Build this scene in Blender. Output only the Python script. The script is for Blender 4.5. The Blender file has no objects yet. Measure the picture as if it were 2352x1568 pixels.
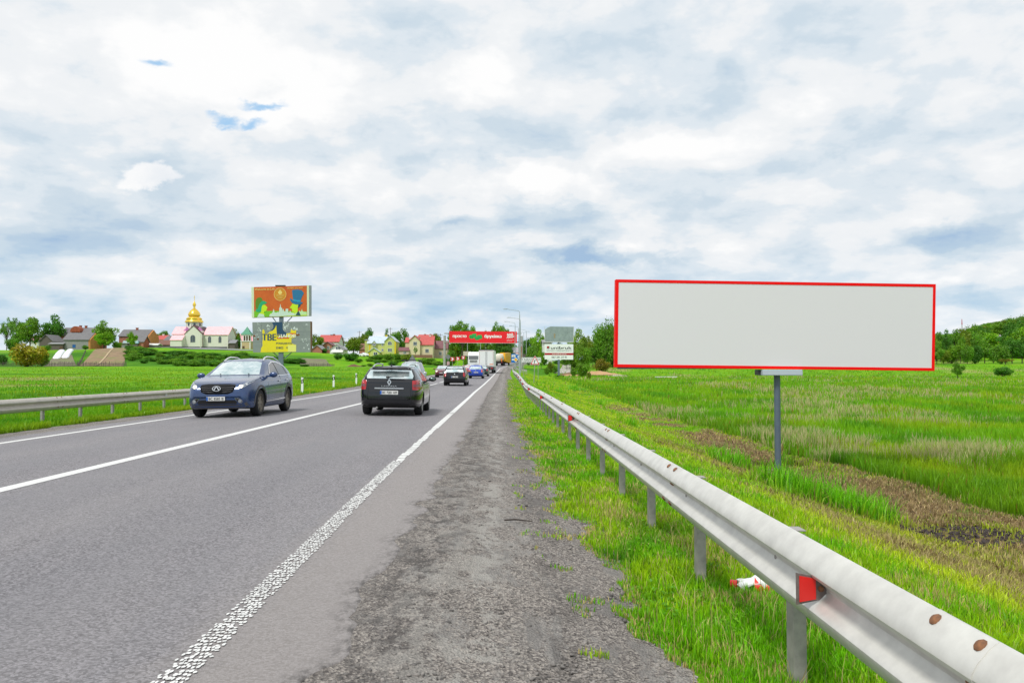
import bpy, bmesh, math, random
import numpy as np
from mathutils import Vector, Matrix
from mathutils.bvhtree import BVHTree
R = math.radians
random.seed(7); rng = np.random.default_rng(7)
sc = bpy.context.scene
col = sc.collection

# ------------------------------------------------------------------ camera
F_PX, W_PX, H_PX = 1900.0, 2352.0, 1568.0      # focal length in pixels of a 2352 px wide frame
CAM = Vector((0.0, 0.0, 1.30))
PITCH = math.atan(66 / F_PX); YAW = -math.atan(29 / F_PX)
cam_data = bpy.data.cameras.new('camera'); cam = bpy.data.objects.new('camera', cam_data); col.objects.link(cam)
cam_data.sensor_width = 36; cam_data.lens = F_PX / W_PX * 36
cam_data.clip_start = 0.1; cam_data.clip_end = 6000
cam.location = CAM; cam.rotation_euler = (math.pi / 2 + PITCH, 0, YAW)
sc.camera = cam

def ray(px, py):
    r = (px - W_PX / 2) / F_PX; u = (H_PX / 2 - py) / F_PX
    v = Vector((r, math.cos(PITCH) - u * math.sin(PITCH), math.sin(PITCH) + u * math.cos(PITCH)))
    return Matrix.Rotation(YAW, 3, 'Z') @ v
def at(px, py, Y):
    d = ray(px, py); return CAM + d * (Y / d.y)
def X_(px, Y): return at(px, 850, Y).x
def Z_(py, Y, px=1147): return at(px, py, Y).z

# ------------------------------------------------------------------ light
SUN_EL, SUN_AZ = R(56), R(215)       # azimuth clockwise from +Y: behind the camera, a little to its left
sun_d = bpy.data.lights.new('sun', 'SUN'); sun = bpy.data.objects.new('sun', sun_d); col.objects.link(sun)
sun_d.energy = 2.1; sun_d.angle = R(12); sun_d.color = (1.0, 0.97, 0.91)
sdir = Vector((math.sin(SUN_AZ) * math.cos(SUN_EL), math.cos(SUN_AZ) * math.cos(SUN_EL), math.sin(SUN_EL)))
sun.rotation_euler = sdir.to_track_quat('Z', 'Y').to_euler()
sc.view_settings.view_transform = 'Standard'; sc.view_settings.look = 'None'
sc.view_settings.exposure = 0.42; sc.view_settings.gamma = 1.0; sc.view_settings.use_curve_mapping = False
sc.cycles.use_denoising = True
sc.cycles.max_bounces = 6; sc.cycles.transparent_max_bounces = 6
sc.cycles.sample_clamp_indirect = 4.0

world = bpy.data.worlds.new('World'); sc.world = world; world.use_nodes = True
nt = world.node_tree; N = nt.nodes; Lk = nt.links
for n in list(N): N.remove(n)
def wn(t, **k):
    n = N.new(t)
    for a, b in k.items(): setattr(n, a, b)
    return n
def wm(op, a, b=None, c=None):
    n = wn('ShaderNodeMath', operation=op)
    for i, v in enumerate((a, b, c)):
        if v is None: continue
        if isinstance(v, (int, float)): n.inputs[i].default_value = v
        else: Lk.new(v, n.inputs[i])
    return n.outputs[0]
sky = wn('ShaderNodeTexSky', sky_type='NISHITA'); sky.sun_disc = False
sky.sun_elevation = SUN_EL; sky.sun_rotation = SUN_AZ; sky.altitude = 300; sky.ozone_density = 3.0
tc = wn('ShaderNodeTexCoord'); sep = wn('ShaderNodeSeparateXYZ'); Lk.new(tc.outputs['Generated'], sep.inputs[0])
X, Y, Zc = sep.outputs
az = wm('ARCTAN2', X, Y); el = wm('ARCSINE', Zc)
# cloud deck: direction projected on a flat layer so that clouds shrink towards the horizon
zz = wm('ADD', wm('MAXIMUM', Zc, 0.0), 0.20)
comb = wn('ShaderNodeCombineXYZ'); Lk.new(wm('DIVIDE', X, zz), comb.inputs[0]); Lk.new(wm('MULTIPLY', wm('DIVIDE', Y, zz), 1.0), comb.inputs[1])
comb.inputs[2].default_value = 4.2
def wnoise(vec, scale, detail, rough, dist=0.0):
    n = wn('ShaderNodeTexNoise'); Lk.new(vec, n.inputs['Vector'])
    n.inputs['Scale'].default_value = scale; n.inputs['Detail'].default_value = detail
    n.inputs['Roughness'].default_value = rough; n.inputs['Distortion'].default_value = dist
    return n
n1 = wnoise(comb.outputs[0], 0.75, 9, 0.55, 0.45).outputs[0]
n2 = wnoise(comb.outputs[0], 2.6, 8, 0.58, 0.3).outputs[0]
ca = wn('ShaderNodeCombineXYZ'); Lk.new(az, ca.inputs[0]); Lk.new(wm('MULTIPLY', el, 1.7), ca.inputs[1])
n3 = wnoise(ca.outputs[0], 9.0, 9, 0.6, 0.2)
wv = wn('ShaderNodeVectorMath', operation='SUBTRACT'); Lk.new(n3.outputs['Color'], wv.inputs[0]); wv.inputs[1].default_value = (0.5, 0.5, 0.5)
wsc = wn('ShaderNodeVectorMath', operation='SCALE'); Lk.new(wv.outputs[0], wsc.inputs[0]); wsc.inputs['Scale'].default_value = 0.085
cb = wn('ShaderNodeCombineXYZ'); Lk.new(az, cb.inputs[0]); Lk.new(el, cb.inputs[1])
wp = wn('ShaderNodeVectorMath', operation='ADD'); Lk.new(cb.outputs[0], wp.inputs[0]); Lk.new(wsc.outputs[0], wp.inputs[1])
AE = wp.outputs[0]
def blob(px, py, sx, sy, amp, soft=1.0):
    d = ray(px, py).normalized(); a0 = math.atan2(d.x, d.y); e0 = math.asin(d.z)
    s = wn('ShaderNodeVectorMath', operation='SUBTRACT'); Lk.new(AE, s.inputs[0]); s.inputs[1].default_value = (a0, e0, 0)
    m = wn('ShaderNodeVectorMath', operation='MULTIPLY'); Lk.new(s.outputs[0], m.inputs[0]); m.inputs[1].default_value = (F_PX / sx, F_PX / sy, 0)
    l = wn('ShaderNodeVectorMath', operation='LENGTH'); Lk.new(m.outputs[0], l.inputs[0])
    mr = wn('ShaderNodeMapRange', interpolation_type='SMOOTHERSTEP'); Lk.new(l.outputs['Value'], mr.inputs[0])
    mr.inputs[1].default_value = 1.0 - soft; mr.inputs[2].default_value = 1.0; mr.inputs[3].default_value = amp; mr.inputs[4].default_value = 0.0
    return mr.outputs[0]
n4 = wnoise(comb.outputs[0], 5.2, 7, 0.6, 0.3).outputs[0]; n5 = wnoise(ca.outputs[0], 5.5, 8, 0.58, 0.5).outputs[0]
B = wm('MULTIPLY_ADD', n1, 0.80, 0.35)
puff1 = wm('ABSOLUTE', wm('MULTIPLY_ADD', wnoise(comb.outputs[0], 1.5, 6, 0.55, 0.1).outputs[0], 2.0, -1.0)); puff2 = wm('ABSOLUTE', wm('MULTIPLY_ADD', wnoise(ca.outputs[0], 7.0, 6, 0.55, 0.1).outputs[0], 2.0, -1.0))
B = wm('ADD', B, wm('MULTIPLY_ADD', n2, 0.70, -0.35)); B = wm('ADD', B, wm('MULTIPLY_ADD', n4, 0.36, -0.18)); B = wm('ADD', B, wm('MULTIPLY_ADD', n5, 0.40, -0.20))
B = wm('ADD', B, wm('MULTIPLY_ADD', puff1, 0.55, -0.12)); B = wm('ADD', B, wm('MULTIPLY_ADD', puff2, 0.55, -0.12))
blobs = [(1200,425,45,45,.22),(1265,372,60,40,.16),(1490,500,90,50,.24),(1405,440,90,50,.18),(1300,495,140,60,-.22),(1190,500,60,50,-.16),(120,110,170,110,-.30),(230,150,120,70,-.12),(900,60,300,110,-.26),(1080,330,420,100,-.30),(700,330,330,70,-.16),(130,470,260,80,-.28),
 (430,510,300,60,-.20),(1330,578,260,36,-.62),(1480,590,210,32,-.34),(1290,500,170,90,-.16),(1175,480,60,90,-.20),(1470,480,80,60,.16),(330,410,190,90,-.16),(2170,525,150,38,-.40),(2260,560,100,30,-.2),
 (500,640,160,36,-.30),(120,560,420,40,-.22),(640,590,500,40,-.18),(950,700,420,55,-.24),(40,520,200,60,-.2),(2300,690,330,50,-.34),(1700,615,500,60,-.22),
 (1850,120,420,90,-.12),(1500,260,260,60,-.20),(1750,220,260,40,-.16),(2000,300,420,60,-.12),(2300,240,160,100,-.14),(1040,505,60,26,-.35),(1400,120,240,70,-.12),
 (600,200,520,150,.30),(1080,160,170,110,.26),(60,200,300,160,.10),(420,410,60,20,.0),(1450,330,220,50,.18),(1850,430,420,60,.16),(1250,420,230,50,.22),
 (1320,440,200,70,.18),(1620,330,200,50,.14),(1330,690,70,40,.34),(1400,720,60,36,.30),(1250,640,110,30,.25),(60,660,300,40,.20),(760,560,420,40,.16),
 (330,640,140,40,.16),(2050,620,260,40,.20),(1000,420,240,40,.1),(2330,100,200,200,.12),(850,470,400,40,.14)]
for b in blobs:
    if b[4]: B = wm('ADD', B, blob(b[0], b[1], b[2]*1.15, b[3]*1.1, b[4]*(.70 if b[4] > -.5 else .9)))
B = wm('MULTIPLY_ADD', B, 1.10, -0.025)
ramp = wn('ShaderNodeValToRGB'); Lk.new(B, ramp.inputs[0])
cr = ramp.color_ramp; cr.interpolation = 'EASE'
stops = [(0.0,(.40,.56,.77)),(.24,(.53,.67,.815)),(.42,(.66,.77,.865)),(.58,(.79,.865,.93)),(.74,(.93,.955,.98)),(1.0,(1.06,1.06,1.06))]
cr.elements[0].position = 0; cr.elements[0].color = (*stops[0][1], 1); cr.elements[1].position = 1; cr.elements[1].color = (*stops[-1][1], 1)
for p_, c_ in stops[1:-1]:
    e_ = cr.elements.new(p_); e_.color = (*c_, 1)
# small white cumulus near the left
white = None
for b in [(292,416,36,22),(322,398,42,30),(352,402,40,30),(382,416,30,20),(336,420,70,20)]:
    h = blob(*b, 1.0, .55); white = h if white is None else wm('MAXIMUM', white, h)
mixw = wn('ShaderNodeMix', data_type='RGBA'); Lk.new(white, mixw.inputs[0]); Lk.new(ramp.outputs[0], mixw.inputs[6]); 
wcol = wn('ShaderNodeValToRGB'); Lk.new(wm('MULTIPLY_ADD', n5, .7, wm('MULTIPLY', n3.outputs[0], .5)), wcol.inputs[0]); wcol.color_ramp.elements[0].position = .40; wcol.color_ramp.elements[0].color = (.80,.86,.93,1); wcol.color_ramp.elements[1].position = .66; wcol.color_ramp.elements[1].color = (1.05,1.05,1.05,1); Lk.new(wcol.outputs[0], mixw.inputs[7])
# holes of blue sky
hole = None
for b in [(365,160,46,20),(600,232,70,13),(512,262,48,18),(568,274,40,20)]:
    h = blob(*b, 1.0, 1.0); hole = h if hole is None else wm('MAXIMUM', hole, h)
# high blue near the horizon
lowb = wn('ShaderNodeMapRange', interpolation_type='SMOOTHSTEP'); Lk.new(el, lowb.inputs[0])
lowb.inputs[1].default_value = 0.02; lowb.inputs[2].default_value = 0.16; lowb.inputs[3].default_value = .55; lowb.inputs[4].default_value = 0.0
mixl = wn('ShaderNodeMix', data_type='RGBA'); Lk.new(wm('MULTIPLY', lowb.outputs[0], wm('SUBTRACT', 1.15, B)), mixl.inputs[0]); Lk.new(mixw.outputs[2], mixl.inputs[6]); mixl.inputs[7].default_value = (.38, .68, .93, 1)
bgc = wn('ShaderNodeBackground'); bgc.inputs['Strength'].default_value = 0.70; 
mixh = wn('ShaderNodeMix', data_type='RGBA'); Lk.new(wm('MULTIPLY', hole, .9), mixh.inputs[0]); Lk.new(mixl.outputs[2], mixh.inputs[6]); mixh.inputs[7].default_value = (.38, .66, .94, 1); Lk.new(mixh.outputs[2], bgc.inputs[0])
bgs = wn('ShaderNodeBackground'); bgs.inputs['Strength'].default_value = 0.15; Lk.new(sky.outputs[0], bgs.inputs[0])
mxs = wn('ShaderNodeMixShader'); Lk.new(wm('MULTIPLY', hole, .2), mxs.inputs[0]); Lk.new(bgc.outputs[0], mxs.inputs[1]); Lk.new(bgs.outputs[0], mxs.inputs[2])
wo = wn('ShaderNodeOutputWorld'); Lk.new(mxs.outputs[0], wo.inputs[0])

# ------------------------------------------------------------------ tagging
def tag(o, label=None, cat=None, group=None, kind=None):
    if label: o['label'] = label
    if cat: o['category'] = cat
    if group: o['group'] = group
    if kind: o['kind'] = kind
    return o
def thing(name, label, cat, loc=(0,0,0), rz=0, group=None):
    o = bpy.data.objects.new(name, None); o.empty_display_size = .2; col.objects.link(o)
    o.location = loc; o.rotation_euler = (0, 0, rz)
    return tag(o, label, cat, group)
def copy_thing(root, loc=None, rz=None, scale=None, label=None):
    ch = {}
    for o in KIDS.get(root.name, []): ch.setdefault(root.name, []).append(o)
    c = root.copy(); col.objects.link(c)
    if loc is not None: c.location = loc
    if rz is not None: c.rotation_euler = (0, 0, rz)
    if scale is not None: c.scale = scale
    if label: c['label'] = label
    for a in KIDS.get(root.name, []):
        d = a.copy(); col.objects.link(d); d.parent = c; KIDS.setdefault(c.name, []).append(d)
        for e in KIDS.get(a.name, []):
            g = e.copy(); col.objects.link(g); g.parent = d; KIDS.setdefault(d.name, []).append(g)
    return c
KIDS = {}
def link(me, name, parent=None):
    o = bpy.data.objects.new(name, me); col.objects.link(o)
    if parent is not None:
        o.parent = parent; KIDS.setdefault(parent.name, []).append(o)
    return o

# ------------------------------------------------------------------ materials
MATS = {}
def mat(name, color, rough=.7, metal=0.0, spec=.5, var=.0, vscale=3.0, bump=0.0, bscale=30.0, emit=None, coat=0.0, ior=None, c2=None, vd=4):
    if name in MATS: return MATS[name]
    m = bpy.data.materials.new(name); m.use_nodes = True; MATS[name] = m
    t = m.node_tree; p = t.nodes['Principled BSDF']
    p.inputs['Base Color'].default_value = (*color, 1); p.inputs['Roughness'].default_value = rough
    p.inputs['Metallic'].default_value = metal; p.inputs['Specular IOR Level'].default_value = spec
    if coat: p.inputs['Coat Weight'].default_value = coat; p.inputs['Coat Roughness'].default_value = .08
    if ior: p.inputs['IOR'].default_value = ior
    co = t.nodes.new('ShaderNodeTexCoord')
    if var or c2:
        n = t.nodes.new('ShaderNodeTexNoise'); n.inputs['Scale'].default_value = vscale; n.inputs['Detail'].default_value = vd; n.inputs['Roughness'].default_value = .65
        t.links.new(co.outputs['Object'], n.inputs['Vector'])
        mx = t.nodes.new('ShaderNodeMix'); mx.data_type = 'RGBA'
        mr = t.nodes.new('ShaderNodeMapRange'); mr.inputs[1].default_value = .33; mr.inputs[2].default_value = .67
        t.links.new(n.outputs[0], mr.inputs[0]); t.links.new(mr.outputs[0], mx.inputs[0])
        ca_ = c2 if c2 else [c * (1 - var) for c in color]; cb_ = color if c2 else [min(1, c * (1 + var)) for c in color]
        mx.inputs[6].default_value = (*ca_, 1); mx.inputs[7].default_value = (*cb_, 1)
        t.links.new(mx.outputs[2], p.inputs['Base Color'])
    if bump:
        n = t.nodes.new('ShaderNodeTexNoise'); n.inputs['Scale'].default_value = bscale; n.inputs['Detail'].default_value = 5
        t.links.new(co.outputs['Object'], n.inputs['Vector'])
        b = t.nodes.new('ShaderNodeBump'); b.inputs['Strength'].default_value = bump; b.inputs['Distance'].default_value = .02
        t.links.new(n.outputs[0], b.inputs['Height']); t.links.new(b.outputs[0], p.inputs['Normal'])
    if emit:
        p.inputs['Emission Color'].default_value = (*color, 1); p.inputs['Emission Strength'].default_value = emit
    return m

# ------------------------------------------------------------------ mesh builder
class MB:
    def __init__(s): s.v = []; s.f = []; s.m = []; s.cm = 0
    def add(s, vs, fs):
        b = len(s.v); s.v += [tuple(v) for v in vs]; s.f += [tuple(i + b for i in f) for f in fs]; s.m += [s.cm] * len(fs); return s
    def box(s, x0, x1, y0, y1, z0, z1):
        v = [(x0,y0,z0),(x1,y0,z0),(x1,y1,z0),(x0,y1,z0),(x0,y0,z1),(x1,y0,z1),(x1,y1,z1),(x0,y1,z1)]
        return s.add(v, [(0,3,2,1),(4,5,6,7),(0,1,5,4),(1,2,6,5),(2,3,7,6),(3,0,4,7)])
    def tube(s, p0, p1, r0, r1=None, n=10, cap=True):
        p0 = Vector(p0); p1 = Vector(p1); r1 = r0 if r1 is None else r1
        d = (p1 - p0).normalized(); a = d.orthogonal().normalized(); b = d.cross(a)
        v = []
        for p, r in ((p0, r0), (p1, r1)):
            for i in range(n):
                t = 2 * math.pi * i / n; v.append(p + (a * math.cos(t) + b * math.sin(t)) * r)
        f = [(i, (i + 1) % n, n + (i + 1) % n, n + i) for i in range(n)]
        if cap: f += [tuple(reversed(range(n))), tuple(range(n, 2 * n))]
        return s.add(v, f)
    def path(s, pts, r, n=8):
        pts = [Vector(p) for p in pts]; v = []; rs = r if isinstance(r, (list, tuple)) else [r] * len(pts)
        a = None
        for i, p in enumerate(pts):
            d = (pts[min(i + 1, len(pts) - 1)] - pts[max(i - 1, 0)]).normalized()
            a = d.orthogonal().normalized() if a is None else (a - d * a.dot(d)).normalized()
            b = d.cross(a)
            for k in range(n):
                t = 2 * math.pi * k / n; v.append(p + (a * math.cos(t) + b * math.sin(t)) * rs[i])
        f = []
        for i in range(len(pts) - 1):
            for k in range(n): f.append((i*n+k, i*n+(k+1)%n, (i+1)*n+(k+1)%n, (i+1)*n+k))
        f += [tuple(reversed(range(n))), tuple(range((len(pts)-1)*n, len(pts)*n))]
        return s.add(v, f)
    def lathe(s, prof, n=20, o=(0,0,0), axis='Z', arc=2*math.pi):
        v = []; f = []; m = len(prof); full = abs(arc - 2*math.pi) < 1e-6; c = n if full else n + 1
        for i in range(c):
            t = arc * i / n
            for r, z in prof:
                p = (r*math.cos(t), r*math.sin(t), z)
                if axis == 'X': p = (z, r*math.cos(t), r*math.sin(t))
                if axis == 'Y': p = (r*math.cos(t), z, r*math.sin(t))
                v.append((p[0]+o[0], p[1]+o[1], p[2]+o[2]))
        for i in range(n):
            j = (i + 1) % c
            for k in range(m - 1): f.append((i*m+k, j*m+k, j*m+k+1, i*m+k+1))
        return s.add(v, f)
    def prism(s, poly, y0, y1):          # polygon in (x,z) extruded along y
        n = len(poly); v = [(x, y0, z) for x, z in poly] + [(x, y1, z) for x, z in poly]
        f = [tuple(range(n)), tuple(reversed(range(n, 2*n)))] + [((i+1)%n, i, n+i, n+(i+1)%n) for i in range(n)]
        return s.add(v, f)
    def prismx(s, poly, x0, x1):         # polygon in (y,z) extruded along x
        n = len(poly); v = [(x0, y, z) for y, z in poly] + [(x1, y, z) for y, z in poly]
        f = [tuple(reversed(range(n))), tuple(range(n, 2*n))] + [(i, (i+1)%n, n+(i+1)%n, n+i) for i in range(n)]
        return s.add(v, f)
    def ell(s, c, r, nu=12, nv=8):
        v = []; f = []
        for j in range(nv + 1):
            p = math.pi * j / nv
            for i in range(nu):
                t = 2*math.pi*i/nu; v.append((c[0]+r[0]*math.sin(p)*math.cos(t), c[1]+r[1]*math.sin(p)*math.sin(t), c[2]+r[2]*math.cos(p)))
        for j in range(nv):
            for i in range(nu): f.append((j*nu+i, (j+1)*nu+i, (j+1)*nu+(i+1)%nu, j*nu+(i+1)%nu))
        return s.add(v, f)
    def mesh(s, name, mats, smooth=False):
        me = bpy.data.meshes.new(name); me.from_pydata(s.v, [], s.f)
        for m in (mats if isinstance(mats, (list, tuple)) else [mats]): me.materials.append(m)
        if any(s.m): me.polygons.foreach_set('material_index', s.m)
        bm = bmesh.new(); bm.from_mesh(me); bmesh.ops.remove_doubles(bm, verts=bm.verts, dist=1e-5); bmesh.ops.recalc_face_normals(bm, faces=bm.faces)
        if smooth:
            for f in bm.faces: f.smooth = True
            for e in bm.edges:
                if len(e.link_faces) == 2 and e.calc_face_angle(0) > R(38): e.smooth = False
        bm.to_mesh(me); bm.free()
        return me
    def build(s, name, mats, parent=None, smooth=False, label=None):
        o = link(s.mesh(name, mats, smooth), name, parent)
        if label: o['label'] = label
        return o

def text(s, h, m, parent, name, loc, width=None, bold=0.0, rot=(math.pi/2, 0, 0), ext=.002, label=None, squash=None):
    cu = bpy.data.curves.new('t', 'FONT'); cu.body = s; cu.size = 1; cu.extrude = 0
    cu.align_x = 'CENTER'; cu.align_y = 'CENTER'; cu.resolution_u = 3
    to = bpy.data.objects.new('t', cu); col.objects.link(to)
    me = bpy.data.meshes.new_from_object(to.evaluated_get(bpy.context.evaluated_depsgraph_get()))
    bpy.data.objects.remove(to); bpy.data.curves.remove(cu)
    n = len(me.vertices)
    if n == 0: return None
    c = np.empty(n*3); me.vertices.foreach_get('co', c); c = c.reshape(-1, 3)
    mn, mx = c.min(0), c.max(0); ctr = (mn+mx)/2; sy = h/(mx[1]-mn[1]); sx = sy if width is None else width/(mx[0]-mn[0])
    c = (c-ctr)*[sx, sy, 1]; me.vertices.foreach_set('co', c.ravel()); me.update()
    bm = bmesh.new(); bm.from_mesh(me)
    r = bmesh.ops.extrude_face_region(bm, geom=bm.faces[:])
    bmesh.ops.translate(bm, verts=[g for g in r['geom'] if isinstance(g, bmesh.types.BMVert)], vec=(0, 0, ext))
    bmesh.ops.recalc_face_normals(bm, faces=bm.faces); bm.to_mesh(me); bm.free()
    if bold:
        bm = bmesh.new(); bm.from_mesh(me); g0 = bm.faces[:]+bm.edges[:]+bm.verts[:]
        for k_, dx in enumerate((-1, 1)):
            r = bmesh.ops.duplicate(bm, geom=g0); bmesh.ops.translate(bm, verts=[g for g in r['geom'] if isinstance(g, bmesh.types.BMVert)], vec=(dx*bold*h*1.3, 0, ext*.25*(k_+1)))
        bm.to_mesh(me); bm.free()
    me.materials.clear(); me.materials.append(m)
    o = link(me, name, parent); o.location = loc; o.rotation_euler = rot
    if label: o['label'] = label
    return o

# value noise for terrain, borders and scatter
_P = np.random.default_rng(3).random((512, 512))
def vnoise(x, y):
    x = np.asarray(x, float); y = np.asarray(y, float)
    xi = np.floor(x).astype(int); yi = np.floor(y).astype(int); fx = x-xi; fy = y-yi
    fx = fx*fx*(3-2*fx); fy = fy*fy*(3-2*fy); g = lambda a, b: _P[a & 511, b & 511]
    return (g(xi,yi)*(1-fx)+g(xi+1,yi)*fx)*(1-fy)+(g(xi,yi+1)*(1-fx)+g(xi+1,yi+1)*fx)*fy
def fbm(x, y, o=4):
    s = 0; a = .5; t = 0
    for i in range(o): s = s+a*vnoise(x*2**i+i*17.3, y*2**i+i*9.1); t += a; a *= .5
    return s/t
def sstep(a, b, x):
    t = np.clip((np.asarray(x, float)-a)/(b-a), 0, 1); return t*t*(3-2*t)

# ------------------------------------------------------------------ road alignment and terrain
_ys = np.arange(-120, 760.0)
def _sm(v, w=8):
    k = np.exp(-np.linspace(-2.5, 2.5, 2*w+1)**2/1.2); k /= k.sum(); return np.convolve(np.pad(v, w, 'edge'), k, 'valid')
_s = _sm(np.interp(_ys, [-120,48,64,92,142,190,220,260,300,400,700], [0,0,.22,.5,.8,1.7,3.6,9.5,18,50,180]))
_zr = _sm(np.interp(_ys, [-120,45,64,92,142,190,220,260,300,400,700], [0,0,.17,.43,.8,1.8,2.5,3.9,4.8,6,9]))
def S(Y): return np.interp(Y, _ys, _s)
def ZR(Y): return np.interp(Y, _ys, _zr)
U_C, U_R, U_L = -5.42, -1.51, -9.29
def road_z(u, Y): return ZR(Y)-.0155*np.abs(u-U_C)
GR_R, GR_L = .95, -11.35
def H(X, Y, sunk=False):
    X = np.asarray(X, float); Y = np.asarray(Y, float); u = X-S(Y); zr = ZR(Y)
    low = np.interp(Y, [-80,0,22,50,100,175,235,330,700], [-1.3,-1.38,-1.46,-1.3,-.65,0,3.0,5.2,8])
    hill = 15*sstep(255,450,Y)*sstep(150,300,X)+3*sstep(300,400,Y)*sstep(0,120,X)
    zr_side = zr-.25+(low+hill-(zr-.25))*sstep(2.3,7.6,u)
    zr_side = zr_side+(fbm(X*.35,Y*.35)-.5)*.25*sstep(3.5,9,u)
    zv = np.interp(X, [-400,-140,-124,-100,-75,-45,-10,100], [8.0,8.1,8.9,8.9,8.2,6.0,5.0,5.2])
    b = sstep(190,285,Y)
    f = np.interp(Y, [-80,40,120,190], [-.5,-.15,1.15,2.1]); f = np.where(Y > 190, 2.1+(zv-2.1)*b, f)+np.maximum(Y-290, 0)*.01
    zl = zr-.16+(f-(zr-.16))*sstep(0,14,-(u-GR_L))+(fbm(X*.3+9,Y*.3)-.5)*.22*sstep(1,6,-(u-GR_L))
    z = np.where(u > -5, zr_side, zl)
    if sunk: z = np.where((u > GR_L+.25) & (u < GR_R-.15), zr-.5, z)
    return z
def Hs(x, y): return float(H(x, y))
# ------------------------------------------------------------------ ground
def nodes_of(name):
    m = bpy.data.materials.new(name); m.use_nodes = True; MATS[name] = m
    return m, m.node_tree, m.node_tree.nodes['Principled BSDF']
def tnoise(t, vec, scale, detail=4, rough=.6, lo=.35, hi=.65, dist=0):
    n = t.nodes.new('ShaderNodeTexNoise'); n.inputs['Scale'].default_value = scale; n.inputs['Detail'].default_value = detail
    n.inputs['Roughness'].default_value = rough; n.inputs['Distortion'].default_value = dist; t.links.new(vec, n.inputs['Vector'])
    r = t.nodes.new('ShaderNodeMapRange'); r.inputs[1].default_value = lo; r.inputs[2].default_value = hi; t.links.new(n.outputs[0], r.inputs[0]); return r.outputs[0]
def tmix(t, f, a, b, mode='MIX'):
    m = t.nodes.new('ShaderNodeMix'); m.data_type = 'RGBA'; m.blend_type = mode
    if isinstance(f, float): m.inputs[0].default_value = f
    else: t.links.new(f, m.inputs[0])
    for i, c in ((6, a), (7, b)):
        if isinstance(c, tuple): m.inputs[i].default_value = (*c, 1)
        else: t.links.new(c, m.inputs[i])
    return m.outputs[2]
def tcoord(t, sx=1, sy=1, sz=1):
    c = t.nodes.new('ShaderNodeTexCoord'); m = t.nodes.new('ShaderNodeMapping'); m.inputs['Scale'].default_value = (sx, sy, sz)
    t.links.new(c.outputs['Object'], m.inputs['Vector']); return m.outputs[0]
def tbump(t, p, h, strength, dist=.02):
    b = t.nodes.new('ShaderNodeBump'); b.inputs['Strength'].default_value = strength; b.inputs['Distance'].default_value = dist
    t.links.new(h, b.inputs['Height']); t.links.new(b.outputs[0], p.inputs['Normal'])
def tmath(t, op, a, b):
    n = t.nodes.new('ShaderNodeMath'); n.operation = op
    for i, v in enumerate((a, b)):
        if isinstance(v, (int, float)): n.inputs[i].default_value = v
        else: t.links.new(v, n.inputs[i])
    return n.outputs[0]

G_FRESH = (.105,.33,.006); G_YEL = (.22,.41,.010); G_DARK = (.045,.20,.006); STRAW = (.36,.33,.13); DIRT = (.13,.095,.055)
GM, t, p = nodes_of('meadow_ground')
v1 = tcoord(t); vs = tcoord(t, .35, 1, 1)
a = tmix(t, tnoise(t, v1, .16, 6, .65), G_FRESH, G_YEL)
a = tmix(t, tnoise(t, v1, .9, 6, .7, .50, .72), a, G_DARK)
a = tmix(t, tnoise(t, v1, 6, 5, .75, .55, .8), a, (.05,.19,.01))
at_ = t.nodes.new('ShaderNodeAttribute'); at_.attribute_name = 'zone'
sp = t.nodes.new('ShaderNodeSeparateColor'); t.links.new(at_.outputs['Color'], sp.inputs[0])
a = tmix(t, tmath(t, 'MULTIPLY', sp.outputs[1], tnoise(t, vs, 2.2, 6, .75, .3, .6)), a, STRAW)
dirt = tmix(t, tnoise(t, v1, 7, 6, .75), (.11,.07,.04), (.34,.24,.13))
a = tmix(t, tmath(t, 'MULTIPLY', sp.outputs[0], tnoise(t, v1, 3, 5, .7, .2, .5)), a, dirt)
a = tmix(t, sp.outputs[2], a, (.045,.17,.01))
t.links.new(a, p.inputs['Base Color']); p.inputs['Roughness'].default_value = .95; p.inputs['Specular IOR Level'].default_value = .1
n = t.nodes.new('ShaderNodeTexNoise'); n.inputs['Scale'].default_value = 5; n.inputs['Detail'].default_value = 7; n.inputs['Roughness'].default_value = .75; t.links.new(v1, n.inputs['Vector'])
tbump(t, p, n.outputs[0], .8, .25)

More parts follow.
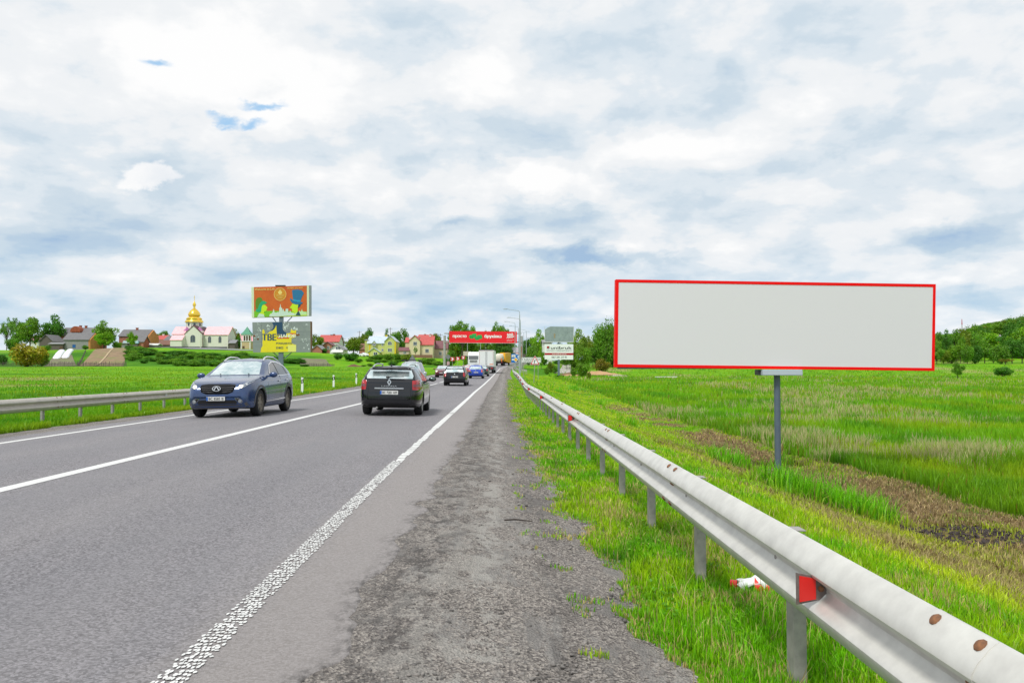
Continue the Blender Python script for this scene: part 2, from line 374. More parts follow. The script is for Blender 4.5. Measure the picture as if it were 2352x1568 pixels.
def zones(X, Y):
    """dirt, straw, lush shares of the ground at X,Y"""
    X = np.asarray(X, float); Y = np.asarray(Y, float); u = X-S(Y)
    w = (fbm(X*.5+3, Y*.25)-.5)*1.6
    bandc = 8.7+.25*np.sin(Y*.2)-.02*np.clip(Y-10, 0, 40)
    dirt = np.clip(1.5-np.abs(u-bandc-w*.5)/(.95+.55*sstep(26,15,Y)), 0, 1)*sstep(66,48,Y)*sstep(.34,.52,fbm(X*.7, Y*.45+5))
    dirt = np.maximum(dirt, sstep(1.3,.5,np.hypot((X-7.4)/1.1,(Y-13.4)/1.0)))
    dirt = np.maximum(dirt, .6*sstep(1.1,.4,np.hypot((X-7.6)/.9,(Y-21.9)/1.2)))
    st = sstep(.56,.70,fbm(X*.10+40, Y*.055+8, 5))*sstep(9.5,12,u)*sstep(12,16,Y)
    for cx, cy, rx, ry in ((14,27,5,4),(19,24,4,3),(10.5,31,3,5),(25,27,7,3),(16,40,8,3),(9,50,4,8),(60,95,26,1.2),(80,120,40,2.5),(40,150,30,5),(90,165,60,4)):
        st = np.maximum(st, sstep(1.1,.5,np.hypot((X-cx)/rx,(Y-cy)/ry)+(fbm(X*.7,Y*.7)-.5)*.9))
    stl = sstep(.62,.72,fbm(X*.07+4, Y*.05+90, 5))*sstep(-18,-24,u)
    for cx, cy, rx, ry in ((-34,60,6,2.2),(-58,62,5,2),(-44,75,8,1.5),(-30,85,6,1.5)):
        stl = np.maximum(stl, sstep(1.1,.6,np.hypot((X-cx)/rx,(Y-cy)/ry)))
    st = np.maximum(st, stl*.8)
    lush = sstep(.60,.75,fbm(X*.12+70, Y*.06+3))*.8*(1-dirt)
    lush = np.maximum(lush, sstep(190,198,Y)*sstep(262,245,Y)*sstep(-44,-56,X)*sstep(-186,-170,X)*(.55+.45*sstep(.35,.6,fbm(X*.25, Y*.2))))
    # garden plots on the slope below the village
    for (x0, x1, y0, y1) in ():
        pass
    return np.clip(dirt,0,1), np.clip(st,0,1), np.clip(lush,0,1)

us = np.concatenate([np.arange(-620,-160,20), np.arange(-160,-60,6), np.arange(-60,-24,2), np.arange(-24,-11.6,.5), [-11.6,-11.35,-11.1], np.arange(-10.6,.7,1.6), [.78,.95], np.arange(1.2,14,.3), np.arange(14,40,1), np.arange(40,160,5), np.arange(160,700,18)])
ys = np.concatenate([np.arange(-60,0,5), np.arange(0,36,.35), np.arange(36,70,1), np.arange(70,150,2.5), np.arange(150,330,4), np.arange(330,560,8), np.arange(560,760,30)])
UU, YY = np.meshgrid(us, ys); XX = UU+S(YY); ZZ = H(XX, YY, True)
nu_, ny_ = len(us), len(ys)
def grid_mesh(name, XX, YY, ZZ, material, smooth=True):
    ny_, nu_ = XX.shape
    me = bpy.data.meshes.new(name); vs_ = np.stack([XX, YY, ZZ], -1).reshape(-1, 3)
    i = np.arange(ny_-1)[:, None]*nu_+np.arange(nu_-1)[None, :]
    q = np.stack([i, i+1, i+1+nu_, i+nu_], -1).reshape(-1, 4)
    me.vertices.add(len(vs_)); me.vertices.foreach_set('co', vs_.ravel())
    me.loops.add(q.size); me.loops.foreach_set('vertex_index', q.ravel().astype(np.int32))
    me.polygons.add(len(q)); me.polygons.foreach_set('loop_start', (np.arange(len(q))*4).astype(np.int32))
    me.polygons.foreach_set('use_smooth', np.full(len(q), smooth)); me.materials.append(material); me.update(calc_edges=True)
    return me
me = grid_mesh('ground', XX, YY, ZZ, GM)
d_, s_, l_ = zones(XX, YY)
ca_ = me.color_attributes.new('zone', 'FLOAT_COLOR', 'POINT'); ca_.data.foreach_set('color', np.stack([d_, s_, l_, np.ones_like(d_)], -1).ravel())
ground = tag(link(me, 'ground'), kind='structure')

# road surface
AM, t, p = nodes_of('asphalt')
v = tcoord(t); vl = tcoord(t, 1, .12, 1)
a = tmix(t, tnoise(t, v, 90, 4, .8, .35, .65), (.105,.101,.118), (.30,.292,.315))
a = tmix(t, tnoise(t, v, 260, 3, .8, .38, .62), a, (.205,.19,.192), 'MIX')
vr = t.nodes.new('ShaderNodeTexVoronoi'); vr.inputs['Scale'].default_value = 75; t.links.new(v, vr.inputs['Vector'])
sepc = t.nodes.new('ShaderNodeSeparateColor'); t.links.new(vr.outputs['Color'], sepc.inputs[0])
mrr = t.nodes.new('ShaderNodeMapRange'); mrr.inputs[3].default_value = .42; mrr.inputs[4].default_value = 1.55; t.links.new(sepc.outputs[0], mrr.inputs[0])
vm = t.nodes.new('ShaderNodeVectorMath'); vm.operation = 'SCALE'; t.links.new(a, vm.inputs[0]); t.links.new(mrr.outputs[0], vm.inputs['Scale'])
a = vm.outputs[0]
a = tmix(t, tmath(t, 'MULTIPLY', tnoise(t, vl, .9, 5, .6, .35, .7), .45), a, (.27,.258,.262))
a = tmix(t, tmath(t, 'MULTIPLY', tnoise(t, vl, 2.5, 4, .6, .5, .8), .35), a, (.19,.19,.205))
vw = t.nodes.new('ShaderNodeTexWave'); vw.wave_type = 'BANDS'; vw.bands_direction = 'X'; vw.inputs['Scale'].default_value = .165; vw.inputs['Distortion'].default_value = .6; vw.inputs['Detail'].default_value = 2; vw.inputs['Detail Scale'].default_value = .3; t.links.new(tcoord(t), vw.inputs['Vector'])
a = tmix(t, tmath(t, 'MULTIPLY', vw.outputs['Fac'], .22), a, (.17,.17,.185))
a = tmix(t, tmath(t, 'MULTIPLY', tnoise(t, tcoord(t), .35, 6, .65, .52, .75), .25), a, (.28,.265,.265))
at_ = t.nodes.new('ShaderNodeAttribute'); at_.attribute_name = 'zone'
sp = t.nodes.new('ShaderNodeSeparateColor'); t.links.new(at_.outputs['Color'], sp.inputs[0])
a = tmix(t, tmath(t, 'MULTIPLY', sp.outputs[0], .42), a, (.35,.31,.28))
a = tmix(t, tmath(t, 'MULTIPLY', sp.outputs[1], tnoise(t, tcoord(t, 1, .6, 1), 14, 5, .75, .45, .6)), a, (.10,.092,.088))
t.links.new(a, p.inputs['Base Color']); p.inputs['Roughness'].default_value = .72; p.inputs['Specular IOR Level'].default_value = .25
n = t.nodes.new('ShaderNodeTexNoise'); n.inputs['Scale'].default_value = 110; n.inputs['Detail'].default_value = 4; n.inputs['Roughness'].default_value = .8; t.links.new(v, n.inputs['Vector'])
tbump(t, p, n.outputs[0], .55, .012)
yr = np.concatenate([np.arange(-60,0,4), np.arange(0,30,.12), np.arange(30,70,1), np.arange(70,330,2)])
def edge_r(Y):   # ragged broken edge of the asphalt
    Y = np.asarray(Y, float); near = sstep(45,30,Y)
    return np.interp(Y,[0,5,9,18,40],[-.80,-.80,-.76,-.70,-.68])+((fbm(Y*2.2, Y*0+2, 6)-.5)*.34)*near
def edge_l(Y): return -10.0+(fbm(np.asarray(Y)*.8, np.asarray(Y)*0+7, 4)-.5)*.4
k = np.linspace(0, 1, 41)[None, :]; k = np.concatenate([k[:, :-1], 1-np.array([[.02,.014,.009,.005,.002,0]])], 1); Yg = np.repeat(yr[:, None], k.shape[1], 1)
U = edge_l(yr)[:, None]*(1-k)+edge_r(yr)[:, None]*k
Zr = road_z(U, Yg); Zr[:, -1] -= .035; U[:, -1] += .012
me = grid_mesh('road', U+S(Yg), Yg, Zr, AM)
ed = edge_r(yr)[:, None]; z0 = np.stack([sstep(-1.65,-1.35,U), np.clip(1-(ed-U)/.16, 0, 1)*(U > -2)*sstep(60,30,Yg), U*0, U*0+1], -1); ca_ = me.color_attributes.new('zone', 'FLOAT_COLOR', 'POINT'); ca_.data.foreach_set('color', z0.ravel())
tag(link(me, 'road'), kind='structure')

# gravel shoulders: crumbled asphalt and stones
SM, t, p = nodes_of('gravel')
v = tcoord(t); vl = tcoord(t, 1.6, .45, 1)
a = tmix(t, tnoise(t, v, 70, 6, .85, .38, .62), (.066,.058,.053), (.36,.325,.295))
vr = t.nodes.new('ShaderNodeTexVoronoi'); vr.inputs['Scale'].default_value = 68; t.links.new(v, vr.inputs['Vector'])
sepc = t.nodes.new('ShaderNodeSeparateColor'); t.links.new(vr.outputs['Color'], sepc.inputs[0])
a = tmix(t, tmath(t, 'MULTIPLY', tmath(t, 'GREATER_THAN', sepc.outputs[0], .62), .55), a, (.44,.40,.36))
a = tmix(t, tmath(t, 'MULTIPLY', tmath(t, 'GREATER_THAN', sepc.outputs[1], .72), .65), a, (.055,.05,.05))
a = tmix(t, tmath(t, 'MULTIPLY', tnoise(t, vl, 2.6, 8, .78, .52, .58), .85), a, (.33,.315,.295))
a = tmix(t, tmath(t, 'MULTIPLY', tnoise(t, vl, 1.3, 8, .8, .50, .60), .6), a, (.095,.087,.085))
at_ = t.nodes.new('ShaderNodeAttribute'); at_.attribute_name = 'zone'; sp = t.nodes.new('ShaderNodeSeparateColor'); t.links.new(at_.outputs['Color'], sp.inputs[0])
rg = tcoord(t, 1, .55, 1)
a = tmix(t, tmath(t, 'MULTIPLY', sp.outputs[0], tnoise(t, rg, 9, 6, .8, .47, .56)), a, (.060,.054,.052))
a = tmix(t, tmath(t, 'MULTIPLY', sp.outputs[1], tnoise(t, rg, 4, 7, .78, .49, .55)), a, (.34,.325,.30))
t.links.new(a, p.inputs['Base Color']); p.inputs['Roughness'].default_value = .9; p.inputs['Specular IOR Level'].default_value = .2
tbump(t, p, vr.outputs['Distance'], .7, .02)
ysh = np.concatenate([np.arange(-60,2.6,2), np.arange(2.6,11,.018), np.arange(11,20,.05), np.arange(20,60,.4), np.arange(60,330,2)])
kk = np.linspace(0, 1, 110)[None, :]; Yg = np.repeat(ysh[:, None], 110, 1)
U = (-1.15)*(1-kk)+(1.25)*kk+Yg*0
zsh = road_z(-.75, Yg)-.006+np.minimum(0, -(U+.42))*.12
rough = (fbm(U*26, Yg*26, 4)-.5)*.030+(fbm(U*3.2+5, Yg*2.4, 4)-.5)*.035
plate = sstep(.52,.58,fbm(U*2.6+50, Yg*1.5, 4))          # flat remnants of asphalt
zsh = zsh+rough*(1-plate*.85)*sstep(60,20,Yg)*sstep(-.60,-.25,U)
zsh = np.where(U < -1.02, zsh-.05, zsh)
me = grid_mesh('shoulder', U+S(Yg), Yg, zsh, SM)
wv_ = (fbm(Yg*.35, U*0+3)-.5)*.3; dk_ = np.exp(-((U+.55+wv_)/.26)**2)+.6*np.exp(-((U-.38+wv_)/.16)**2); pl_ = np.exp(-((U+.08+wv_)/.17)**2)+.5*np.exp(-((U+.42+wv_)/.2)**2)
z1 = np.stack([np.clip(dk_,0,1)*.8, np.clip(pl_,0,1)*.85, U*0, U*0+1], -1); ca_ = me.color_attributes.new('zone', 'FLOAT_COLOR', 'POINT'); ca_.data.foreach_set('color', z1.ravel())
tag(link(me, 'shoulder'), kind='structure')
def shoulder_z(u, Y): return float(road_z(-.75, Y)-.010+min(0, -(u+.42))*.12)
kk = np.linspace(0, 1, 16)[None, :]; yl = np.concatenate([np.arange(-60,12,2), np.arange(12,60,.15), np.arange(60,330,2)]); Yg = np.repeat(yl[:, None], 16, 1)
U = -11.75*(1-kk)+(-9.75)*kk+Yg*0
z = road_z(-10, Yg)-.012-np.maximum(0, -(U+10.0))*.05+(fbm(U*6, Yg*6)-.5)*.03
tag(link(grid_mesh('shoulder', U+S(Yg), Yg, z, SM), 'shoulder.001'), kind='structure')

# painted lines
PM, t, p = nodes_of('road_paint')
v = tcoord(t)
a = tmix(t, tnoise(t, v, 30, 5, .8, .35, .6), (.48,.48,.47), (.78,.78,.76))
t.links.new(a, p.inputs['Base Color']); p.inputs['Roughness'].default_value = .6
def stripe(mb, u0, u1, Y0, Y1, step=1.5, lift=.004):
    n_ = max(1, int(math.ceil((Y1-Y0)/step))); b = len(mb.v)
    for i in range(n_+1):
        y = Y0+(Y1-Y0)*i/n_
        for uu in (u0, u1): mb.v.append((uu+float(S(y)), y, float(road_z(uu, y))+lift))
    for i in range(n_): mb.f.append((b+2*i, b+2*i+1, b+2*i+3, b+2*i+2)); mb.m.append(0)
mb = MB()
r_ = np.random.default_rng(11)
yy = 2.2; row = 0
while yy < 12.5:
    cov = .93 if yy < 9 else .8
    nd = 7
    for i in range(nd):
        u0 = U_R-.075+.15*(i+.5*(row % 2))/nd+.075*(1-float(sstep(3.5,12.5,yy)))
        if r_.random() > cov or fbm(u0*14, yy*3.2, 4) < .29: continue
        gf = 1+.45*float(sstep(6,12,yy)); w = .0085*(1+.25*r_.random())*gf; l = .0150*(1+.35*r_.random())*gf
        cx = u0+r_.normal(0, .0028); cy = yy+r_.normal(0, .0065); w *= r_.uniform(.7, 1.25); l *= r_.uniform(.7, 1.3)
        q = [(cx+w*math.cos(a_)*r_.uniform(.8,1.2), cy+l*math.sin(a_)*r_.uniform(.8,1.2)) for a_ in np.arange(8)*math.pi/4]
        mb.add([(x_, y_, float(road_z(x_, y_))+.006) for x_, y_ in q], [tuple(range(8))])
    yy += .046; row += 1
y_ = 12.5
while y_ < 26:
    L_ = r_.uniform(.10, .35)+(y_-12)*.05; a_ = U_R-.075+.03*r_.random()*(y_ < 20); b_ = U_R+.075-.03*r_.random()*(y_ < 20); stripe(mb, a_, b_, y_, y_+L_, .5); y_ += L_+.02+.05*r_.random()*(26-y_)/14
stripe(mb, U_R-.08, U_R+.08, 26.05, 320)
mb2 = mb
tag(mb2.build('edge_line', PM), kind='structure')
mb = MB(); stripe(mb, U_L-.09, U_L+.09, 5, 320); tag(mb.build('edge_line.001', PM), kind='structure')
mb = MB(); stripe(mb, U_C-.10, U_C+.10, -10, 46)
y_ = 52.5
while y_ < 300: stripe(mb, U_C-.08, U_C+.08, y_, y_+7.2); y_ += 9.2
tag(mb.build('centre_line', PM), kind='structure')

# loose stones
mb = MB(); r_ = np.random.default_rng(5)
ico = bmesh.new(); bmesh.ops.create_icosphere(ico, subdivisions=1, radius=1); iv = [tuple(x.co) for x in ico.verts]; jf = [tuple(x.index for x in f.verts) for f in ico.faces]; ico.free()
iv = np.array(iv); VV = []; FF = []
N_ = 9000; Ys_ = 3.0/(1-r_.random(N_)*(1-3.0/26)); us_ = r_.uniform(-1.0, .95, N_)
keep = fbm(us_*1.7, Ys_*.8+11) > .38
for k_, (u_, y_) in enumerate(zip(us_[keep], Ys_[keep])):
    rr = (.004+.010*r_.random()**3)*(1+y_*.03)
    sc3 = np.array([1, 1, .6])*rr*(1+.4*r_.normal(0, .5, 3)); a_ = r_.random()*6.28
    vv = iv*(1+r_.normal(0, .18, (len(iv), 1)))*sc3; c_, s2 = math.cos(a_), math.sin(a_)
    vv = np.stack([vv[:,0]*c_-vv[:,1]*s2, vv[:,0]*s2+vv[:,1]*c_, vv[:,2]], 1)+[u_+float(S(y_)), y_, shoulder_z(u_, y_)+rr*.2]
    FF.append(np.array(jf)+len(VV)*len(iv)); VV.append(vv)
def tri_mesh(name, V, Fc, material, cols=None, smooth=False):
    me = bpy.data.meshes.new(name); V = np.ascontiguousarray(V, dtype=np.float32); Fc = np.ascontiguousarray(Fc, dtype=np.int32); k_ = Fc.shape[1]
    me.vertices.add(len(V)); me.vertices.foreach_set('co', V.ravel()); me.loops.add(Fc.size); me.loops.foreach_set('vertex_index', Fc.ravel())
    me.polygons.add(len(Fc)); me.polygons.foreach_set('loop_start', (np.arange(len(Fc))*k_).astype(np.int32))
    if smooth: me.polygons.foreach_set('use_smooth', np.ones(len(Fc), bool))
    me.materials.append(material)
    if cols is not None:
        c = me.color_attributes.new('tint', 'FLOAT_COLOR', 'POINT'); c.data.foreach_set('color', np.concatenate([cols, np.ones((len(cols), 1))], 1).astype(np.float32).ravel())
    me.update(calc_edges=True); return me
STM = mat('stone', (.30,.275,.255), .85, c2=(.07,.065,.062), vscale=9)
tag(link(tri_mesh('loose_stones', np.concatenate(VV), np.concatenate(FF), STM), 'loose_stones'), 'small grey stones and asphalt crumbs lying on the right shoulder', 'gravel', kind='stuff')

# ------------------------------------------------------------------ grass
def leaf_mat(name, transl=.35, rough=.6, gain=1.0, hue=(1,1,1)):
    m = bpy.data.materials.new(name); m.use_nodes = True; MATS[name] = m; t = m.node_tree
    for n in list(t.nodes): t.nodes.remove(n)
    a = t.nodes.new('ShaderNodeAttribute'); a.attribute_name = 'tint'
    s_ = t.nodes.new('ShaderNodeVectorMath'); s_.operation = 'MULTIPLY'; t.links.new(a.outputs['Color'], s_.inputs[0]); s_.inputs[1].default_value = [gain*h for h in hue]
    d = t.nodes.new('ShaderNodeBsdfDiffuse'); tr = t.nodes.new('ShaderNodeBsdfTranslucent'); g = t.nodes.new('ShaderNodeBsdfGlossy'); g.inputs['Roughness'].default_value = .5
    t.links.new(s_.outputs[0], d.inputs[0]); t.links.new(s_.outputs[0], tr.inputs[0])
    m1 = t.nodes.new('ShaderNodeMixShader'); m1.inputs[0].default_value = transl; t.links.new(d.outputs[0], m1.inputs[1]); t.links.new(tr.outputs[0], m1.inputs[2])
    m2 = t.nodes.new('ShaderNodeMixShader'); m2.inputs[0].default_value = .03; t.links.new(m1.outputs[0], m2.inputs[1]); t.links.new(g.outputs[0], m2.inputs[2])
    o = t.nodes.new('ShaderNodeOutputMaterial'); t.links.new(m2.outputs[0], o.inputs[0]); return m
GRM = leaf_mat('grass_blade', .40)
def blades(name, X, Y, Zg, hgt, wid, colr, label, lean=.45, seed=1):
    n = len(X); r = np.random.default_rng(seed)
    a = r.random(n)*2*np.pi; dx, dy = np.cos(a), np.sin(a)                 # blade width direction
    la = r.random(n)*2*np.pi; ll = lean*(r.random(n)**1.3)*hgt; lx, ly = np.cos(la)*ll, np.sin(la)*ll
    B0 = np.stack([X-dx*wid/2, Y-dy*wid/2, Zg-.01], 1); B1 = np.stack([X+dx*wid/2, Y+dy*wid/2, Zg-.01], 1)
    mx, my, mz = X+lx*.35, Y+ly*.35, Zg+hgt*.6
    M0 = np.stack([mx-dx*wid*.38, my-dy*wid*.38, mz], 1); M1 = np.stack([mx+dx*wid*.38, my+dy*wid*.38, mz], 1)
    T = np.stack([X+lx, Y+ly, Zg+np.sqrt(np.maximum(hgt**2-ll**2*.6, .0001))], 1)
    V = np.stack([B0, B1, M0, M1, T], 1).reshape(-1, 3)
    i = np.arange(n)[:, None]*5
    Fc = np.concatenate([i+[0,1,3], i+[0,3,2], i+[2,3,4]], 1).reshape(-1, 3)
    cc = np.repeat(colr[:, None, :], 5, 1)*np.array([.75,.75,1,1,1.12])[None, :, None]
    o = link(tri_mesh(name, V, Fc, GRM, cc.reshape(-1, 3)), name)
    return tag(o, label, 'grass', kind='stuff')
def mixc(a, b, f): return a[None, :]*(1-f[:, None])+b[None, :]*f[:, None]
A_ = lambda *c: np.array(c, float)
FR, YL, DK, ST = A_(.165,.49,.003), A_(.40,.60,.006), A_(.045,.23,.003), A_(.60,.48,.19)
def tintn(n, r, base, jit=.25, Y=None):
    if Y is not None: jit = jit*np.clip(14/np.maximum(Y, 1), .35, 1)[:, None]
    return np.clip(base*(1+r.normal(0, jit, (n, 1))), .004, .9)
def pickY(r, n, y0, y1): return y0/(1-r.random(n)*(1-y0/y1))   # density falls with distance squared away from y0

# verge between shoulder and rail and just behind it
def verge():
    r = np.random.default_rng(21); n = 300000
    Y = pickY(r, n, 2.6, 95); u = r.uniform(.15, 3.4, n)
    bor = np.interp(Y, [3,4.5,5.5,6.2,8.2,11.4,17,30,60], [.95,.98,.90,.84,.68,.60,.55,.42,.35])+(fbm(Y*1.6, Y*0+1, 4)-.5)*.5
    bor = bor+(fbm(u*7, Y*5, 3)-.5)*.28
    k = (u > bor) | ((fbm(u*4+9, Y*3.2, 3) > .70) & (u > .05) & (r.random(n) < .35) & (u > bor-.5))
    u, Y = u[k], Y[k]; n = len(u); X = u+S(Y)
    z = np.where(u < 1.05, road_z(-.75, Y)-.012-(u+.42)*.12, H(X, Y))
    hg = (.030+.070*r.random(n)**1.6)*(.75+.6*fbm(X*1.5, Y*1.5)); hg *= 1+.35*sstep(1.5,2.2,u); hg *= np.where(u < bor[k]+.12, .5, 1)
    f = np.clip(sstep(.30,.66,fbm(X*1.6, Y*1.1+4, 5))*.8+r.normal(0,.16,n), 0, 1); c = mixc(FR, YL, f); c = mixc(A_(1,1,1), A_(1,1,1), f)*0+c
    dk = sstep(.55,.8,fbm(X*2.1+40, Y*1.6)); c = c*(1-dk[:, None]*.6)+DK*dk[:, None]*.6
    dry = (r.random(n) < .06+.42*sstep(.56,.70,fbm(X*2.4+7, Y*2.0+3))+.25*(u < bor[k]+.12)); c[dry] = ST*.95
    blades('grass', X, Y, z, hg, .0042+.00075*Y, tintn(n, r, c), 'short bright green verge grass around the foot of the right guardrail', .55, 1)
verge()
def strip():
    r = np.random.default_rng(22); n = 230000
    Y = pickY(r, n, 5, 170); X = r.uniform(3.0, 12, n)+S(Y)-.0; u = X-S(Y)
    d, s_, l_ = zones(X, Y)
    k = (r.random(n) > d*.88)
    X, Y, u, d = X[k], Y[k], u[k], d[k]; n = len(X); z = H(X, Y)
    tall = sstep(.72,.80,fbm(X*.6+20, Y*.4+30))
    tall = np.maximum(tall, sstep(1.15,.8,np.hypot((X-5.7)/1.35,(Y-14.4)/1.0)))
    tall = np.maximum(tall, sstep(1.1,.7,np.hypot((X-6.3)/.7,(Y-22.5)/1.2)))
    hg = .045+.07*r.random(n)+tall*.50*r.random(n)**.6
    f = sstep(.3,.62,fbm(X*.45+8, Y*.3)); c = mixc(A_(.26,.54,.008), A_(.50,.64,.02), f); c = c*(1-tall[:, None])+FR*tall[:, None]
    near = sstep(34,20,Y); olive = sstep(3.3,4.6,u+(fbm(X*.7,Y*.7+5)-.5)*2.4)*near; c = c*(1-.55*olive[:, None]*(1-tall[:, None]))+A_(.40,.38,.04)*.55*olive[:, None]*(1-tall[:, None])
    atp = (np.abs(X-7.5) < .75) & (Y > 19.8) & (Y < 22.6); hg = np.where(atp, hg*.35, hg)
    dry = (r.random(n) < np.clip(.10+.60*olive*sstep(.34,.56,fbm(X*.9, Y*.7+60))+.35*olive*sstep(12,9,Y)+.3*d, 0, .9)*(1-tall)); c[dry] = ST*.72
    brn = (r.random(n) < .5*olive*sstep(.5,.65,fbm(X*1.1+9, Y*.9))*(1-tall)); c[brn] = A_(.20,.13,.05)
    hg = hg*r.uniform(.55,1.25,n)
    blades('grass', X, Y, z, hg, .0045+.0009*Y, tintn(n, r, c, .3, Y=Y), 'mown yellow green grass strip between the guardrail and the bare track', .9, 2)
strip()
def hay():
    r = np.random.default_rng(33); n = 60000
    Y = pickY(r, n, 9, 60); X = 8.7+r.normal(0, 1.5, n)+S(Y); d, s_, l_ = zones(X, Y); k = (r.random(n) < (d*.9+.12*(Y < 30))*sstep(.28,.46,fbm(X*1.1+2, Y*.8+7))) & (np.hypot((X-7.5)/1.1, (Y-13.4)/.9) > 1); X, Y = X[k], Y[k]; n = len(X)
    c = mixc(A_(.26,.17,.085), A_(.50,.38,.19), r.random(n))
    blades('hay', X, Y, H(X, Y)+.01, r.uniform(.03, .12, n), .004+.0009*Y, tintn(n, r, c, .3), 'brown cut hay strewn over the bare track', 1.6, 9)
hay()
def meadow():
    r = np.random.default_rng(23); n = 330000
    Y = pickY(r, n, 13, 225); X = r.uniform(8.5, 9+Y*.72+10, n)+S(Y); u = X-S(Y)
    w = (fbm(X*.5+3, Y*.25)-.5)*1.2
    d, st, l_ = zones(X, Y)
    k = (u > 9.9+w*.5-.02*np.clip(Y-10, 0, 40)) & (r.random(n) > d*.9)
    X, Y, u, st = X[k], Y[k], u[k], st[k]; n = len(X); z = H(X, Y)
    hg = (.22+.26*r.random(n))*(.7+.6*fbm(X*.35, Y*.35))
    f = sstep(.3,.7,fbm(X*.25+8, Y*.16)); c = mixc(FR*.95+A_(.03,0,0), YL*.80, f)
    dk = np.maximum(sstep(.42,.66,fbm(X*.5+44, Y*.3)), .8*sstep(2.2,.3,u-9.9-w[k]*.5)); c = c*(1-dk[:, None]*.6)+DK*dk[:, None]*.6  # noise patches, plus shade painted into the blades along the meadow's front edge
    isst = r.random(n) < st*.62*sstep(.35,.6,fbm(X*.9, Y*.6+3)); c[isst] = A_(.50,.47,.22); hg[isst] *= 1.15
    red = r.random(n) < .012; c[red] = A_(.35,.13,.04)
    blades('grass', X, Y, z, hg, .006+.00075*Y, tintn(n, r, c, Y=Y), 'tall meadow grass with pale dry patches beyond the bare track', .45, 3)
meadow()
def leftverge():
    r = np.random.default_rng(24); n = 190000
    Y = pickY(r, n, 12, 170); lim = Y*.75+12
    u = -11.3-r.random(n)**1.6*lim; X = u+S(Y)
    k = u < -11.35+(fbm(Y*1.2, Y*0+6, 4)-.5)*.7
    X, Y, u = X[k], Y[k], u[k]; n = len(X); z = np.maximum(H(X, Y), np.where(u > -11.75, road_z(-10, Y)-.012-(np.maximum(0, -(u+10)))*.05, -9))
    hg = (.07+.14*r.random(n)*(.6+.8*fbm(X*.5, Y*.5)))*(1-.35*sstep(40,110,Y))
    f = sstep(.3,.68,fbm(X*.3+8, Y*.2)); c = mixc(FR*.85+A_(.02,0,0), YL*.76, f); dk = sstep(.5,.75,fbm(X*.6+44, Y*.4)); c = c*(1-dk[:, None]*.6)+DK*dk[:, None]*.6
    d, st, l_ = zones(X, Y); q = r.random(n) < st*.45; c[q] = ST*.7
    yf = r.random(n) < .01; c[yf] = A_(.55,.48,.02)
    blades('grass', X, Y, z, hg, .006+.0008*Y, tintn(n, r, c, .2, Y), 'green pasture grass behind the left guardrail', .6, 4)
leftverge()
# low broad leaves and clover patches in the verge
def weeds():
    r = np.random.default_rng(29); n = 26000
    Y = pickY(r, n, 2.8, 14); u = r.uniform(.9, 3.0, n); k = fbm(u*3.1+50, Y*2.3, 3) > .50; u, Y = u[k], Y[k]; n = len(u); X = u+S(Y)
    z = np.where(u < 1.05, road_z(-.75, Y)-.03-(u+.42)*.12, H(X, Y))+r.uniform(.01, .07, n); s_ = r.uniform(.007, .016, n)*(1+.03*Y)
    a = r.random(n)*6.283; c, q = np.cos(a), np.sin(a); t1, t2 = r.normal(0, .35, n), r.normal(0, .35, n)
    P = np.stack([X, Y, z], 1); e1 = np.stack([c, q, t1], 1)*s_[:, None]; e2 = np.stack([-q, c, t2], 1)*s_[:, None]*.7
    V = np.stack([P-e1, P-e2, P+e1, P+e2], 1).reshape(-1, 3); f = fbm(X*2, Y*2+9)
    col_ = tintn(n, r, mixc(A_(.11,.33,.012), A_(.20,.42,.02), np.clip(f*1.4-.2, 0, 1)), .2)
    tag(link(tri_mesh('weeds', V, np.arange(4*n).reshape(-1, 4), GRM, np.repeat(col_, 4, 0)), 'weeds'), 'low broad-leaved weeds mixed into the verge grass', 'weeds', kind='stuff')
weeds()
# broad-leaved weeds and dry stalks close to the rail
def stalks():
    r = np.random.default_rng(25); n = 260
    Y = r.uniform(3.2, 9, n); u = r.uniform(.85, 2.2, n); X = u+S(Y); z = np.where(u < 1.05, road_z(-.75, Y)-.03-(u+.75)*.1, H(X, Y))
    blades('grass', X, Y, z+.01, r.uniform(.12, .32, n), np.full(n, .004), tintn(n, r, np.repeat((ST*.9)[None], n, 0), .2), 'thin dry stalks standing in the verge grass', 1.0, 5)
stalks()
# ------------------------------------------------------------------ guardrails
GALV = mat('galvanised_steel', (.67,.66,.615), .42, .25, .5, c2=(.53,.52,.485), vscale=7, vd=10)
GALVD = mat('galvanised_post', (.40,.38,.35), .6, .25, .5, c2=(.28,.27,.25), vscale=12)
GALVL = mat('weathered_steel', (.56,.52,.45), .55, .15, .5, c2=(.46,.43,.38), vscale=4)
RUST = mat('rusty_bolt', (.30,.13,.055), .85, .1, c2=(.14,.07,.04), vscale=60)
REDR = mat('red_reflector', (.72,.012,.008), .35, spec=.6)
DKM = mat('dark_plastic', (.035,.035,.038), .5)
WHR = mat('white_reflector', (.80,.82,.84), .3)
PROF = [(0,0),(-.010,-.004),(-.032,-.022),(-.061,-.055),(-.078,-.084),(-.081,-.100),(-.072,-.116),(-.042,-.137),(-.017,-.157),(-.010,-.176)]
PROF = PROF+[(x_, -.352-z_) for x_, z_ in reversed(PROF[:-1])]
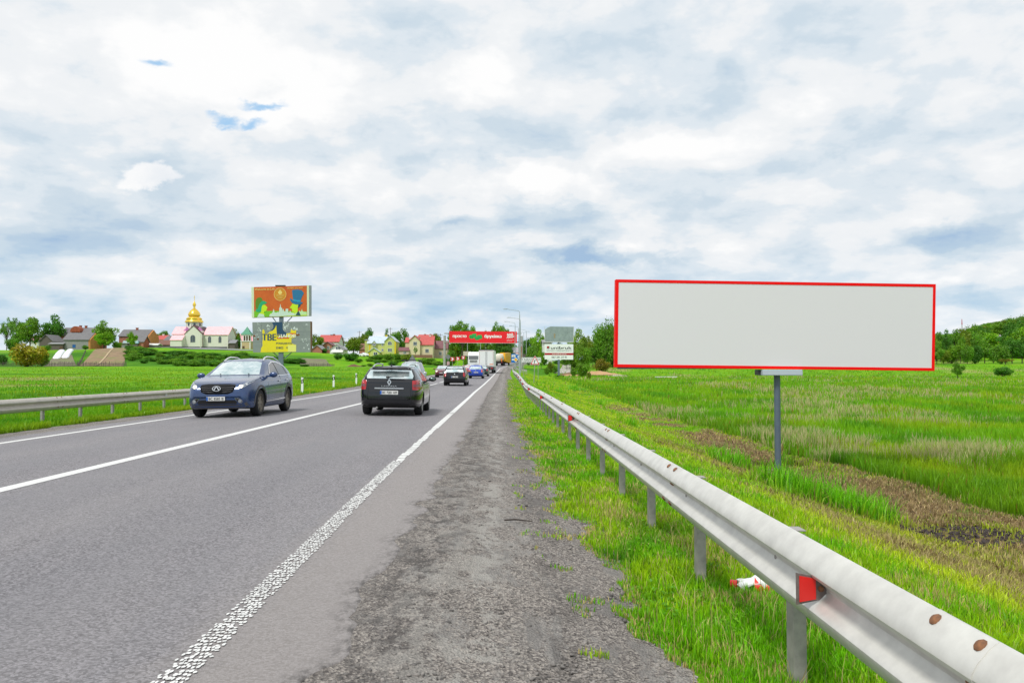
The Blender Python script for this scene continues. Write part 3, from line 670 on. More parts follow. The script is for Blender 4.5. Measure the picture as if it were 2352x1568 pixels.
def rail_run(root, ux, ztop, side, joints, beammat, boltmax, npaths=4, zoff=lambda y: 0):
    """W-beam lengths between consecutive joint positions; side=-1: the wave faces -X"""
    bolt_me = MB().lathe([(0, .011), (.012, .010), (.020, .004), (.022, 0)], 10, axis='X').mesh('bolt', RUST, True)
    beams = []
    for j in range(len(joints)-1):
        y0, y1 = joints[j]-.16, joints[j+1]+.16; mb = MB(); m = 7; base = 0
        ys2 = np.linspace(y0, y1, m)
        n_ = len(PROF); vs_ = []
        lap = .0035*(j % 2)
        for t_ in (0, 1):
            for y_ in ys2:
                for i_, (px_, pz_) in enumerate(PROF):
                    off = t_*.004-lap
                    vs_.append((ux(y_)+(px_+off)*(-side), y_, ztop(y_)+pz_))
        f_ = []
        for t_ in (0, 1):
            o_ = t_*m*n_
            for a in range(m-1):
                for b in range(n_-1): f_.append((o_+a*n_+b, o_+a*n_+b+1, o_+(a+1)*n_+b+1, o_+(a+1)*n_+b))
        o_ = m*n_
        for a in range(m-1):
            for b in (0, n_-1): f_.append((a*n_+b, (a+1)*n_+b, o_+(a+1)*n_+b, o_+a*n_+b))
        for a in (0, m-1):
            for b in range(n_-1): f_.append((a*n_+b, a*n_+b+1, o_+a*n_+b+1, o_+a*n_+b))
        mb.add(vs_, f_); bo = mb.build('rail_beam', beammat, root, True); beams.append(bo)
        if j < boltmax:
            yj = joints[j+1]
            for dy in (-.12, .12):
                for k_ in (1.9, 6.6, 14.3):
                    i0 = int(k_); a_ = PROF[i0]; b_ = PROF[i0+1]; f = k_-i0
                    if k_ == 6.6 and dy > 0: continue
                    px_ = a_[0]*(1-f)+b_[0]*f; pz_ = a_[1]*(1-f)+b_[1]*f
                    bo2 = link(bolt_me, 'bolt', bo); nx, nz = (b_[1]-a_[1])*(-side), -(b_[0]-a_[0])
                    bo2.location = (ux(yj+dy)+(px_-lap-.002)*(-side), yj+dy, ztop(yj+dy)+pz_)
                    bo2.rotation_euler = (0, math.atan2(-nz, nx), 0)
    return beams
def post_mesh(h, zt, side):
    mb = MB(); s_ = -side
    # C-channel post with a spacer block behind the beam
    mb.box(.055*s_-.003, .055*s_+.003, -.05, .05, -h, zt); mb.box(min(.055*s_, .115*s_), max(.055*s_, .115*s_), -.05, -.044, -h, zt); mb.box(min(.055*s_, .115*s_), max(.055*s_, .115*s_), .044, .05, -h, zt)
    mb.box(min(.008*s_, .052*s_), max(.008*s_, .052*s_), -.035, .035, zt-.26, zt-.03)
    mb.box(min(.05*s_, .118*s_), max(.05*s_, .118*s_), -.052, .052, zt+.012, zt+.018)
    return mb.mesh('post', GALVD)
ur = lambda y: 1.36+.005*min(max(y, 0), 30)+float(S(y))
zt_r = lambda y: float(ZR(y))+.556
gr = thing('guardrail', 'long galvanised steel guardrail with red reflectors and rusty bolts along the right shoulder', 'guardrail', (0, 0, 0))
jr = [-1.65+4.08*i for i in range(46)]
rail_run(gr, ur, zt_r, -1, jr, GALV, 12)
pm = post_mesh(.86, -.055, -1)
for i in range(0, 92):
    y_ = .1+2*i
    o = link(pm, 'post', gr); o.location = (ur(y_), y_, zt_r(y_))
for y_ in (3.45, 15.7, 27.8, 40, 52, 64, 76, 88):
    mb = MB(); a_ = .045
    # trapezoid reflector on a folded bracket that stands out of the valley, facing along the road
    mb.prism([(-.130,-.054),(-.062,-.042),(-.062,.042),(-.130,.054)], 0, .004); o = mb.build('reflector', REDR, gr); o.location = (ur(y_)+.0, y_, zt_r(y_)-.163)
    mb = MB(); mb.prism([(-.143,-.066),(-.045,-.047),(-.016,-.02),(-.016,.02),(-.045,.047),(-.143,.066)], .0045, .0085); mb.box(-.012, -.004, .0075, .06, -.03, .03); mb.build('bracket', mat('bracket_steel', (.22,.19,.18), .6, .3, c2=(.15,.12,.11), vscale=30), o); MB().lathe([(0,-.010),(.010,-.008),(.013,.002)], 10, (-.040,0,.0), axis='Y').build('bolt', RUST, o, True)
# oval head bolts in the valley at each post
vb = MB().lathe([(0,.008),(.010,.007),(.013,0)], 8, axis='X').mesh('bolt', GALVD, True)
for i in range(1, 14):
    o = link(vb, 'bolt', gr); y_ = .1+2*i; o.location = (ur(y_)-.013, y_, zt_r(y_)-.176); o.rotation_euler = (0, math.pi, 0)

ul = lambda y: -12.1+float(S(y)); zt_l = lambda y: float(ZR(y))+.58
gl = thing('guardrail', 'weathered grey guardrail with a white reflector along the left edge of the road', 'guardrail', (0, 0, 0))
rail_run(gl, ul, zt_l, 1, [6.9+4*i for i in range(10)], GALVL, 10)
pm = post_mesh(.80, -.005, 1)
for i in range(18):
    y_ = 8.3+2*i; o = link(pm, 'post', gl); o.location = (ul(y_), y_, zt_l(y_))
mb = MB(); mb.prism([(.104,-.052),(.034,-.040),(.034,.040),(.104,.052)], 0, .004); o = mb.build('reflector', WHR, gl); o.location = (ul(30.1), 30.1, zt_l(0)-.176)

def curve_rail(label, pts, n_, hgt=.75, drop=0):
    root = thing('guardrail', label, 'guardrail'); pts = [Vector(p) for p in pts]
    L_ = [0]
    for a, b in zip(pts, pts[1:]): L_.append(L_[-1]+(b-a).length)
    def P(s_):
        for i in range(len(pts)-1):
            if s_ <= L_[i+1] or i == len(pts)-2: return pts[i].lerp(pts[i+1], (s_-L_[i])/(L_[i+1]-L_[i]))
    mb = MB(); ss = np.linspace(0, L_[-1], n_*2+1); n2 = len(PROF); vs_ = []
    for s_ in ss:
        p_ = P(s_); d_ = (P(min(s_+.5, L_[-1]))-P(max(s_-.5, 0))).normalized(); nrm = Vector((-d_.y, d_.x, 0)).normalized()
        for (a, b) in PROF: vs_.append(p_+nrm*(-a)+Vector((0, 0, b)))
    f_ = [(i*n2+k, i*n2+k+1, (i+1)*n2+k+1, (i+1)*n2+k) for i in range(len(ss)-1) for k in range(n2-1)]
    mb.add(vs_, f_); mb.build('rail_beam', GALV, root, True)
    m_ = MB().box(-.04, .04, -.04, .04, -1.1, -.02).mesh('post', GALVD)
    for i in range(n_+1):
        o = link(m_, 'post', root); o.location = P(L_[-1]*i/n_)
e_ = Vector((ur(182), 182.5, zt_r(182)))
curve_rail('short grey guardrail turning right onto the side road behind the lamp posts', [at(1167,839,184), at(1182,834.5,196), at(1200,831.5,208), at(1222,828,222)], 18)
curve_rail('low grey guardrail spur that ends just right of the nearest lamp post', [at(1167,840,184), at(1180,843,172), at(1197,846,160), at(1210,848.5,150)], 14)

# ------------------------------------------------------------------ delineator posts
WHP = mat('white_plastic', (.82,.83,.83), .5); BLK = mat('black_paint', (.02,.02,.022), .5)
def delin(px, Y, label, side=-1):
    b = at(px, 850, Y); root = thing('delineator_post', label, 'delineator', (b.x, Y, Hs(b.x, Y)-.02), 0, 'white delineator posts')
    MB().prism([(-.065,0),(.065,0),(.065,.97),(-.065,1.0)], -.03, .03).build('post', WHP, root)
    MB().prism([(-.068,.60),(.068,.66),(.068,.90),(-.068,.84)], -.034, .034).build('band', BLK, root)
    MB().box(-.02, .02, -.038, -.034, .66, .83).build('reflector', WHR, root)
delin(694.5, 50.6, 'white black-banded delineator post nearest the rear of the blue car')
delin(766.5, 60.2, 'white black-banded delineator post in the middle of the three on the left verge')
delin(818.5, 70.2, 'white black-banded delineator post just left of the black estate car')
delin(1056.5, 176, 'tiny white delineator post on the far bank under the red billboard')

# ------------------------------------------------------------------ big blank billboard
BLANK = mat('blank_poster', (.72,.70,.735), .6, spec=.3); REDF = mat('red_frame', (.90,.002,.002), .6, spec=.2)
SLATE = mat('slate_paint', (.085,.115,.165), .45, c2=(.11,.14,.185), vscale=3); LBOX = mat('light_box', (.48,.53,.61), .4); RB = mat('rusted_base', (.16,.10,.07), .9, c2=(.07,.05,.04), vscale=20)
Yb = 22.0; c_ = at(1790, 1088, Yb); gz = Hs(c_.x, Yb)
bb = thing('billboard', 'huge blank grey billboard with a bright red frame on a single slate-grey pole', 'billboard', (c_.x, Yb, gz))
def loc_(px, py, Y=Yb): q = at(px, py, Y); return (q.x-c_.x, q.z-gz)
tl, tr, br, bl = loc_(1414,642), loc_(2147,653), loc_(2144,851.5), loc_(1411.5,843)
def inset(q, dx, dz):
    (a, b, c, d) = q; return [(a[0]+dx, a[1]-dz), (b[0]-dx, b[1]-dz), (c[0]-dx, c[1]+dz), (d[0]+dx, d[1]+dz)]
outer = [tl, tr, br, bl]; inner = inset(outer, .075, .078)
MB().prism(list(reversed(inner)), -.05, .18).build('panel', BLANK, bb)
mb = MB()
for i in range(4):
    j = (i+1) % 4; mb.prism([outer[i], outer[j], inner[j], inner[i]], -.058, .20)
mb.build('frame', REDF, bb)
ph = loc_(1790, 850)[1]
MB().tube((0,.10,0), (0,.10,ph), .083, .083, 20).build('pole', SLATE, bb, True)
x0, x1 = loc_(1747.5,850)[0], loc_(1839,850)[0]; zt_, zb_ = loc_(1790,848.5)[1], loc_(1790,862)[1]
mb = MB().box(x0, x1, -.16, .30, zb_, zt_); o = mb.build('light_box', LBOX, bb)
bm = bmesh.new(); bm.from_mesh(o.data); bmesh.ops.bevel(bm, geom=bm.edges[:], offset=.015, segments=2, affect='EDGES'); bm.to_mesh(o.data); bm.free()
MB().box(x0-.07, x0-.003, .0, .30, zb_+.01, zt_).build('shaded_face', DKM, bb)  # dark block painted in for the shaded left face of the light box
MB().box(tl[0]+.05, tr[0]-.05, -.02, .14, bl[1]-.045, bl[1]+.02).build('bottom_beam', SLATE, bb)
mb = MB()
for k_ in range(8):
    a_ = k_*math.pi/4; dx, dy = math.cos(a_), math.sin(a_); nx, ny = -dy*.008, dx*.008
    mb.add([(dx*.08-nx, .1+dy*.08-ny, 0), (dx*.17-nx, .1+dy*.17-ny, 0), (dx*.08-nx, .1+dy*.08-ny, .2), (dx*.08+nx, .1+dy*.08+ny, 0), (dx*.17+nx, .1+dy*.17+ny, 0), (dx*.08+nx, .1+dy*.08+ny, .2)], [(0,1,2),(3,5,4),(0,3,4,1),(1,4,5,2),(2,5,3,0)])
mb.lathe([(0,.02),(.19,.02),(.19,-.05)], 12, (0,.1,0)); mb.build('base_flange', RB, bb)
MB().lathe([(0,.055),(.5,.05),(.58,-.08)], 14, (.2,.35,-.05)).build('footing', mat('concrete', (.42,.39,.34), .9, c2=(.3,.27,.23), vscale=6), bb)

# ------------------------------------------------------------------ generic two-panel billboard parts
def board_coords(root, Y):
    lx, lz = root.location.x, root.location.z
    return lambda px, py: ((at(px, py, Y).x-lx), (at(px, py, Y).z-lz))
Yl = 83.0; q = at(1099 if False else 644, 850, Yl)
GPAN = mat('grey_metal_panel', (.20,.225,.235), .6, c2=(.26,.285,.29), vscale=1.2); STEELD = mat('dark_steel', (.09,.12,.17), .5)
lb = thing('billboard', 'two-panel billboard with an orange poster above torn yellow paper', 'billboard', (q.x, Yl, Hs(q.x, Yl)))
Zq = board_coords(lb, Yl)
def z8(x, y):      # pixel of the enlarged photo crop -> frame pixel
    return Zq(562.7+x*.12447, 643.1+y*.12447)
ORG = mat('poster_orange', (.62,.125,.010), .55, c2=(.52,.085,.008), vscale=.8); CRM = mat('poster_cream', (.62,.70,.50), .6); POLE = mat('blue_grey_paint', (.13,.17,.22), .5)
def panel(corners, d, m, name, y0=0.0): MB().prism(corners, y0, y0+d).build(name, m, lb)
up = [z8(118,132), z8(1212,98), z8(1212,660), z8(128,694)]
MB().prism(list(reversed(up)), .0, .40).build('upper_panel', GPAN, lb)
MB().prism(list(reversed([z8(165,130), z8(1142,104), z8(1145,662), z8(170,690)])), -.03, -.001).build('poster', ORG, lb)
post = lb.children[-1]
def art(pts, m, lay, name='artwork', mapf=z8):
    o = MB().prism([mapf(*p) for p in pts], -.034-.006*lay, -.0315-.006*lay+.0).build(name, m, post); return o
PG = mat('poster_green', (.16,.48,.01), .6); PYG = mat('poster_lime', (.52,.72,.01), .6); PB = mat('poster_blue', (.01,.15,.33), .6); PB2 = mat('poster_light_blue', (.01,.30,.52), .6)
PGD = mat('poster_dark_green', (.09,.22,.01), .6); PTL = mat('poster_teal', (.01,.36,.16), .6); PPL = mat('poster_pale', (.50,.72,.38), .6); PW = mat('poster_pale_grey', (.55,.68,.60), .6); PY = mat('poster_gold', (.80,.60,.18), .6); PNV = mat('poster_navy', (.01,.06,.10), .6)
MB().prism([z8(*p) for p in [(118,133),(165,131),(170,692),(128,694)]], -.03, -.002).build('side_strip', CRM, lb)
MB().prism([z8(*p) for p in [(1144,102),(1180,100),(1184,660),(1147,662)]], -.03, -.002).build('side_strip', CRM, lb)
art([(172,572),(620,568),(1142,580),(1144,660),(172,686)], PG, 0); art([(455,620),(560,600),(700,600),(1142,590),(1144,660),(455,676)], PYG, 1)
cat_ = [(455,640),(490,618),(515,590),(520,560),(530,528),(542,560),(548,600),(585,600),(600,590),(632,590),(634,520),(645,505),(656,436),(668,505),(688,520),(690,575),(700,535),(712,535),(725,580),(750,580),(752,530),(800,530),(802,600),(822,598),(836,550),(850,598),(905,612),(940,640),(940,650),(640,668),(455,674)]
art(cat_, PW, 2); art([(985,610),(1000,575),(1015,560),(1022,585),(1040,570),(1052,528),(1062,570),(1090,585),(1138,590),(1140,640),(985,645)], PPL, 2)
def circ(cx, cy, r, n=28): return [(cx+r*math.cos(2*math.pi*i/n), cy+r*math.sin(2*math.pi*i/n)) for i in range(n)]
mb = MB()
for i in range(28):
    a0, a1 = 2*math.pi*i/28, 2*math.pi*(i+1)/28
    mb.prism([z8(650+r_*math.cos(a_), 263+r_*1.05*math.sin(a_)) for r_, a_ in ((114,a0),(114,a1),(106,a1),(106,a0))], -.046, -.036)
mb.build('emblem_ring', PY, post)
art(circ(650,263,105), mat('poster_amber', (.60,.24,.01), .6), 0); art([(612,235),(625,200),(634,210),(640,180),(660,180),(664,208),(676,200),(688,235),(668,262),(632,262)], PY, 1, 'emblem')
woman_hat = [(195,420),(205,360),(235,325),(280,318),(318,340),(325,385),(300,430),(255,500),(215,540),(200,500)]
art(woman_hat, PGD, 1); art([(196,545),(235,530),(270,440),(305,392),(345,380),(405,412),(408,422),(370,445),(335,450),(310,500),(300,585),(240,592),(205,578)], PTL, 2)
art([(310,500),(325,465),(360,452),(385,470),(418,505),(414,525),(402,535),(405,560),(392,575),(362,575),(350,612),(375,640),(300,660),(262,625),(300,585)], PYG, 3); art([(228,688),(250,640),(265,612),(300,625),(345,632),(368,684)], PW, 4)
art([(870,186),(900,178),(985,172),(1050,190),(1090,240),(1050,320),(1030,385),(955,385),(890,360),(876,260)], PB, 3); art([(888,345),(955,372),(1030,370),(1022,402),(955,400),(890,380)], PB2, 4)
art([(834,340),(850,338),(888,378),(955,402),(1030,402),(1068,410),(1062,430),(1010,452),(930,448),(868,418),(838,375)], PB, 5)
art([(875,435),(940,450),(985,455),(975,520),(975,580),(945,610),(870,580),(872,545),(862,528),(826,512),(862,465)], PYG, 3); art([(960,450),(1036,440),(1020,490),(985,512),(960,500)], PNV, 2); art([(938,650),(985,575),(1005,590),(1030,655)], PNV, 4); art([(905,652),(925,610),(965,590),(938,650)], PPL, 5)
def ptext(s, cx, cy, w, h, m, ang=0, bold=0, mapf=z8, par=None, y=-.05, lx=None):
    a = mapf(cx, cy); b = mapf(cx+w, cy); hh = abs(mapf(cx, cy+h)[1]-a[1])
    return text(s, hh, m, par or post, 'lettering', (a[0], y, a[1]), width=abs(b[0]-a[0]), bold=bold, rot=(math.pi/2, -ang, 0))
ptext('Welcome to Lviv', 368, 168, 368, 42, PY, R(-1.5)*-1, .01); ptext('Ласкаво просимо!', 923, 147, 292, 32, PY, R(1.5), .01); ptext('ЦІКАВИНКИ', 650, 287, 130, 26, PY, 0, .01, y=-.06); ptext('ЛЬВОВА', 652, 325, 92, 22, PY, 0, .01, y=-.06)
lo = [z8(135,778), z8(1206,760), z8(1210,1330), z8(150,1335)]
MB().prism(list(reversed(lo)), .0, .40).build('lower_panel', GPAN, lb); lp = lb.children[-1]
MB().prism([z8(*p) for p in [(1206,760),(1224,764),(1226,1326),(1210,1330)]], .0, .42).build('panel_edge', mat('brown_edge', (.16,.08,.04), .8), lb)
mb = MB()
for yy_ in (960, 1145): a = z8(140, yy_); b = z8(1205, yy_-12); mb.prism([a, b, (b[0], b[1]-.018), (a[0], a[1]-.018)], -.004, -.001)
for xx_ in (300, 575, 850): a = z8(xx_, 775); b = z8(xx_+6, 1332); mb.prism([a, (a[0]+.018, a[1]), (b[0]+.018, b[1]), b], -.008, -.005)
mb.build('seam', mat('seam_grey', (.13,.15,.16), .7), lp)
YEL = mat('torn_yellow_paper', (.80,.66,.008), .6, c2=(.74,.60,.02), vscale=2)
def lart(pts, m, lay, name='torn_paper'): return MB().prism([z8(*p) for p in pts], -.010-.004*lay, -.0075-.004*lay).build(name, m, lp)
lart([(288,1332),(300,1250),(325,1210),(322,1140),(333,1080),(322,1000),(318,930),(345,905),(365,960),(360,990),(420,985),(470,940),(540,900),(578,830),(585,960),(750,990),(838,975),(850,905),(880,925),(915,935),(942,915),(944,1000),(930,1060),(858,1075),(856,1150),(880,1180),(945,1195),(944,1322),(288,1332)], YEL, 0)
lart([(500,782),(695,772),(694,900),(720,945),(762,970),(765,1015),(720,1040),(590,1030),(578,830),(545,900),(510,930),(460,945),(520,890),(528,840)], mat('poster_deep_blue', (.012,.055,.13), .6), 1)
lart([(832,978),(944,978),(944,992),(838,1000)], mat('poster_red', (.62,.02,.02), .6), 1); lart([(585,1060),(815,1060),(812,1080),(600,1082)], MATS['poster_red'], 2)
lart([(790,1200),(945,1195),(944,1322),(795,1325)], mat('faded_yellow', (.76,.72,.18), .6), 2)
LBL = MATS['poster_deep_blue']; WHT = mat('white_paint', (.82,.82,.82), .5)
def lt(s, cx, cy, w, h, m, bold=.02, lay=4): return ptext(s, cx, cy, w, h, m, 0, bold, par=lp, y=-.014-.004*lay)
lt('ТВЕ', 450, 1052, 250, 118, LBL, .04); lt('РДО', 622, 1018, 92, 36, PY, .02, 5); lt('ДАНОВ', 780, 1035, 310, 70, WHT, .03, 5); lt('РОМАДЯНСЬ', 722, 1168, 290, 34, LBL, .02); lt('ЕНКО', 642, 1248, 124, 40, LBL, .02); lt('Є', 778, 1246, 26, 30, LBL, .02)
r_ = np.random.default_rng(31)
PSC = mat('paper_scraps', (.60,.64,.66), .8)
mb = MB()
for cx, cy, sx, sy, n_ in ((290,920,50,50,10),(420,845,35,30,8),(440,900,30,20,6),(750,850,50,70,16),(900,890,60,30,12),(950,905,60,30,8),(1150,810,50,20,6),(1080,1090,90,90,9),(1160,1200,40,90,5),(260,800,60,30,5),(205,1050,60,50,8),(990,1000,30,30,3)):
    for k_ in range(n_):
        x_, y_ = cx+r_.normal(0, sx*.5), cy+r_.normal(0, sy*.5); a_ = r_.uniform(3, 13); b_ = r_.uniform(5, 20); q0 = [(x_-a_, y_-b_*r_.random()), (x_+a_*.5, y_-b_), (x_+a_, y_+b_*.6), (x_-a_*.6, y_+b_)]
        mb.prism([z8(*p) for p in q0], -.0065-.00001*k_, -.005)
mb.build('paper_scraps', PSC, lp)
for cx, cy, rx, ry in ((172,1030,24,20),(238,1088,20,16),(975,1010,36,22)): lart([(cx+rx*math.cos(a_), cy+ry*math.sin(a_)*r_.uniform(.8,1.1)) for a_ in np.arange(12)*math.pi/6], mat('rust_stain', (.17,.07,.03), .9), 1, 'rust_patch')
px0 = z8(668, 0)[0]; top_z = z8(0,110)[1]
MB().box(px0-.22, px0+.22, .08, .36, -.6, z8(0,1336)[1]).build('pole', POLE, lb); MB().box(px0-.19, px0+.19, .08, .36, z8(0,765)[1], z8(0,672)[1]).build('pole_section', POLE, lb)
for (a, b) in (((500,684),(560,768)),((858,676),(770,765)),((510,1330),(640,1450)),((850,1332),(715,1450))):
    A, B_ = z8(*a), z8(*b); MB().tube((A[0],.22,A[1]), (B_[0],.22,B_[1]), .045).build('brace', POLE, lb)
a, b = z8(560,118), z8(740,102); MB().box(a[0], b[0], -.05, .3, a[1]+.02, a[1]+.14).build('lamp_bar', DKM, lb)

# ------------------------------------------------------------------ twin billboard on the right
Yu = 175.0; q = at(1283, 850, Yu)
ub = thing('billboard', 'small billboard with a bare grey panel above a white lettered panel beside the gravel path', 'billboard', (q.x, Yu, Hs(q.x, Yu)-.1))
Zq2 = board_coords(ub, Yu)
def z5(x, y): return Zq2(1205.9+x*.14648, 677.6+y*.14648)
MB().prism(list(reversed([z5(310,545), z5(345,512), z5(400,491), z5(765,497), z5(757,735), z5(312,730)])), .0, .18).build('upper_panel', mat('zinc_sheet', (.30,.36,.37), .6, c2=(.22,.27,.28), vscale=1.0), ub); upn = ub.children[-1]
mb = MB()
for k_ in range(46):
    x_, y_ = rng.uniform(330, 745), rng.uniform(510, 725) ; a_ = rng.uniform(1, 4); b_ = rng.uniform(3, 12)
    mb.prism([z5(x_-a_, y_-b_), z5(x_+a_, y_-b_*.4), z5(x_+a_, y_+b_), z5(x_-a_, y_+b_*.5)], -.004-.00005*k_, -.001)
mb.build('stain', mat('dark_stain', (.16,.17,.16), .9), upn)
mb = MB(); mb.prism([z5(450,600), z5(475,602), z5(474,675), z5(452,672)], -.008, -.005); mb.build('rust_patch', mat('faint_rust', (.32,.26,.17), .9), upn)
mb = MB()
for a, b in (((310,495),(312,735)),((764,495),(757,738)),((310,733),(757,738))): A, B_ = z5(*a), z5(*b); mb.tube((A[0],-.03,A[1]), (B_[0],-.03,B_[1]), .05, None, 6)
mb.build('frame', mat('pale_frame', (.62,.62,.60), .5), ub)
UW = mat('poster_white', (.84,.85,.86), .5); UR = mat('poster_crimson', (.42,.012,.018), .5); UK = mat('poster_black', (.02,.022,.028), .5)
MB().prism(list(reversed([z5(308,768), z5(758,770), z5(756,1011), z5(308,1005)])), .0, .18).build('lower_panel', UW, ub); lpn = ub.children[-1]
MB().prism([z5(308,906), z5(757,907), z5(757,940), z5(308,938)], -.012, -.002).build('stripe', UR, lpn)
MB().prism([z5(342,800), z5(372,800), z5(372,830), z5(342,830)], -.012, -.002).build('logo_square', UR, lpn)
MB().prism([z5(374,800), z5(383,800), z5(383,842), z5(342,842), z5(342,833), z5(374,833)], -.012, -.002).build('logo_bracket', UK, lpn)
def ut(s, cx, cy, w, h, m, b=.0): return ptext(s, cx, cy, w, h, m, 0, b, mapf=z5, par=lpn, y=-.02)
ut('unibruk', 568, 825, 325, 44, UK, .025); ut('БРУКІВКА НАЙВИЩОЇ ЯКОСТІ', 536, 869, 392, 20, UK, .015); ut('www.unibruk.com.ua', 535, 922, 226, 15, UW, .02); ut('067 341 27 91', 536, 972, 236, 27, UK, .02)
MB().prism([z5(345,1006), z5(420,1008), z5(418,1018), z5(345,1018)], .02, .10).build('lamp_bar', UW, ub)
pz = z5(0,1010)[1]; px0 = z5(528,0)[0]
MB().box(px0-.22, px0+.22, .05, .4, -.3, pz).build('pole', POLE, ub); MB().box(px0-.2, px0+.2, .05, .35, z5(0,770)[1], z5(0,735)[1]).build('pole_section', POLE, ub)
MB().box(px0-.3, px0+.3, -.05, .5, -.3, .35).build('pole_base', POLE, ub)

# ------------------------------------------------------------------ gantry billboard over the road
Yg_ = 200.0; q = at(1112, 850, Yg_)
gb = thing('gantry_billboard', 'wide red billboard spanning the road between two concrete columns', 'billboard', (q.x, Yg_, Hs(at(1022,850,Yg_).x, Yg_)))
Zq3 = board_coords(gb, Yg_)
def z4(x, y): return Zq3(976.2+x*.14648, 677.6+y*.14648)
RED = mat('poster_bright_red', (.80,.006,.014), .5); CONC = mat('pale_concrete', (.42,.41,.40), .85, c2=(.33,.32,.31), vscale=2); RSTC = mat('rust_streak', (.26,.11,.05), .9, c2=(.36,.27,.20), vscale=1.5)
MB().prism(list(reversed([z4(382,565), z4(1440,572), z4(1440,752), z4(382,745)])), -.1, .35).build('panel', RED, gb); gp = gb.children[-1]
MB().prism([z4(382,745), z4(1440,752), z4(1440,756), z4(382,749)], -.1, .35).build('bottom_rail', mat('pale_frame', (.6,.6,.6), .5), gb)
for (x0, x1, y0, y1) in ((283,324,632,1085),(1492,1537,638,1130)):
    a, b = z4(x0, y0), z4(x1, y0); c = (a[0]+b[0])/2; r = (b[0]-a[0])/2
    o = MB().lathe([(0,a[1]),(r*.93,a[1]),(r*1.03,-1.2)], 20, (c,.9 if x0 < 500 else .9,0)).build('column', CONC, gb, True)
    if x0 > 500:
        mb = MB(); mb.lathe([(r*1.012,z4(0,800)[1]),(r*1.035,z4(0,1010)[1])], 10, (c,.9,0), arc=math.pi*.55); ob = mb.build('rust_streak', RSTC, o, True); 
        ob.rotation_euler = (0, 0, 0)
        me = ob.data; cc = np.empty(len(me.vertices)*3); me.vertices.foreach_get('co', cc); cc = cc.reshape(-1, 3)-[c, .9, 0]
        th = R(195); cc = np.stack([cc[:,0]*math.cos(th)-cc[:,1]*math.sin(th), cc[:,0]*math.sin(th)+cc[:,1]*math.cos(th), cc[:,2]], 1)+[c, .9, 0]; me.vertices.foreach_set('co', cc.ravel())
for zz_ in (600, 735):
    a = z4(300, zz_); b = z4(1515, zz_+8); MB().box(a[0], b[0], .45, .65, a[1]-.12, a[1]+.12).build('cross_beam', GALVD, gb)
WHL = mat('poster_clean_white', (.86,.85,.84), .5); GRB = mat('poster_leaf_green', (.012,.36,.07), .5); GRD = mat('poster_line_green', (.008,.17,.035), .5)
def gt(s, cx, cy, w, h, m, b=.0): return ptext(s, cx, cy, w, h, m, R(-.35), b, mapf=z4, par=gp, y=-.13)
gt('просто', 544, 652, 212, 50, WHL, .04); gt('бруківка', 1066, 650, 262, 64, WHL, .04); gt('МІЙ', 1334, 614, 88, 40, WHL, .05); gt('ДВІР', 1340, 658, 112, 40, WHL, .05); gt('0 800 302 707', 1338, 703, 108, 11, WHL, 0); gt('mdvir.ua', 1322, 720, 76, 11, WHL, 0)
def gart(pts, m, lay): return MB().prism([z4(*p) for p in pts], -.105-.006*lay, -.1015-.006*lay).build('block_artwork', m, gp)
gart([(692,640),(712,620),(735,622),(748,604),(775,606),(802,600),(808,628),(795,665),(765,668),(760,684),(712,682),(695,668)], GRB, 0)
gart([(770,668),(785,650),(812,646),(822,626),(850,628),(882,618),(898,655),(895,682),(860,690),(842,700),(795,706),(785,690)], GRB, 1)
mb = MB()
for A, B_ in (((695,655),(740,660)),((740,660),(760,645)),((712,660),(714,680)),((740,660),(742,682)),((775,684),(830,684)),((830,684),(850,668)),((850,668),(896,664)),((800,686),(802,704)),((850,670),(856,688))):
    a, b = z4(*A), z4(*B_); mb.tube((a[0],-.122,a[1]), (b[0],-.122,b[1]), .03, None, 4)
mb.build('block_outline', GRD, gp)
a = z4(450,722); b = z4(690,724); MB().box(a[0], b[0], -.106, -.102, a[1]-.03, a[1]+.03).build('small_print', mat('poster_pink', (.75,.12,.13), .5), gp)

# ------------------------------------------------------------------ street lamps
LMP = mat('lamp_pole_steel', (.36,.40,.42), .45, .2)
def lamp(px, Y, pytop, label, twin=False, armL=2.2):
    x = X_(px, Y); z0_ = Hs(x, Y)-.1; zt_ = Z_(pytop, Y); h = zt_-z0_
    root = thing('street_lamp', label, 'street lamp', (x, Y, z0_), 0, 'slim steel street lamps along the road')
    mb = MB(); mb.path([(0,0,0),(0,0,h*.5),(0,0,h-1.0)], [.12,.09,.065], 10); mb.build('pole', LMP, root, True)
    for s_ in ((-1, 1) if twin else (-1,)):
        mb = MB(); mb.path([(0,0,h-1.02),(0,0,h-.75),(s_*.05,0,h-.48),(s_*.22,0,h-.36),(s_*armL*.55,0,h-.2),(s_*armL*.8,0,h-.1)], .04, 8); mb.build('arm', LMP, root, True)
        mb = MB(); mb.ell((s_*(armL*.8+.35),0,h-.08), (.42,.13,.07), 12, 6); mb.build('lamp_head', LMP, root, True)
    MB().box(-.13, .13, -.13, .13, -.05, .9).build('pole_base', LMP, root)
lamp(1193.6, 133, 708.5, 'tallest street lamp, nearest, right of the road beside the town sign', armL=2.4)
lamp(1195.2, 160, 728, 'second nearest street lamp, its pole overlapping the tallest one', armL=2.4)
lamp(1183.2, 187, 737.5, 'street lamp whose pole crosses the right end of the red billboard', armL=2.2)
lamp(1191.3, 216, 747.5, 'fourth street lamp along the right kerb before the bend', armL=2.2)
lamp(1208.9, 245, 755.5, 'right-hand far street lamp standing clear against the sky')
lamp(1203.0, 275, 760.5, 'farthest street lamp with two arms beyond the concrete column', True, 1.6)
lamp(1073.6, 225, 775, 'left street lamp pole visible below the left half of the red billboard')
lamp(1103.6, 260, 772, 'street lamp pole visible below the middle of the red billboard')

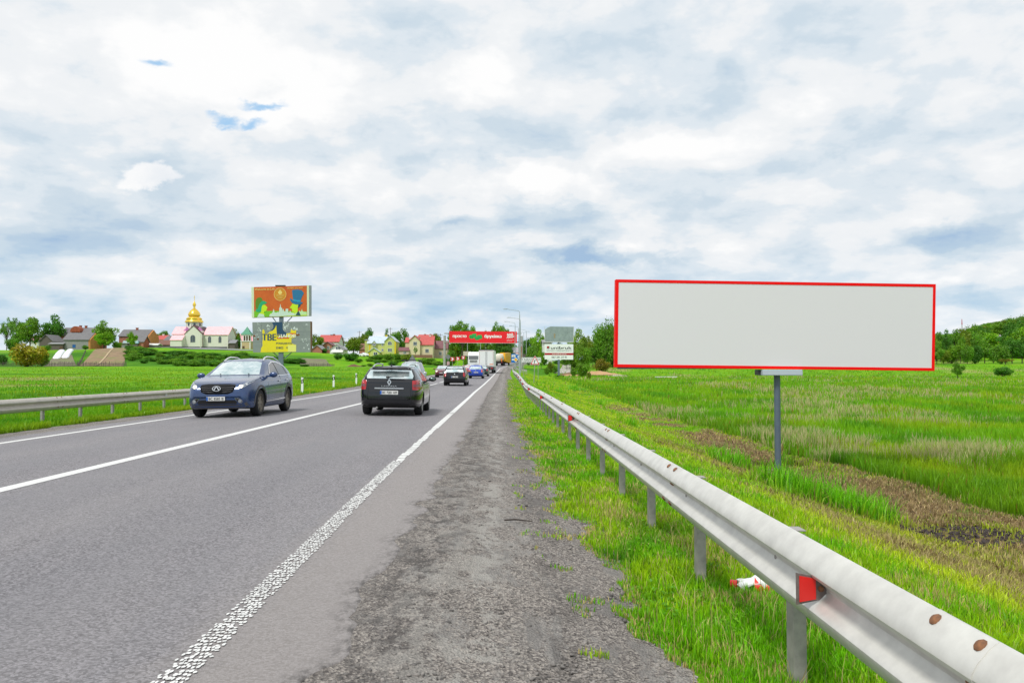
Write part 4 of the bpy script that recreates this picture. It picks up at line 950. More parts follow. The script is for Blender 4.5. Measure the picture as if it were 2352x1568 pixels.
# ------------------------------------------------------------------ road signs
SGW = mat('sign_white', (.84,.85,.85), .4); SGR = mat('sign_red', (.62,.02,.035), .4); SGK = mat('sign_black', (.015,.02,.02), .5); SGY = mat('sign_amber', (.85,.42,.01), .4); SGB = mat('sign_blue', (.01,.15,.50), .4); SGG = mat('sign_back_grey', (.20,.21,.22), .5, .3)
def sign_root(px, Y, label, name='road_sign', zoff=-.05):
    x = X_(px, Y); return thing(name, label, 'road sign', (x, Y, Hs(x, Y)+zoff))
Yw = 83
ws = sign_root(1228, Yw, 'red-bordered triangular warning sign with a right bend arrow on a thin pole', 'warning_sign'); h0 = ws.location.z
ws.location.x = X_(1226, Yw)
zt_, zb_ = Z_(816.5,Yw)-h0, Z_(837.3,Yw)-h0; dx = X_(1228.6,Yw)-ws.location.x; w_ = (X_(1238.5,Yw)-X_(1217.5,Yw))/2
mb = MB(); mb.tube((0,0,0), (dx*.9,0,zb_+.1), .035, .035, 8); mb.build('pole', GALVD, ws)
def tri(cx, zb, zt, w, r=.06):
    P = [Vector((cx-w, zb)), Vector((cx+w, zb)), Vector((cx, zt))]; out = []
    for i in range(3):
        a, b, c = P[i-1], P[i], P[(i+1)%3]; u = (a-b).normalized(); v = (c-b).normalized(); out += [tuple(b+u*r), tuple(b+(u+v)*r*.32), tuple(b+v*r)]
    return out
MB().prism(tri(dx, zb_-.02, zt_+.03, w_+.03), -.045, -.030).build('rim', SGW, ws); MB().prism(tri(dx, zb_+.01, zt_-.01, w_), -.055, -.046).build('border', SGR, ws)
MB().prism(tri(dx, zb_+.085, zt_-.14, w_-.125), -.062, -.056).build('face', SGW, ws)
cx, cz = dx-.05, zb_+.14
MB().prism([(cx-.05,cz),(cx+.03,cz),(cx+.03,cz+.20),(cx+.06,cz+.27),(cx+.19,cz+.27),(cx+.19,cz+.33),(cx+.02,cz+.33),(cx-.04,cz+.27)], -.068, -.063).build('arrow', SGK, ws)
Yt = 112
ts = sign_root(1220, Yt, 'long white town name sign partly hidden behind the warning triangle', 'town_sign'); h0 = ts.location.z; x0, x1 = X_(1197.5,Yt)-ts.location.x, X_(1242.8,Yt)-ts.location.x; zt_, zb_ = Z_(820.3,Yt)-h0, Z_(833,Yt)-h0
for px in (1203, 1236):
    xx = X_(px, Yt)-ts.location.x; MB().tube((xx,0,-.3), (xx,0,zb_+.2), .035, None, 8).build('pole', GALVD, ts)
MB().box(x0, x1, -.05, -.03, zb_, zt_).build('plate', SGW, ts)
mb = MB(); t_ = .035
for bx in ((x0+.03,x1-.03,zt_-.03-t_,zt_-.03),(x0+.03,x1-.03,zb_+.03,zb_+.03+t_),(x0+.03,x0+.03+t_,zb_+.03+t_,zt_-.03-t_),(x1-.03-t_,x1-.03,zb_+.03+t_,zt_-.03-t_)): mb.box(bx[0], bx[1], -.056, -.051, bx[2], bx[3])
mb.build('border', SGK, ts)
hz = zt_-zb_; text('ГАМАЛІЇВКА', hz*.40, SGK, ts, 'lettering', ((x0+x1)/2,-.056,zb_+hz*.66), width=(x1-x0)*.90, bold=.01)
text('HAMALIIVKA', hz*.28, SGK, ts, 'lettering', (x0+(x1-x0)*.40,-.056,zb_+hz*.26), width=(x1-x0)*.66, bold=.0)
Yp = 150
def plate_sign(px, py, Y, label, build):
    r_ = sign_root(px, Y, label); h0 = r_.location.z; z_ = Z_(py, Y)-h0; MB().tube((0,0,-.3), (0,0,z_+.2), .03, None, 8).build('pole', GALVD, r_); build(r_, z_)
    return r_
def dia(r_, z):
    MB().prism([(-.43,z),(0,z-.43),(.43,z),(0,z+.43)], -.05, -.035).build('rim', SGW, r_); MB().prism([(-.33,z),(0,z-.33),(.33,z),(0,z+.33)], -.058, -.051).build('face', SGY, r_)
plate_sign(1184.6, 825.8, Yp, 'yellow and white diamond priority sign in front of the blue signs', dia)
def blu(r_, z):
    MB().box(-.55,.45,-.05,-.035,z-.85,z+.95).build('plate', SGB, r_); MB().box(-.45,.3,-.058,-.051,z+.25,z+.75).build('symbol', SGW, r_); MB().box(-.3,.1,-.064,-.059,z+.35,z+.5).build('car_symbol', SGK, r_); MB().box(-.45,.3,-.058,-.051,z-.35,z-.1).build('text_strip', SGW, r_)
plate_sign(1180.5, 823.0, 170, 'tall blue rectangular information sign left of the diamond sign', blu)
def blu2(r_, z):
    MB().box(-.5,.5,-.05,-.035,z-.5,z+.5).build('plate', SGB, r_); MB().prism([(-.05,z-.35),(.08,z-.35),(.08,z+.1),(.22,z+.1),(.02,z+.38),(-.18,z+.1),(-.05,z+.1)], -.058, -.051).build('arrow', SGW, r_); MB().box(.16,.24,-.058,-.051,z-.3,z).build('symbol', SGW, r_)
plate_sign(1190.0, 820.0, 172, 'small square blue sign with a white arrow right of the diamond sign', blu2)
def s50(r_, z):
    MB().lathe([(0,-.05),(.38,-.05),(.38,-.035),(0,-.035)], 24, (0,0,z), axis='Y').build('border', SGR, r_); MB().lathe([(0,-.058),(.29,-.058),(.29,-.051)], 24, (0,0,z), axis='Y').build('face', SGW, r_); text('50', .26, SGK, r_, 'lettering', (0,-.06,z), bold=.02)
plate_sign(1187.6, 813.8, 178, 'round white and red 50 speed limit sign above the blue signs', s50)
def chev(r_, z):
    MB().box(-.36,.36,-.05,-.035,z-.33,z+.33).build('plate', SGR, r_); MB().prism([(-.26,z+.26),(0,z+.26),(.24,z),(0,z-.26),(-.26,z-.26),(-.04,z)], -.058, -.051).build('chevron', SGW, r_)
for px, py, Y, l in ((1039.2,824.3,150,'leftmost of the three red and white chevron bend signs'),(1051.5,823.4,160,'middle of the three red and white chevron bend signs'),(1064,821,175,'rightmost of the three red and white chevron bend signs')): plate_sign(px, py, Y, l, chev)['group'] = 'chevron bend signs'
def tback(r_, z): MB().prism(tri(0, z-.4, z+.42, .48), -.02, 0).build('plate', SGG, r_)
plate_sign(947, 822.5, 92, 'grey back of a triangular sign seen above the silver car roof', tback)
def dback(r_, z): MB().prism([(-.45,z),(0,z-.45),(.45,z),(0,z+.45)], -.02, 0).build('plate', SGG, r_); MB().box(-.2,.25,-.025,-.001,z-1.35,z-.75).build('small_plate', mat('faded_pink_plate', (.5,.32,.32), .6), r_)
plate_sign(1029, 819.5, 135, 'grey back of a diamond sign right of the left concrete column', dback)
def bbk(r_, z): MB().box(-1.0,.7,-.05,0,z-.5,z+.5).build('plate', mat('beige_board', (.52,.47,.38), .6), r_)
plate_sign(1074, 812, 190, 'beige back of a board on the pole left of the white lorry cab', bbk)
# ------------------------------------------------------------------ vehicles (local axes: front towards -Y, origin on the ground under the middle)
GLASS = mat('car_glass', (.13,.17,.18), .06, .0, 1.0, ior=2.3, coat=.5); GLASSD = mat('side_glass', (.03,.04,.045), .06, 0, .9, ior=1.9)
GLB = mat('sky_reflection_glass', (.92,.98,.97), .14, .75, .8, c2=(.45,.60,.62), vscale=2.6); TYRE = mat('tyre_rubber', (.012,.012,.013), .85); RIMM = mat('alloy_rim', (.42,.41,.39), .35, .8); RIMD = mat('dusty_rim', (.26,.23,.19), .6, .4)  # GLB: pale mottled colour paints in the bright sky reflected by the glass
CHR = mat('chrome', (.82,.83,.84), .12, 1.0); UND = mat('underbody_black', (.008,.008,.009), .9); TRIM = mat('black_trim', (.012,.012,.014), .45); DUST = mat('dusty_cladding', (.10,.095,.10), .7)
TAIL = mat('tail_light_red', (.42,.006,.012), .2, spec=.7, coat=.5); TAILW = mat('tail_light_smoke', (.20,.06,.07), .25, coat=.5); TAILO = mat('tail_light_orange', (.72,.13,.03), .3); HLG = mat('headlight_glass', (.36,.39,.42), .15, .3, .8)
LAMPW = mat('lit_headlight', (1.0,.90,.62), .4, emit=1.5); LAMPO = mat('lit_indicator', (1.0,.35,.03), .4, emit=1.0); PLT = mat('number_plate', (.72,.72,.70), .4); PLB = mat('plate_blue', (.01,.10,.42), .4); PLK = mat('plate_black', (.01,.01,.01), .5); MIRG = mat('mirror_glass', (.16,.22,.20), .08, .9)
def paint(name, c, c2=None, metal=.35, rough=.28, coat=.6): return mat(name, c, rough, metal, .5, coat=coat, c2=c2, vscale=.9)
def car_body(sp):
    L, W = sp['L'], sp['W']; xs = lambda k, y: float(np.interp(y, [a for a, b in sp[k]], [b for a, b in sp[k]]))
    st = sorted(set([0, .03, .08, .15, .25]+[round(v, 3) for v in np.arange(.38, L-.3, .13)]+[L-.25, L-.15, L-.08, L-.03, L]))
    def smooth(k, y):
        return (xs(k, max(y-.05, 0))+2*xs(k, y)+xs(k, min(y+.05, L)))/4 if .1 < y < L-.1 else xs(k, y)
    rows = []
    for y in st:
        w = W/2*smooth('plan', y); zt = smooth('top', y); zb = min(smooth('belt', y), zt-.015); z0 = xs('bot', y); h = zt-zb; tum = sp.get('tum', .30)
        g = min(1, h/.45)
        we = w*(.955-.02*g)-tum*h
        zm = z0+(zb-z0)*.5
        half = [(0,z0),(w*.80,z0),(w*.93,z0+.03),(w*.975,z0+.10),(w*.995,z0+(zb-z0)*.30),(w,zm),(w*.995,z0+(zb-z0)*.72),(w*.975,zb-.05),(w*(.958-.01*g),zb),
                (w*(.94-.02*g)-tum*h*.45,zb+h*.45),(we+.0,zb+h*.78),(we*.95,zb+h*.885),(we*.84,zb+h*.945),(we*.5,zt-.022*g),(0,zt)]
        rows.append([(x, y-L/2, z) for x, z in half]+[(-x, y-L/2, z) for x, z in reversed(half[1:-1])])
    n = len(rows[0]); mb = MB(); v = [p_ for r_ in rows for p_ in r_]; f = []
    for i in range(len(rows)-1):
        for k_ in range(n): f.append((i*n+k_, i*n+(k_+1)%n, (i+1)*n+(k_+1)%n, (i+1)*n+k_))
    # end caps as vertical strips
    for base, rev in ((0, False), ((len(rows)-1)*n, True)):
        hn = n//2
        for k_ in range(0, hn):
            a, b = base+k_, base+k_+1; c, d = base+(n-k_-1)%n, base+(n-k_)%n
            q = (a, b, c, d) if k_ else (a, b, c)
            if k_ == hn-1: q = (a, b, d)
            f.append(tuple(reversed(q)) if rev else q)
    mb.add(v, f)
    return mb
def make_car(name, label, sp, loc, rz, pm, group=None, roll=0.0):
    L, W = sp['L'], sp['W']; root = thing(name, label, 'car', loc, rz, group); root.rotation_euler = (0, roll, rz)
    me = car_body(sp).mesh('body', [pm], True)
    bm = bmesh.new(); bm.from_mesh(me); bvh = BVHTree.FromBMesh(bm); bm.free()
    tmp = bpy.data.objects.new('tmp', me); col.objects.link(tmp); rad = sp['wr']
    cut = MB()
    for wy in sp['wheels']:
        for s_ in (-1, 1): cut.lathe([(0,.0),(rad*1.13,.0),(rad*1.13,.5),(0,.5)], 28, (s_*W/2-(.30 if s_ > 0 else .20), wy-L/2, rad*.98), axis='X')
    cme = cut.mesh('cut', UND); co = bpy.data.objects.new('cut', cme); col.objects.link(co)
    md = tmp.modifiers.new('b', 'BOOLEAN'); md.operation = 'DIFFERENCE'; md.object = co; md.solver = 'EXACT'
    bpy.context.view_layer.update()
    me2 = bpy.data.meshes.new_from_object(tmp.evaluated_get(bpy.context.evaluated_depsgraph_get()))
    bpy.data.objects.remove(tmp); bpy.data.objects.remove(co)
    me2.materials.clear(); me2.materials.append(pm); me2.materials.append(UND)
    # underside and wheel wells dark
    mi = np.zeros(len(me2.polygons), np.int32)
    for p_ in me2.polygons:
        c = p_.center
        if abs(c.x) < W/2-.05 and c.z < .8 and any(math.hypot(c.y-(wy-L/2), c.z-rad*.98) < rad*1.145 for wy in sp['wheels']) and c.z < rad*2.2 and abs(c.x) > W/2-.36: mi[p_.index] = 1
        if p_.normal.z < -.8 and c.z < .4: mi[p_.index] = 1
    me2.polygons.foreach_set('material_index', mi)
    b2 = bmesh.new(); b2.from_mesh(me2)
    for f_ in b2.faces: f_.smooth = True
    for e in b2.edges: e.smooth = not (len(e.link_faces) == 2 and e.calc_face_angle(0) > R(42))
    b2.to_mesh(me2); b2.free(); me2.name = 'body'
    body = link(me2, 'body', root)
    # wheels
    ty = MB().lathe([(rad*.62,-.10),(rad*.70,-.115),(rad*.90,-.115),(rad*.985,-.085),(rad,-.04),(rad,.04),(rad*.985,.085),(rad*.90,.115),(rad*.70,.115),(rad*.62,.10)], 28, axis='X').mesh('wheel', TYRE, True)
    rm = MB(); rm.lathe([(rad*.70,.110),(rad*.66,.112),(rad*.63,.09),(rad*.60,.03)], 28, axis='X'); rm.lathe([(0,.085),(rad*.14,.085),(rad*.17,.06)], 12, axis='X')
    for k_ in range(sp.get('spokes', 5)):
        a = 2*math.pi*k_/sp.get('spokes', 5); c_, s2 = math.cos(a), math.sin(a); w1, w2 = .035, .055
        P = [(.085, rad*.10, -w1),(.085, rad*.10, w1),(.075, rad*.64, w2),(.075, rad*.64, -w2)]
        v = [(x, y*c_-z*s2, y*s2+z*c_) for x, y, z in P]+[(x-.03, y*c_-z*s2, y*s2+z*c_) for x, y, z in P]
        rm.add(v, [(0,1,2,3),(4,7,6,5),(0,4,5,1),(1,5,6,2),(2,6,7,3),(3,7,4,0)])
    rm.cm = 1; rm.lathe([(0,-.01),(rad*.64,-.01)], 20, axis='X')
    rme = rm.mesh('rim', [sp.get('rim', RIMM), UND], True)
    for wy in sp['wheels']:
        for s_ in (-1, 1):
            o = link(ty, 'wheel', root); o.location = (s_*(W/2-.145), wy-L/2, rad); r2 = link(rme, 'rim', o); r2.rotation_euler = (0, 0, 0 if s_ > 0 else math.pi)
    def decal(pts, axis, m, name, off=.004, parent=None, step=.07, label=None):
        b = bmesh.new(); f0 = b.faces.new([b.verts.new((p_[0], p_[1], 0)) for p_ in pts])
        lo = [min(p_[i] for p_ in pts) for i in (0, 1)]; hi = [max(p_[i] for p_ in pts) for i in (0, 1)]
        for i in (0, 1):
            for t_ in np.arange(lo[i]+step, hi[i], step):
                nrm = (1, 0, 0) if i == 0 else (0, 1, 0); bmesh.ops.bisect_plane(b, geom=b.verts[:]+b.edges[:]+b.faces[:], plane_co=(t_ if i == 0 else 0, t_ if i == 1 else 0, 0), plane_no=nrm)
        for v in b.verts:
            p, q = v.co.x, v.co.y
            if axis == 'F': o_, d_ = Vector((p, -L, q)), Vector((0, 1, 0))
            if axis == 'R': o_, d_ = Vector((p, L, q)), Vector((0, -1, 0))
            if axis == 'S+': o_, d_ = Vector((W, p-L/2, q)), Vector((-1, 0, 0))
            if axis == 'S-': o_, d_ = Vector((-W, p-L/2, q)), Vector((1, 0, 0))
            if axis == 'T': o_, d_ = Vector((p, q-L/2, 3)), Vector((0, 0, -1))
            h_ = bvh.ray_cast(o_, d_)
            if h_[0] is None: h_ = bvh.find_nearest(o_+d_*(L if axis in 'FR' else W)*.55)
            nn = h_[1] if h_[1].dot(d_) < 0 else -h_[1]
            v.co = h_[0]+nn*off
        bmesh.ops.triangulate(b, faces=b.faces[:])
        bmesh.ops.recalc_face_normals(b, faces=b.faces)
        for f_ in b.faces: f_.smooth = True
        me3 = bpy.data.meshes.new(name); b.to_mesh(me3); b.free(); me3.materials.append(m); o = link(me3, name, parent or root)
        if label: o['label'] = label
        return o
    return root, decal, body
def both(dec, pts, m, name, **k):
    dec(pts, 'S+', m, name, **k); dec(pts, 'S-', m, name, **k)
def mirx(pts): return [(-x, z) for x, z in pts]
def plate(root, txt, y, z, face, x=0, hgt=.112):
    s_ = -1 if face == 'F' else 1; W_ = .52
    mb = MB().box(x-W_/2, x+W_/2, y-.008, y+.008, z-hgt/2, z+hgt/2); o = mb.build('number_plate', PLT, root)
    yy_ = y+s_*.011; rot = (math.pi/2, 0, 0) if face == 'F' else (math.pi/2, 0, math.pi)
    bx = x-W_/2 if face == 'F' else x+W_/2-.05
    MB().box(bx, bx+.05, min(yy_, y), max(yy_, y), z-hgt/2+.006, z+hgt/2-.006).build('country_band', PLB, o)
    text(txt, .075, PLK, o, 'lettering', (x+(.02 if face == 'F' else -.02), yy_, z), width=.42, bold=.005, rot=rot)
def mirror(root, x, y, z, pm, s_, glass_side=1):
    mb = MB(); mb.ell((s_*.09, 0, 0), (.125,.07,.085), 14, 8); mb.box(min(-.20*s_,.02*s_), max(-.20*s_,.02*s_), -.03, .03, -.07, -.02)
    o = mb.build('wing_mirror', pm, root, True); o.location = (x, y, z)
    MB().ell((s_*.09, glass_side*.052, 0), (.092,.022,.056), 12, 6).build('mirror_glass', MIRG, o, True)
def handles(root, pts, W, m=None):
    for (y, z, x) in pts:
        for s_ in (-1, 1): MB().ell((0,0,0), (.022,.095,.018), 8, 6).build('door_handle', m or CHR, root, True).location = (s_*x, y, z)
def roof_rails(root, pts, x, m=CHR, r=.022):
    for s_ in (-1, 1): MB().path([(s_*(x-(.03 if 0 < i < len(pts)-1 else 0)), y, z) for i, (y, z) in enumerate(pts)], r, 8).build('roof_rail', m, root, True)
def ground_z(x, y): return float(road_z(x-S(y), y))

# blue SUV coming towards the camera
BLUE = mat('metallic_blue', (.018,.062,.20), .24, .25, .5, coat=.8, c2=(.038,.058,.11), vscale=1.3)
spS = dict(L=4.86, W=1.95, wr=.385, wheels=(.93, 3.82), spokes=6, rim=RIMD, tum=.36,
  top=[(0,.74),(.05,.86),(.14,.95),(.35,1.02),(.8,1.10),(1.2,1.155),(1.42,1.18),(1.6,1.29),(2.25,1.62),(2.6,1.70),(3.0,1.715),(3.5,1.67),(4.0,1.53),(4.4,1.34),(4.62,1.20),(4.78,1.12),(4.84,1.0),(4.86,.85)],
  belt=[(0,.66),(.14,.82),(.4,.93),(.9,1.03),(1.4,1.08),(2.5,1.12),(4.0,1.17),(4.5,1.12),(4.8,.95),(4.86,.75)],
  bot=[(0,.50),(.04,.34),(.15,.25),(.5,.23),(4.3,.23),(4.7,.33),(4.86,.45)],
  plan=[(0,.70),(.04,.78),(.14,.865),(.35,.935),(.7,.985),(1.1,1.0),(3.9,1.0),(4.5,.95),(4.75,.87),(4.86,.76)])
xs_ = -7.86; ysv = 23.35+2.43
suv, dec, body = make_car('suv', 'metallic blue SUV with lit headlights driving towards the camera', spS, (xs_, ysv, ground_z(xs_, ysv)), R(-1.0), BLUE, 'vehicles on the road', roll=R(.0))
suv.rotation_euler = (0, -math.atan(.0155), R(-1.0))
ws_ = dec([(-.74,1.20),(.74,1.20),(.60,1.56),(.40,1.605),(-.40,1.605),(-.60,1.56)], 'F', GLB, 'windscreen', step=.09)
both(dec, [(1.98,1.155),(2.0,1.20),(2.38,1.48),(2.75,1.565),(3.1,1.57),(3.5,1.53),(3.9,1.42),(4.22,1.24),(4.1,1.205)], GLASSD, 'side_window')
for a, b in (((2.92,1.12),(2.90,1.60)),((3.86,1.16),(3.72,1.50))): both(dec, [(a[0]-.03,a[1]),(a[0]+.03,a[1]),(b[0]+.03,b[1]),(b[0]-.03,b[1])], TRIM, 'pillar', off=.007)
for s_ in ('S+', 'S-'):
    dec([(1.95,1.125),(4.25,1.185),(4.25,1.205),(1.97,1.15)], s_, CHR, 'chrome_trim', off=.009, step=.1)
    dec([(2.02,1.21),(2.39,1.49),(2.75,1.575),(3.1,1.58),(3.5,1.54),(3.9,1.43),(4.25,1.22),(4.27,1.24),(3.91,1.455),(3.5,1.565),(3.1,1.605),(2.74,1.60),(2.37,1.51),(2.0,1.23)], s_, CHR, 'chrome_trim', off=.009, step=.12)
    for yy_ in (1.62, 2.93, 3.72): dec([(yy_-.006,.36),(yy_+.006,.36),(yy_+.006,1.12),(yy_-.006,1.12)], s_, TRIM, 'door_gap', off=.003, step=.12)
    dec([(1.36,.24),(3.4,.24),(3.4,.37),(1.36,.36)], s_, DUST, 'side_skirt', off=.006, step=.12); dec([(1.38,.40),(3.38,.44),(3.38,.465),(1.38,.425)], s_, CHR, 'chrome_trim', off=.012, step=.12)
    for wy in spS['wheels']:
        ar = [(wy+.46*math.cos(a), .377+.46*math.sin(a)) for a in np.linspace(-.25, math.pi+.25, 18)]; ar += [(wy+.525*math.cos(a), .377+.525*math.sin(a)) for a in np.linspace(math.pi+.25, -.25, 18)]
        dec([(max(.02, p_[0]), max(.24, p_[1])) for p_ in ar], s_, DUST, 'arch_trim', off=.006, step=.12)
GRB_ = mat('grille_black', (.006,.006,.007), .8, spec=.15)
g = dec([(-.47,.93),(-.30,.945),(.30,.945),(.47,.93),(.50,.86),(.44,.72),(.30,.665),(-.30,.665),(-.44,.72),(-.50,.86)], 'F', GRB_, 'grille', off=.006)
for k_ in range(4):
    z_ = .72+.056*k_; w_ = .40+.03*k_; dec([(-w_,z_+.01),(-w_*.5,z_),(w_*.5,z_),(w_,z_+.01),(w_,z_+.026),(w_*.5,z_+.014),(-w_*.5,z_+.014),(-w_,z_+.026)], 'F', mat('grille_bar', (.03,.032,.038), .6, .0), 'grille_bar', off=.016, parent=g, step=.1)
mb = MB(); mb.lathe([(.100,-.012),(.118,-.012),(.118,.012),(.100,.012)], 28, axis='Y'); em = mb.build('badge', CHR, root := suv, True); em.location = (0, -L_ if False else -2.475, .82); em.scale = (1.02, 1, .62); em.rotation_euler = (R(-12), 0, 0)
MB().prism([(-.088,-.075),(-.062,-.092),(-.012,.045),(.0,.06),(.012,.045),(.062,-.092),(.088,-.075),(.02,.088),(-.02,.088)], -.012, .012).build('badge_mark', CHR, em)
for s_ in (1, -1):
    q = [(.565,.83),(.66,.815),(.76,.875),(.86,.99),(.875,1.065),(.76,.995),(.64,.90)]; q = q if s_ > 0 else mirx(q)
    h_ = dec(q, 'F', HLG, 'headlight', off=.007, step=.05)
    q = [(.645+.055*math.cos(a), .868+.045*math.sin(a)) for a in np.arange(10)*math.pi/5]; q = q if s_ > 0 else mirx(q); dec(q, 'F', LAMPW, 'bulb', off=.014, parent=h_, step=.05)
    q = [(.765+.026*math.cos(a), .925+.022*math.sin(a)) for a in np.arange(8)*math.pi/4]; q = q if s_ > 0 else mirx(q); dec(q, 'F', CHR, 'reflector', off=.014, parent=h_, step=.05)
    q = [(.49,.545),(.60,.548),(.685,.50),(.705,.45),(.665,.408),(.60,.418)]; q = q if s_ > 0 else mirx(q); fg = dec(q, 'F', CHR, 'fog_light', off=.008, step=.05)
    q = [(.50,.54),(.60,.54),(.675,.49),(.695,.45),(.66,.415),(.60,.425)]; q = q if s_ > 0 else mirx(q); dec(q, 'F', TRIM, 'fog_recess', off=.012, parent=fg, step=.05)
    q = [(.635+.045*math.cos(a), .47+.045*math.sin(a)) for a in np.arange(10)*math.pi/5]; q = q if s_ > 0 else mirx(q); dec(q, 'F', HLG, 'fog_lens', off=.017, parent=fg, step=.05)
dec([(-.50,.50),(.50,.50),(.56,.43),(.50,.36),(-.50,.36),(-.56,.43)], 'F', TRIM, 'lower_grille', off=.006, step=.1); dec([(-.66,.36),(.66,.36),(.80,.44),(.84,.30),(.6,.26),(-.6,.26),(-.84,.30),(-.80,.44)], 'F', DUST, 'lower_bumper', off=.005, step=.1)
plate(suv, 'BC 8585 IE', -2.46, .54, 'F', -.03)
mirror(suv, 1.0, -.72, 1.19, BLUE, 1); mirror(suv, -1.0, -.72, 1.19, BLUE, -1); handles(suv, [(.33,1.0,.985),(1.15,1.03,.985)], 1.95)
roof_rails(suv, [(-.15,1.62),(.10,1.715),(.35,1.752),(1.0,1.745),(1.4,1.665),(1.7,1.55)], .60)
for s_ in (-1, 1): MB().box(s_*.42-.02, s_*.42+.02, -.98, -.96, 1.22, 1.24).build('wiper', TRIM, suv)

# black estate with its back to the camera
BLACK = mat('black_car_paint', (.005,.006,.009), .10, 0, .5, coat=.5)
spL = dict(L=4.80, W=1.83, wr=.335, wheels=(.97, 3.72), spokes=7, tum=.45,
  top=[(0,.62),(.06,.72),(.3,.83),(.9,.95),(1.2,1.0),(1.4,1.10),(2.0,1.36),(2.4,1.45),(3.0,1.48),(3.7,1.47),(4.25,1.43),(4.38,1.40),(4.47,1.33),(4.64,1.14),(4.71,1.06),(4.77,.99),(4.795,.88),(4.80,.70)],
  belt=[(0,.58),(.3,.78),(1.0,.92),(1.5,.98),(3.5,1.02),(4.4,1.05),(4.72,1.03),(4.78,.92),(4.80,.66)],
  bot=[(0,.42),(.06,.28),(.5,.22),(4.2,.22),(4.6,.27),(4.76,.32),(4.80,.40)],
  plan=[(0,.66),(.1,.80),(.4,.93),(.9,.99),(3.9,1.0),(4.3,.975),(4.55,.93),(4.70,.875),(4.77,.80),(4.80,.70)])
def rear_estate(name, label, sp, X0, Yrear, pm, plt_txt, headed, lag=True, tail=TAIL):
    L = sp['L']; yc = Yrear+L/2
    root, dec, body = make_car(name, label, sp, (X0, yc, ground_z(X0, yc)), math.pi+headed, pm, 'vehicles on the road')
    root.rotation_euler = (0, 0, math.pi+headed); return root, dec
lag, dec = rear_estate('estate_car', 'black estate car with a chrome tailgate strip driving away in the near lane', spL, -3.23, 24.05, BLACK, '', R(.6))
lag.rotation_euler = (0, -R(.9), math.pi+R(.6))
dec([(-.66,1.09),(.66,1.09),(.68,1.17),(.575,1.385),(-.575,1.385),(-.68,1.17)], 'R', GLB, 'rear_window', step=.08)
dec([(-.58,1.365),(.58,1.365),(.50,1.425),(-.50,1.425)], 'R', TRIM, 'spoiler', off=.02, step=.08)
mb = MB().prism([(-.54,1.385),(-.50,1.415),(-.3,1.435),(.3,1.435),(.50,1.415),(.54,1.385),(.46,1.40),(.28,1.418),(-.28,1.418),(-.46,1.40)], 2.06, 2.24); mb.build('spoiler_lip', BLACK, lag); MB().box(-.22, .22, 2.235, 2.255, 1.418, 1.434).build('brake_light', mat('smoked_lens', (.25,.24,.25), .3), lag)
for s_ in (1, -1):
    q = [(.66,1.03),(.80,1.055),(.90,1.03),(.90,.80),(.80,.765),(.67,.775)]; q = q if s_ > 0 else mirx(q); tl_ = dec(q, 'R', TAIL, 'tail_light', off=.008, step=.05)
    q = [(.69,.93),(.88,.94),(.88,.87),(.69,.86)]; q = q if s_ > 0 else mirx(q); dec(q, 'R', TAILW, 'reversing_lens', off=.014, parent=tl_, step=.05)
    ax = 'S+' if s_ > 0 else 'S-'; dec([(4.52,1.05),(4.72,1.04),(4.79,.98),(4.79,.80),(4.66,.86)], ax, TAIL, 'tail_light_side', off=.006, step=.06)
    dec([(1.72,1.03),(2.05,1.30),(2.45,1.40),(3.2,1.425),(4.0,1.40),(4.35,1.33),(4.42,1.13),(4.2,1.065),(3.0,1.035)], ax, GLASSD, 'side_window', off=.004, step=.1)
    for a, b in (((2.62,1.03),(2.62,1.43)),((3.62,1.04),(3.62,1.43))): dec([(a[0]-.03,a[1]),(a[0]+.03,a[1]),(b[0]+.03,b[1]),(b[0]-.03,b[1])], ax, TRIM, 'pillar', off=.007)
    for yy_ in (1.55, 2.62, 3.55): dec([(yy_-.006,.34),(yy_+.006,.34),(yy_+.006,1.02),(yy_-.006,1.02)], ax, UND, 'door_gap', off=.003, step=.12)
dec([(-.60,.86),(-.62,.50),(-.52,.465),(.52,.465),(.62,.50),(.60,.86),(.605,.86),(.632,.495),(.53,.455),(-.53,.455),(-.632,.495),(-.605,.86)], 'R', UND, 'tailgate_gap', off=.004, step=.1)
MB().box(-.42, .42, 2.395, 2.425, .795, .828).build('chrome_strip', CHR, lag); plate(lag, 'BC 7281 HM', 2.412, .69, 'R'); text('LAGUNA', .036, CHR, lag, 'lettering', (0,2.405,.875), width=.44, bold=.01, rot=(math.pi/2,0,math.pi))
mb = MB(); P = [(0,.105),(.062,0),(0,-.105),(-.062,0)]; Q = [(0,.045),(.026,0),(0,-.045),(-.026,0)]
for i in range(4): j = (i+1)%4; mb.prism([P[i],P[j],Q[j],Q[i]], 0, .02)
o = mb.build('badge', CHR, lag); o.location = (0, 2.395, .99)
dec([(-.80,.27),(.80,.27),(.83,.36),(-.83,.36)], 'R', TRIM, 'lower_bumper', off=.006, step=.1)
mb = MB(); mb.path([(.02,2.30,1.135),(-.1,2.335,1.15),(-.42,2.335,1.15)][::1], [.016,.013,.008], 6); mb.ell((.05,2.335,1.13), (.06,.02,.035), 8, 6); mb.build('rear_wiper', TRIM, lag).rotation_euler = (0,0,0)
lag.children[-1].scale = (-1, 1, 1)
MB().path([(0,1.95,1.47),(0,2.05,1.60),(0,2.18,1.80)], .006, 5).build('aerial', TRIM, lag); MB().ell((0,1.94,1.475), (.035,.06,.03), 8, 6).build('aerial_base', TRIM, lag)
mirror(lag, .93, -.90, 1.06, BLACK, 1); mirror(lag, -.93, -.90, 1.06, BLACK, -1); handles(lag, [(.20,.93,.925),(1.08,.94,.925)], 1.83, BLACK)
roof_rails(lag, [(-.2,1.46),(0,1.52),(1.2,1.52),(1.75,1.49),(1.95,1.42)], .54, mat('satin_rail', (.55,.57,.58), .35, .6), .02)
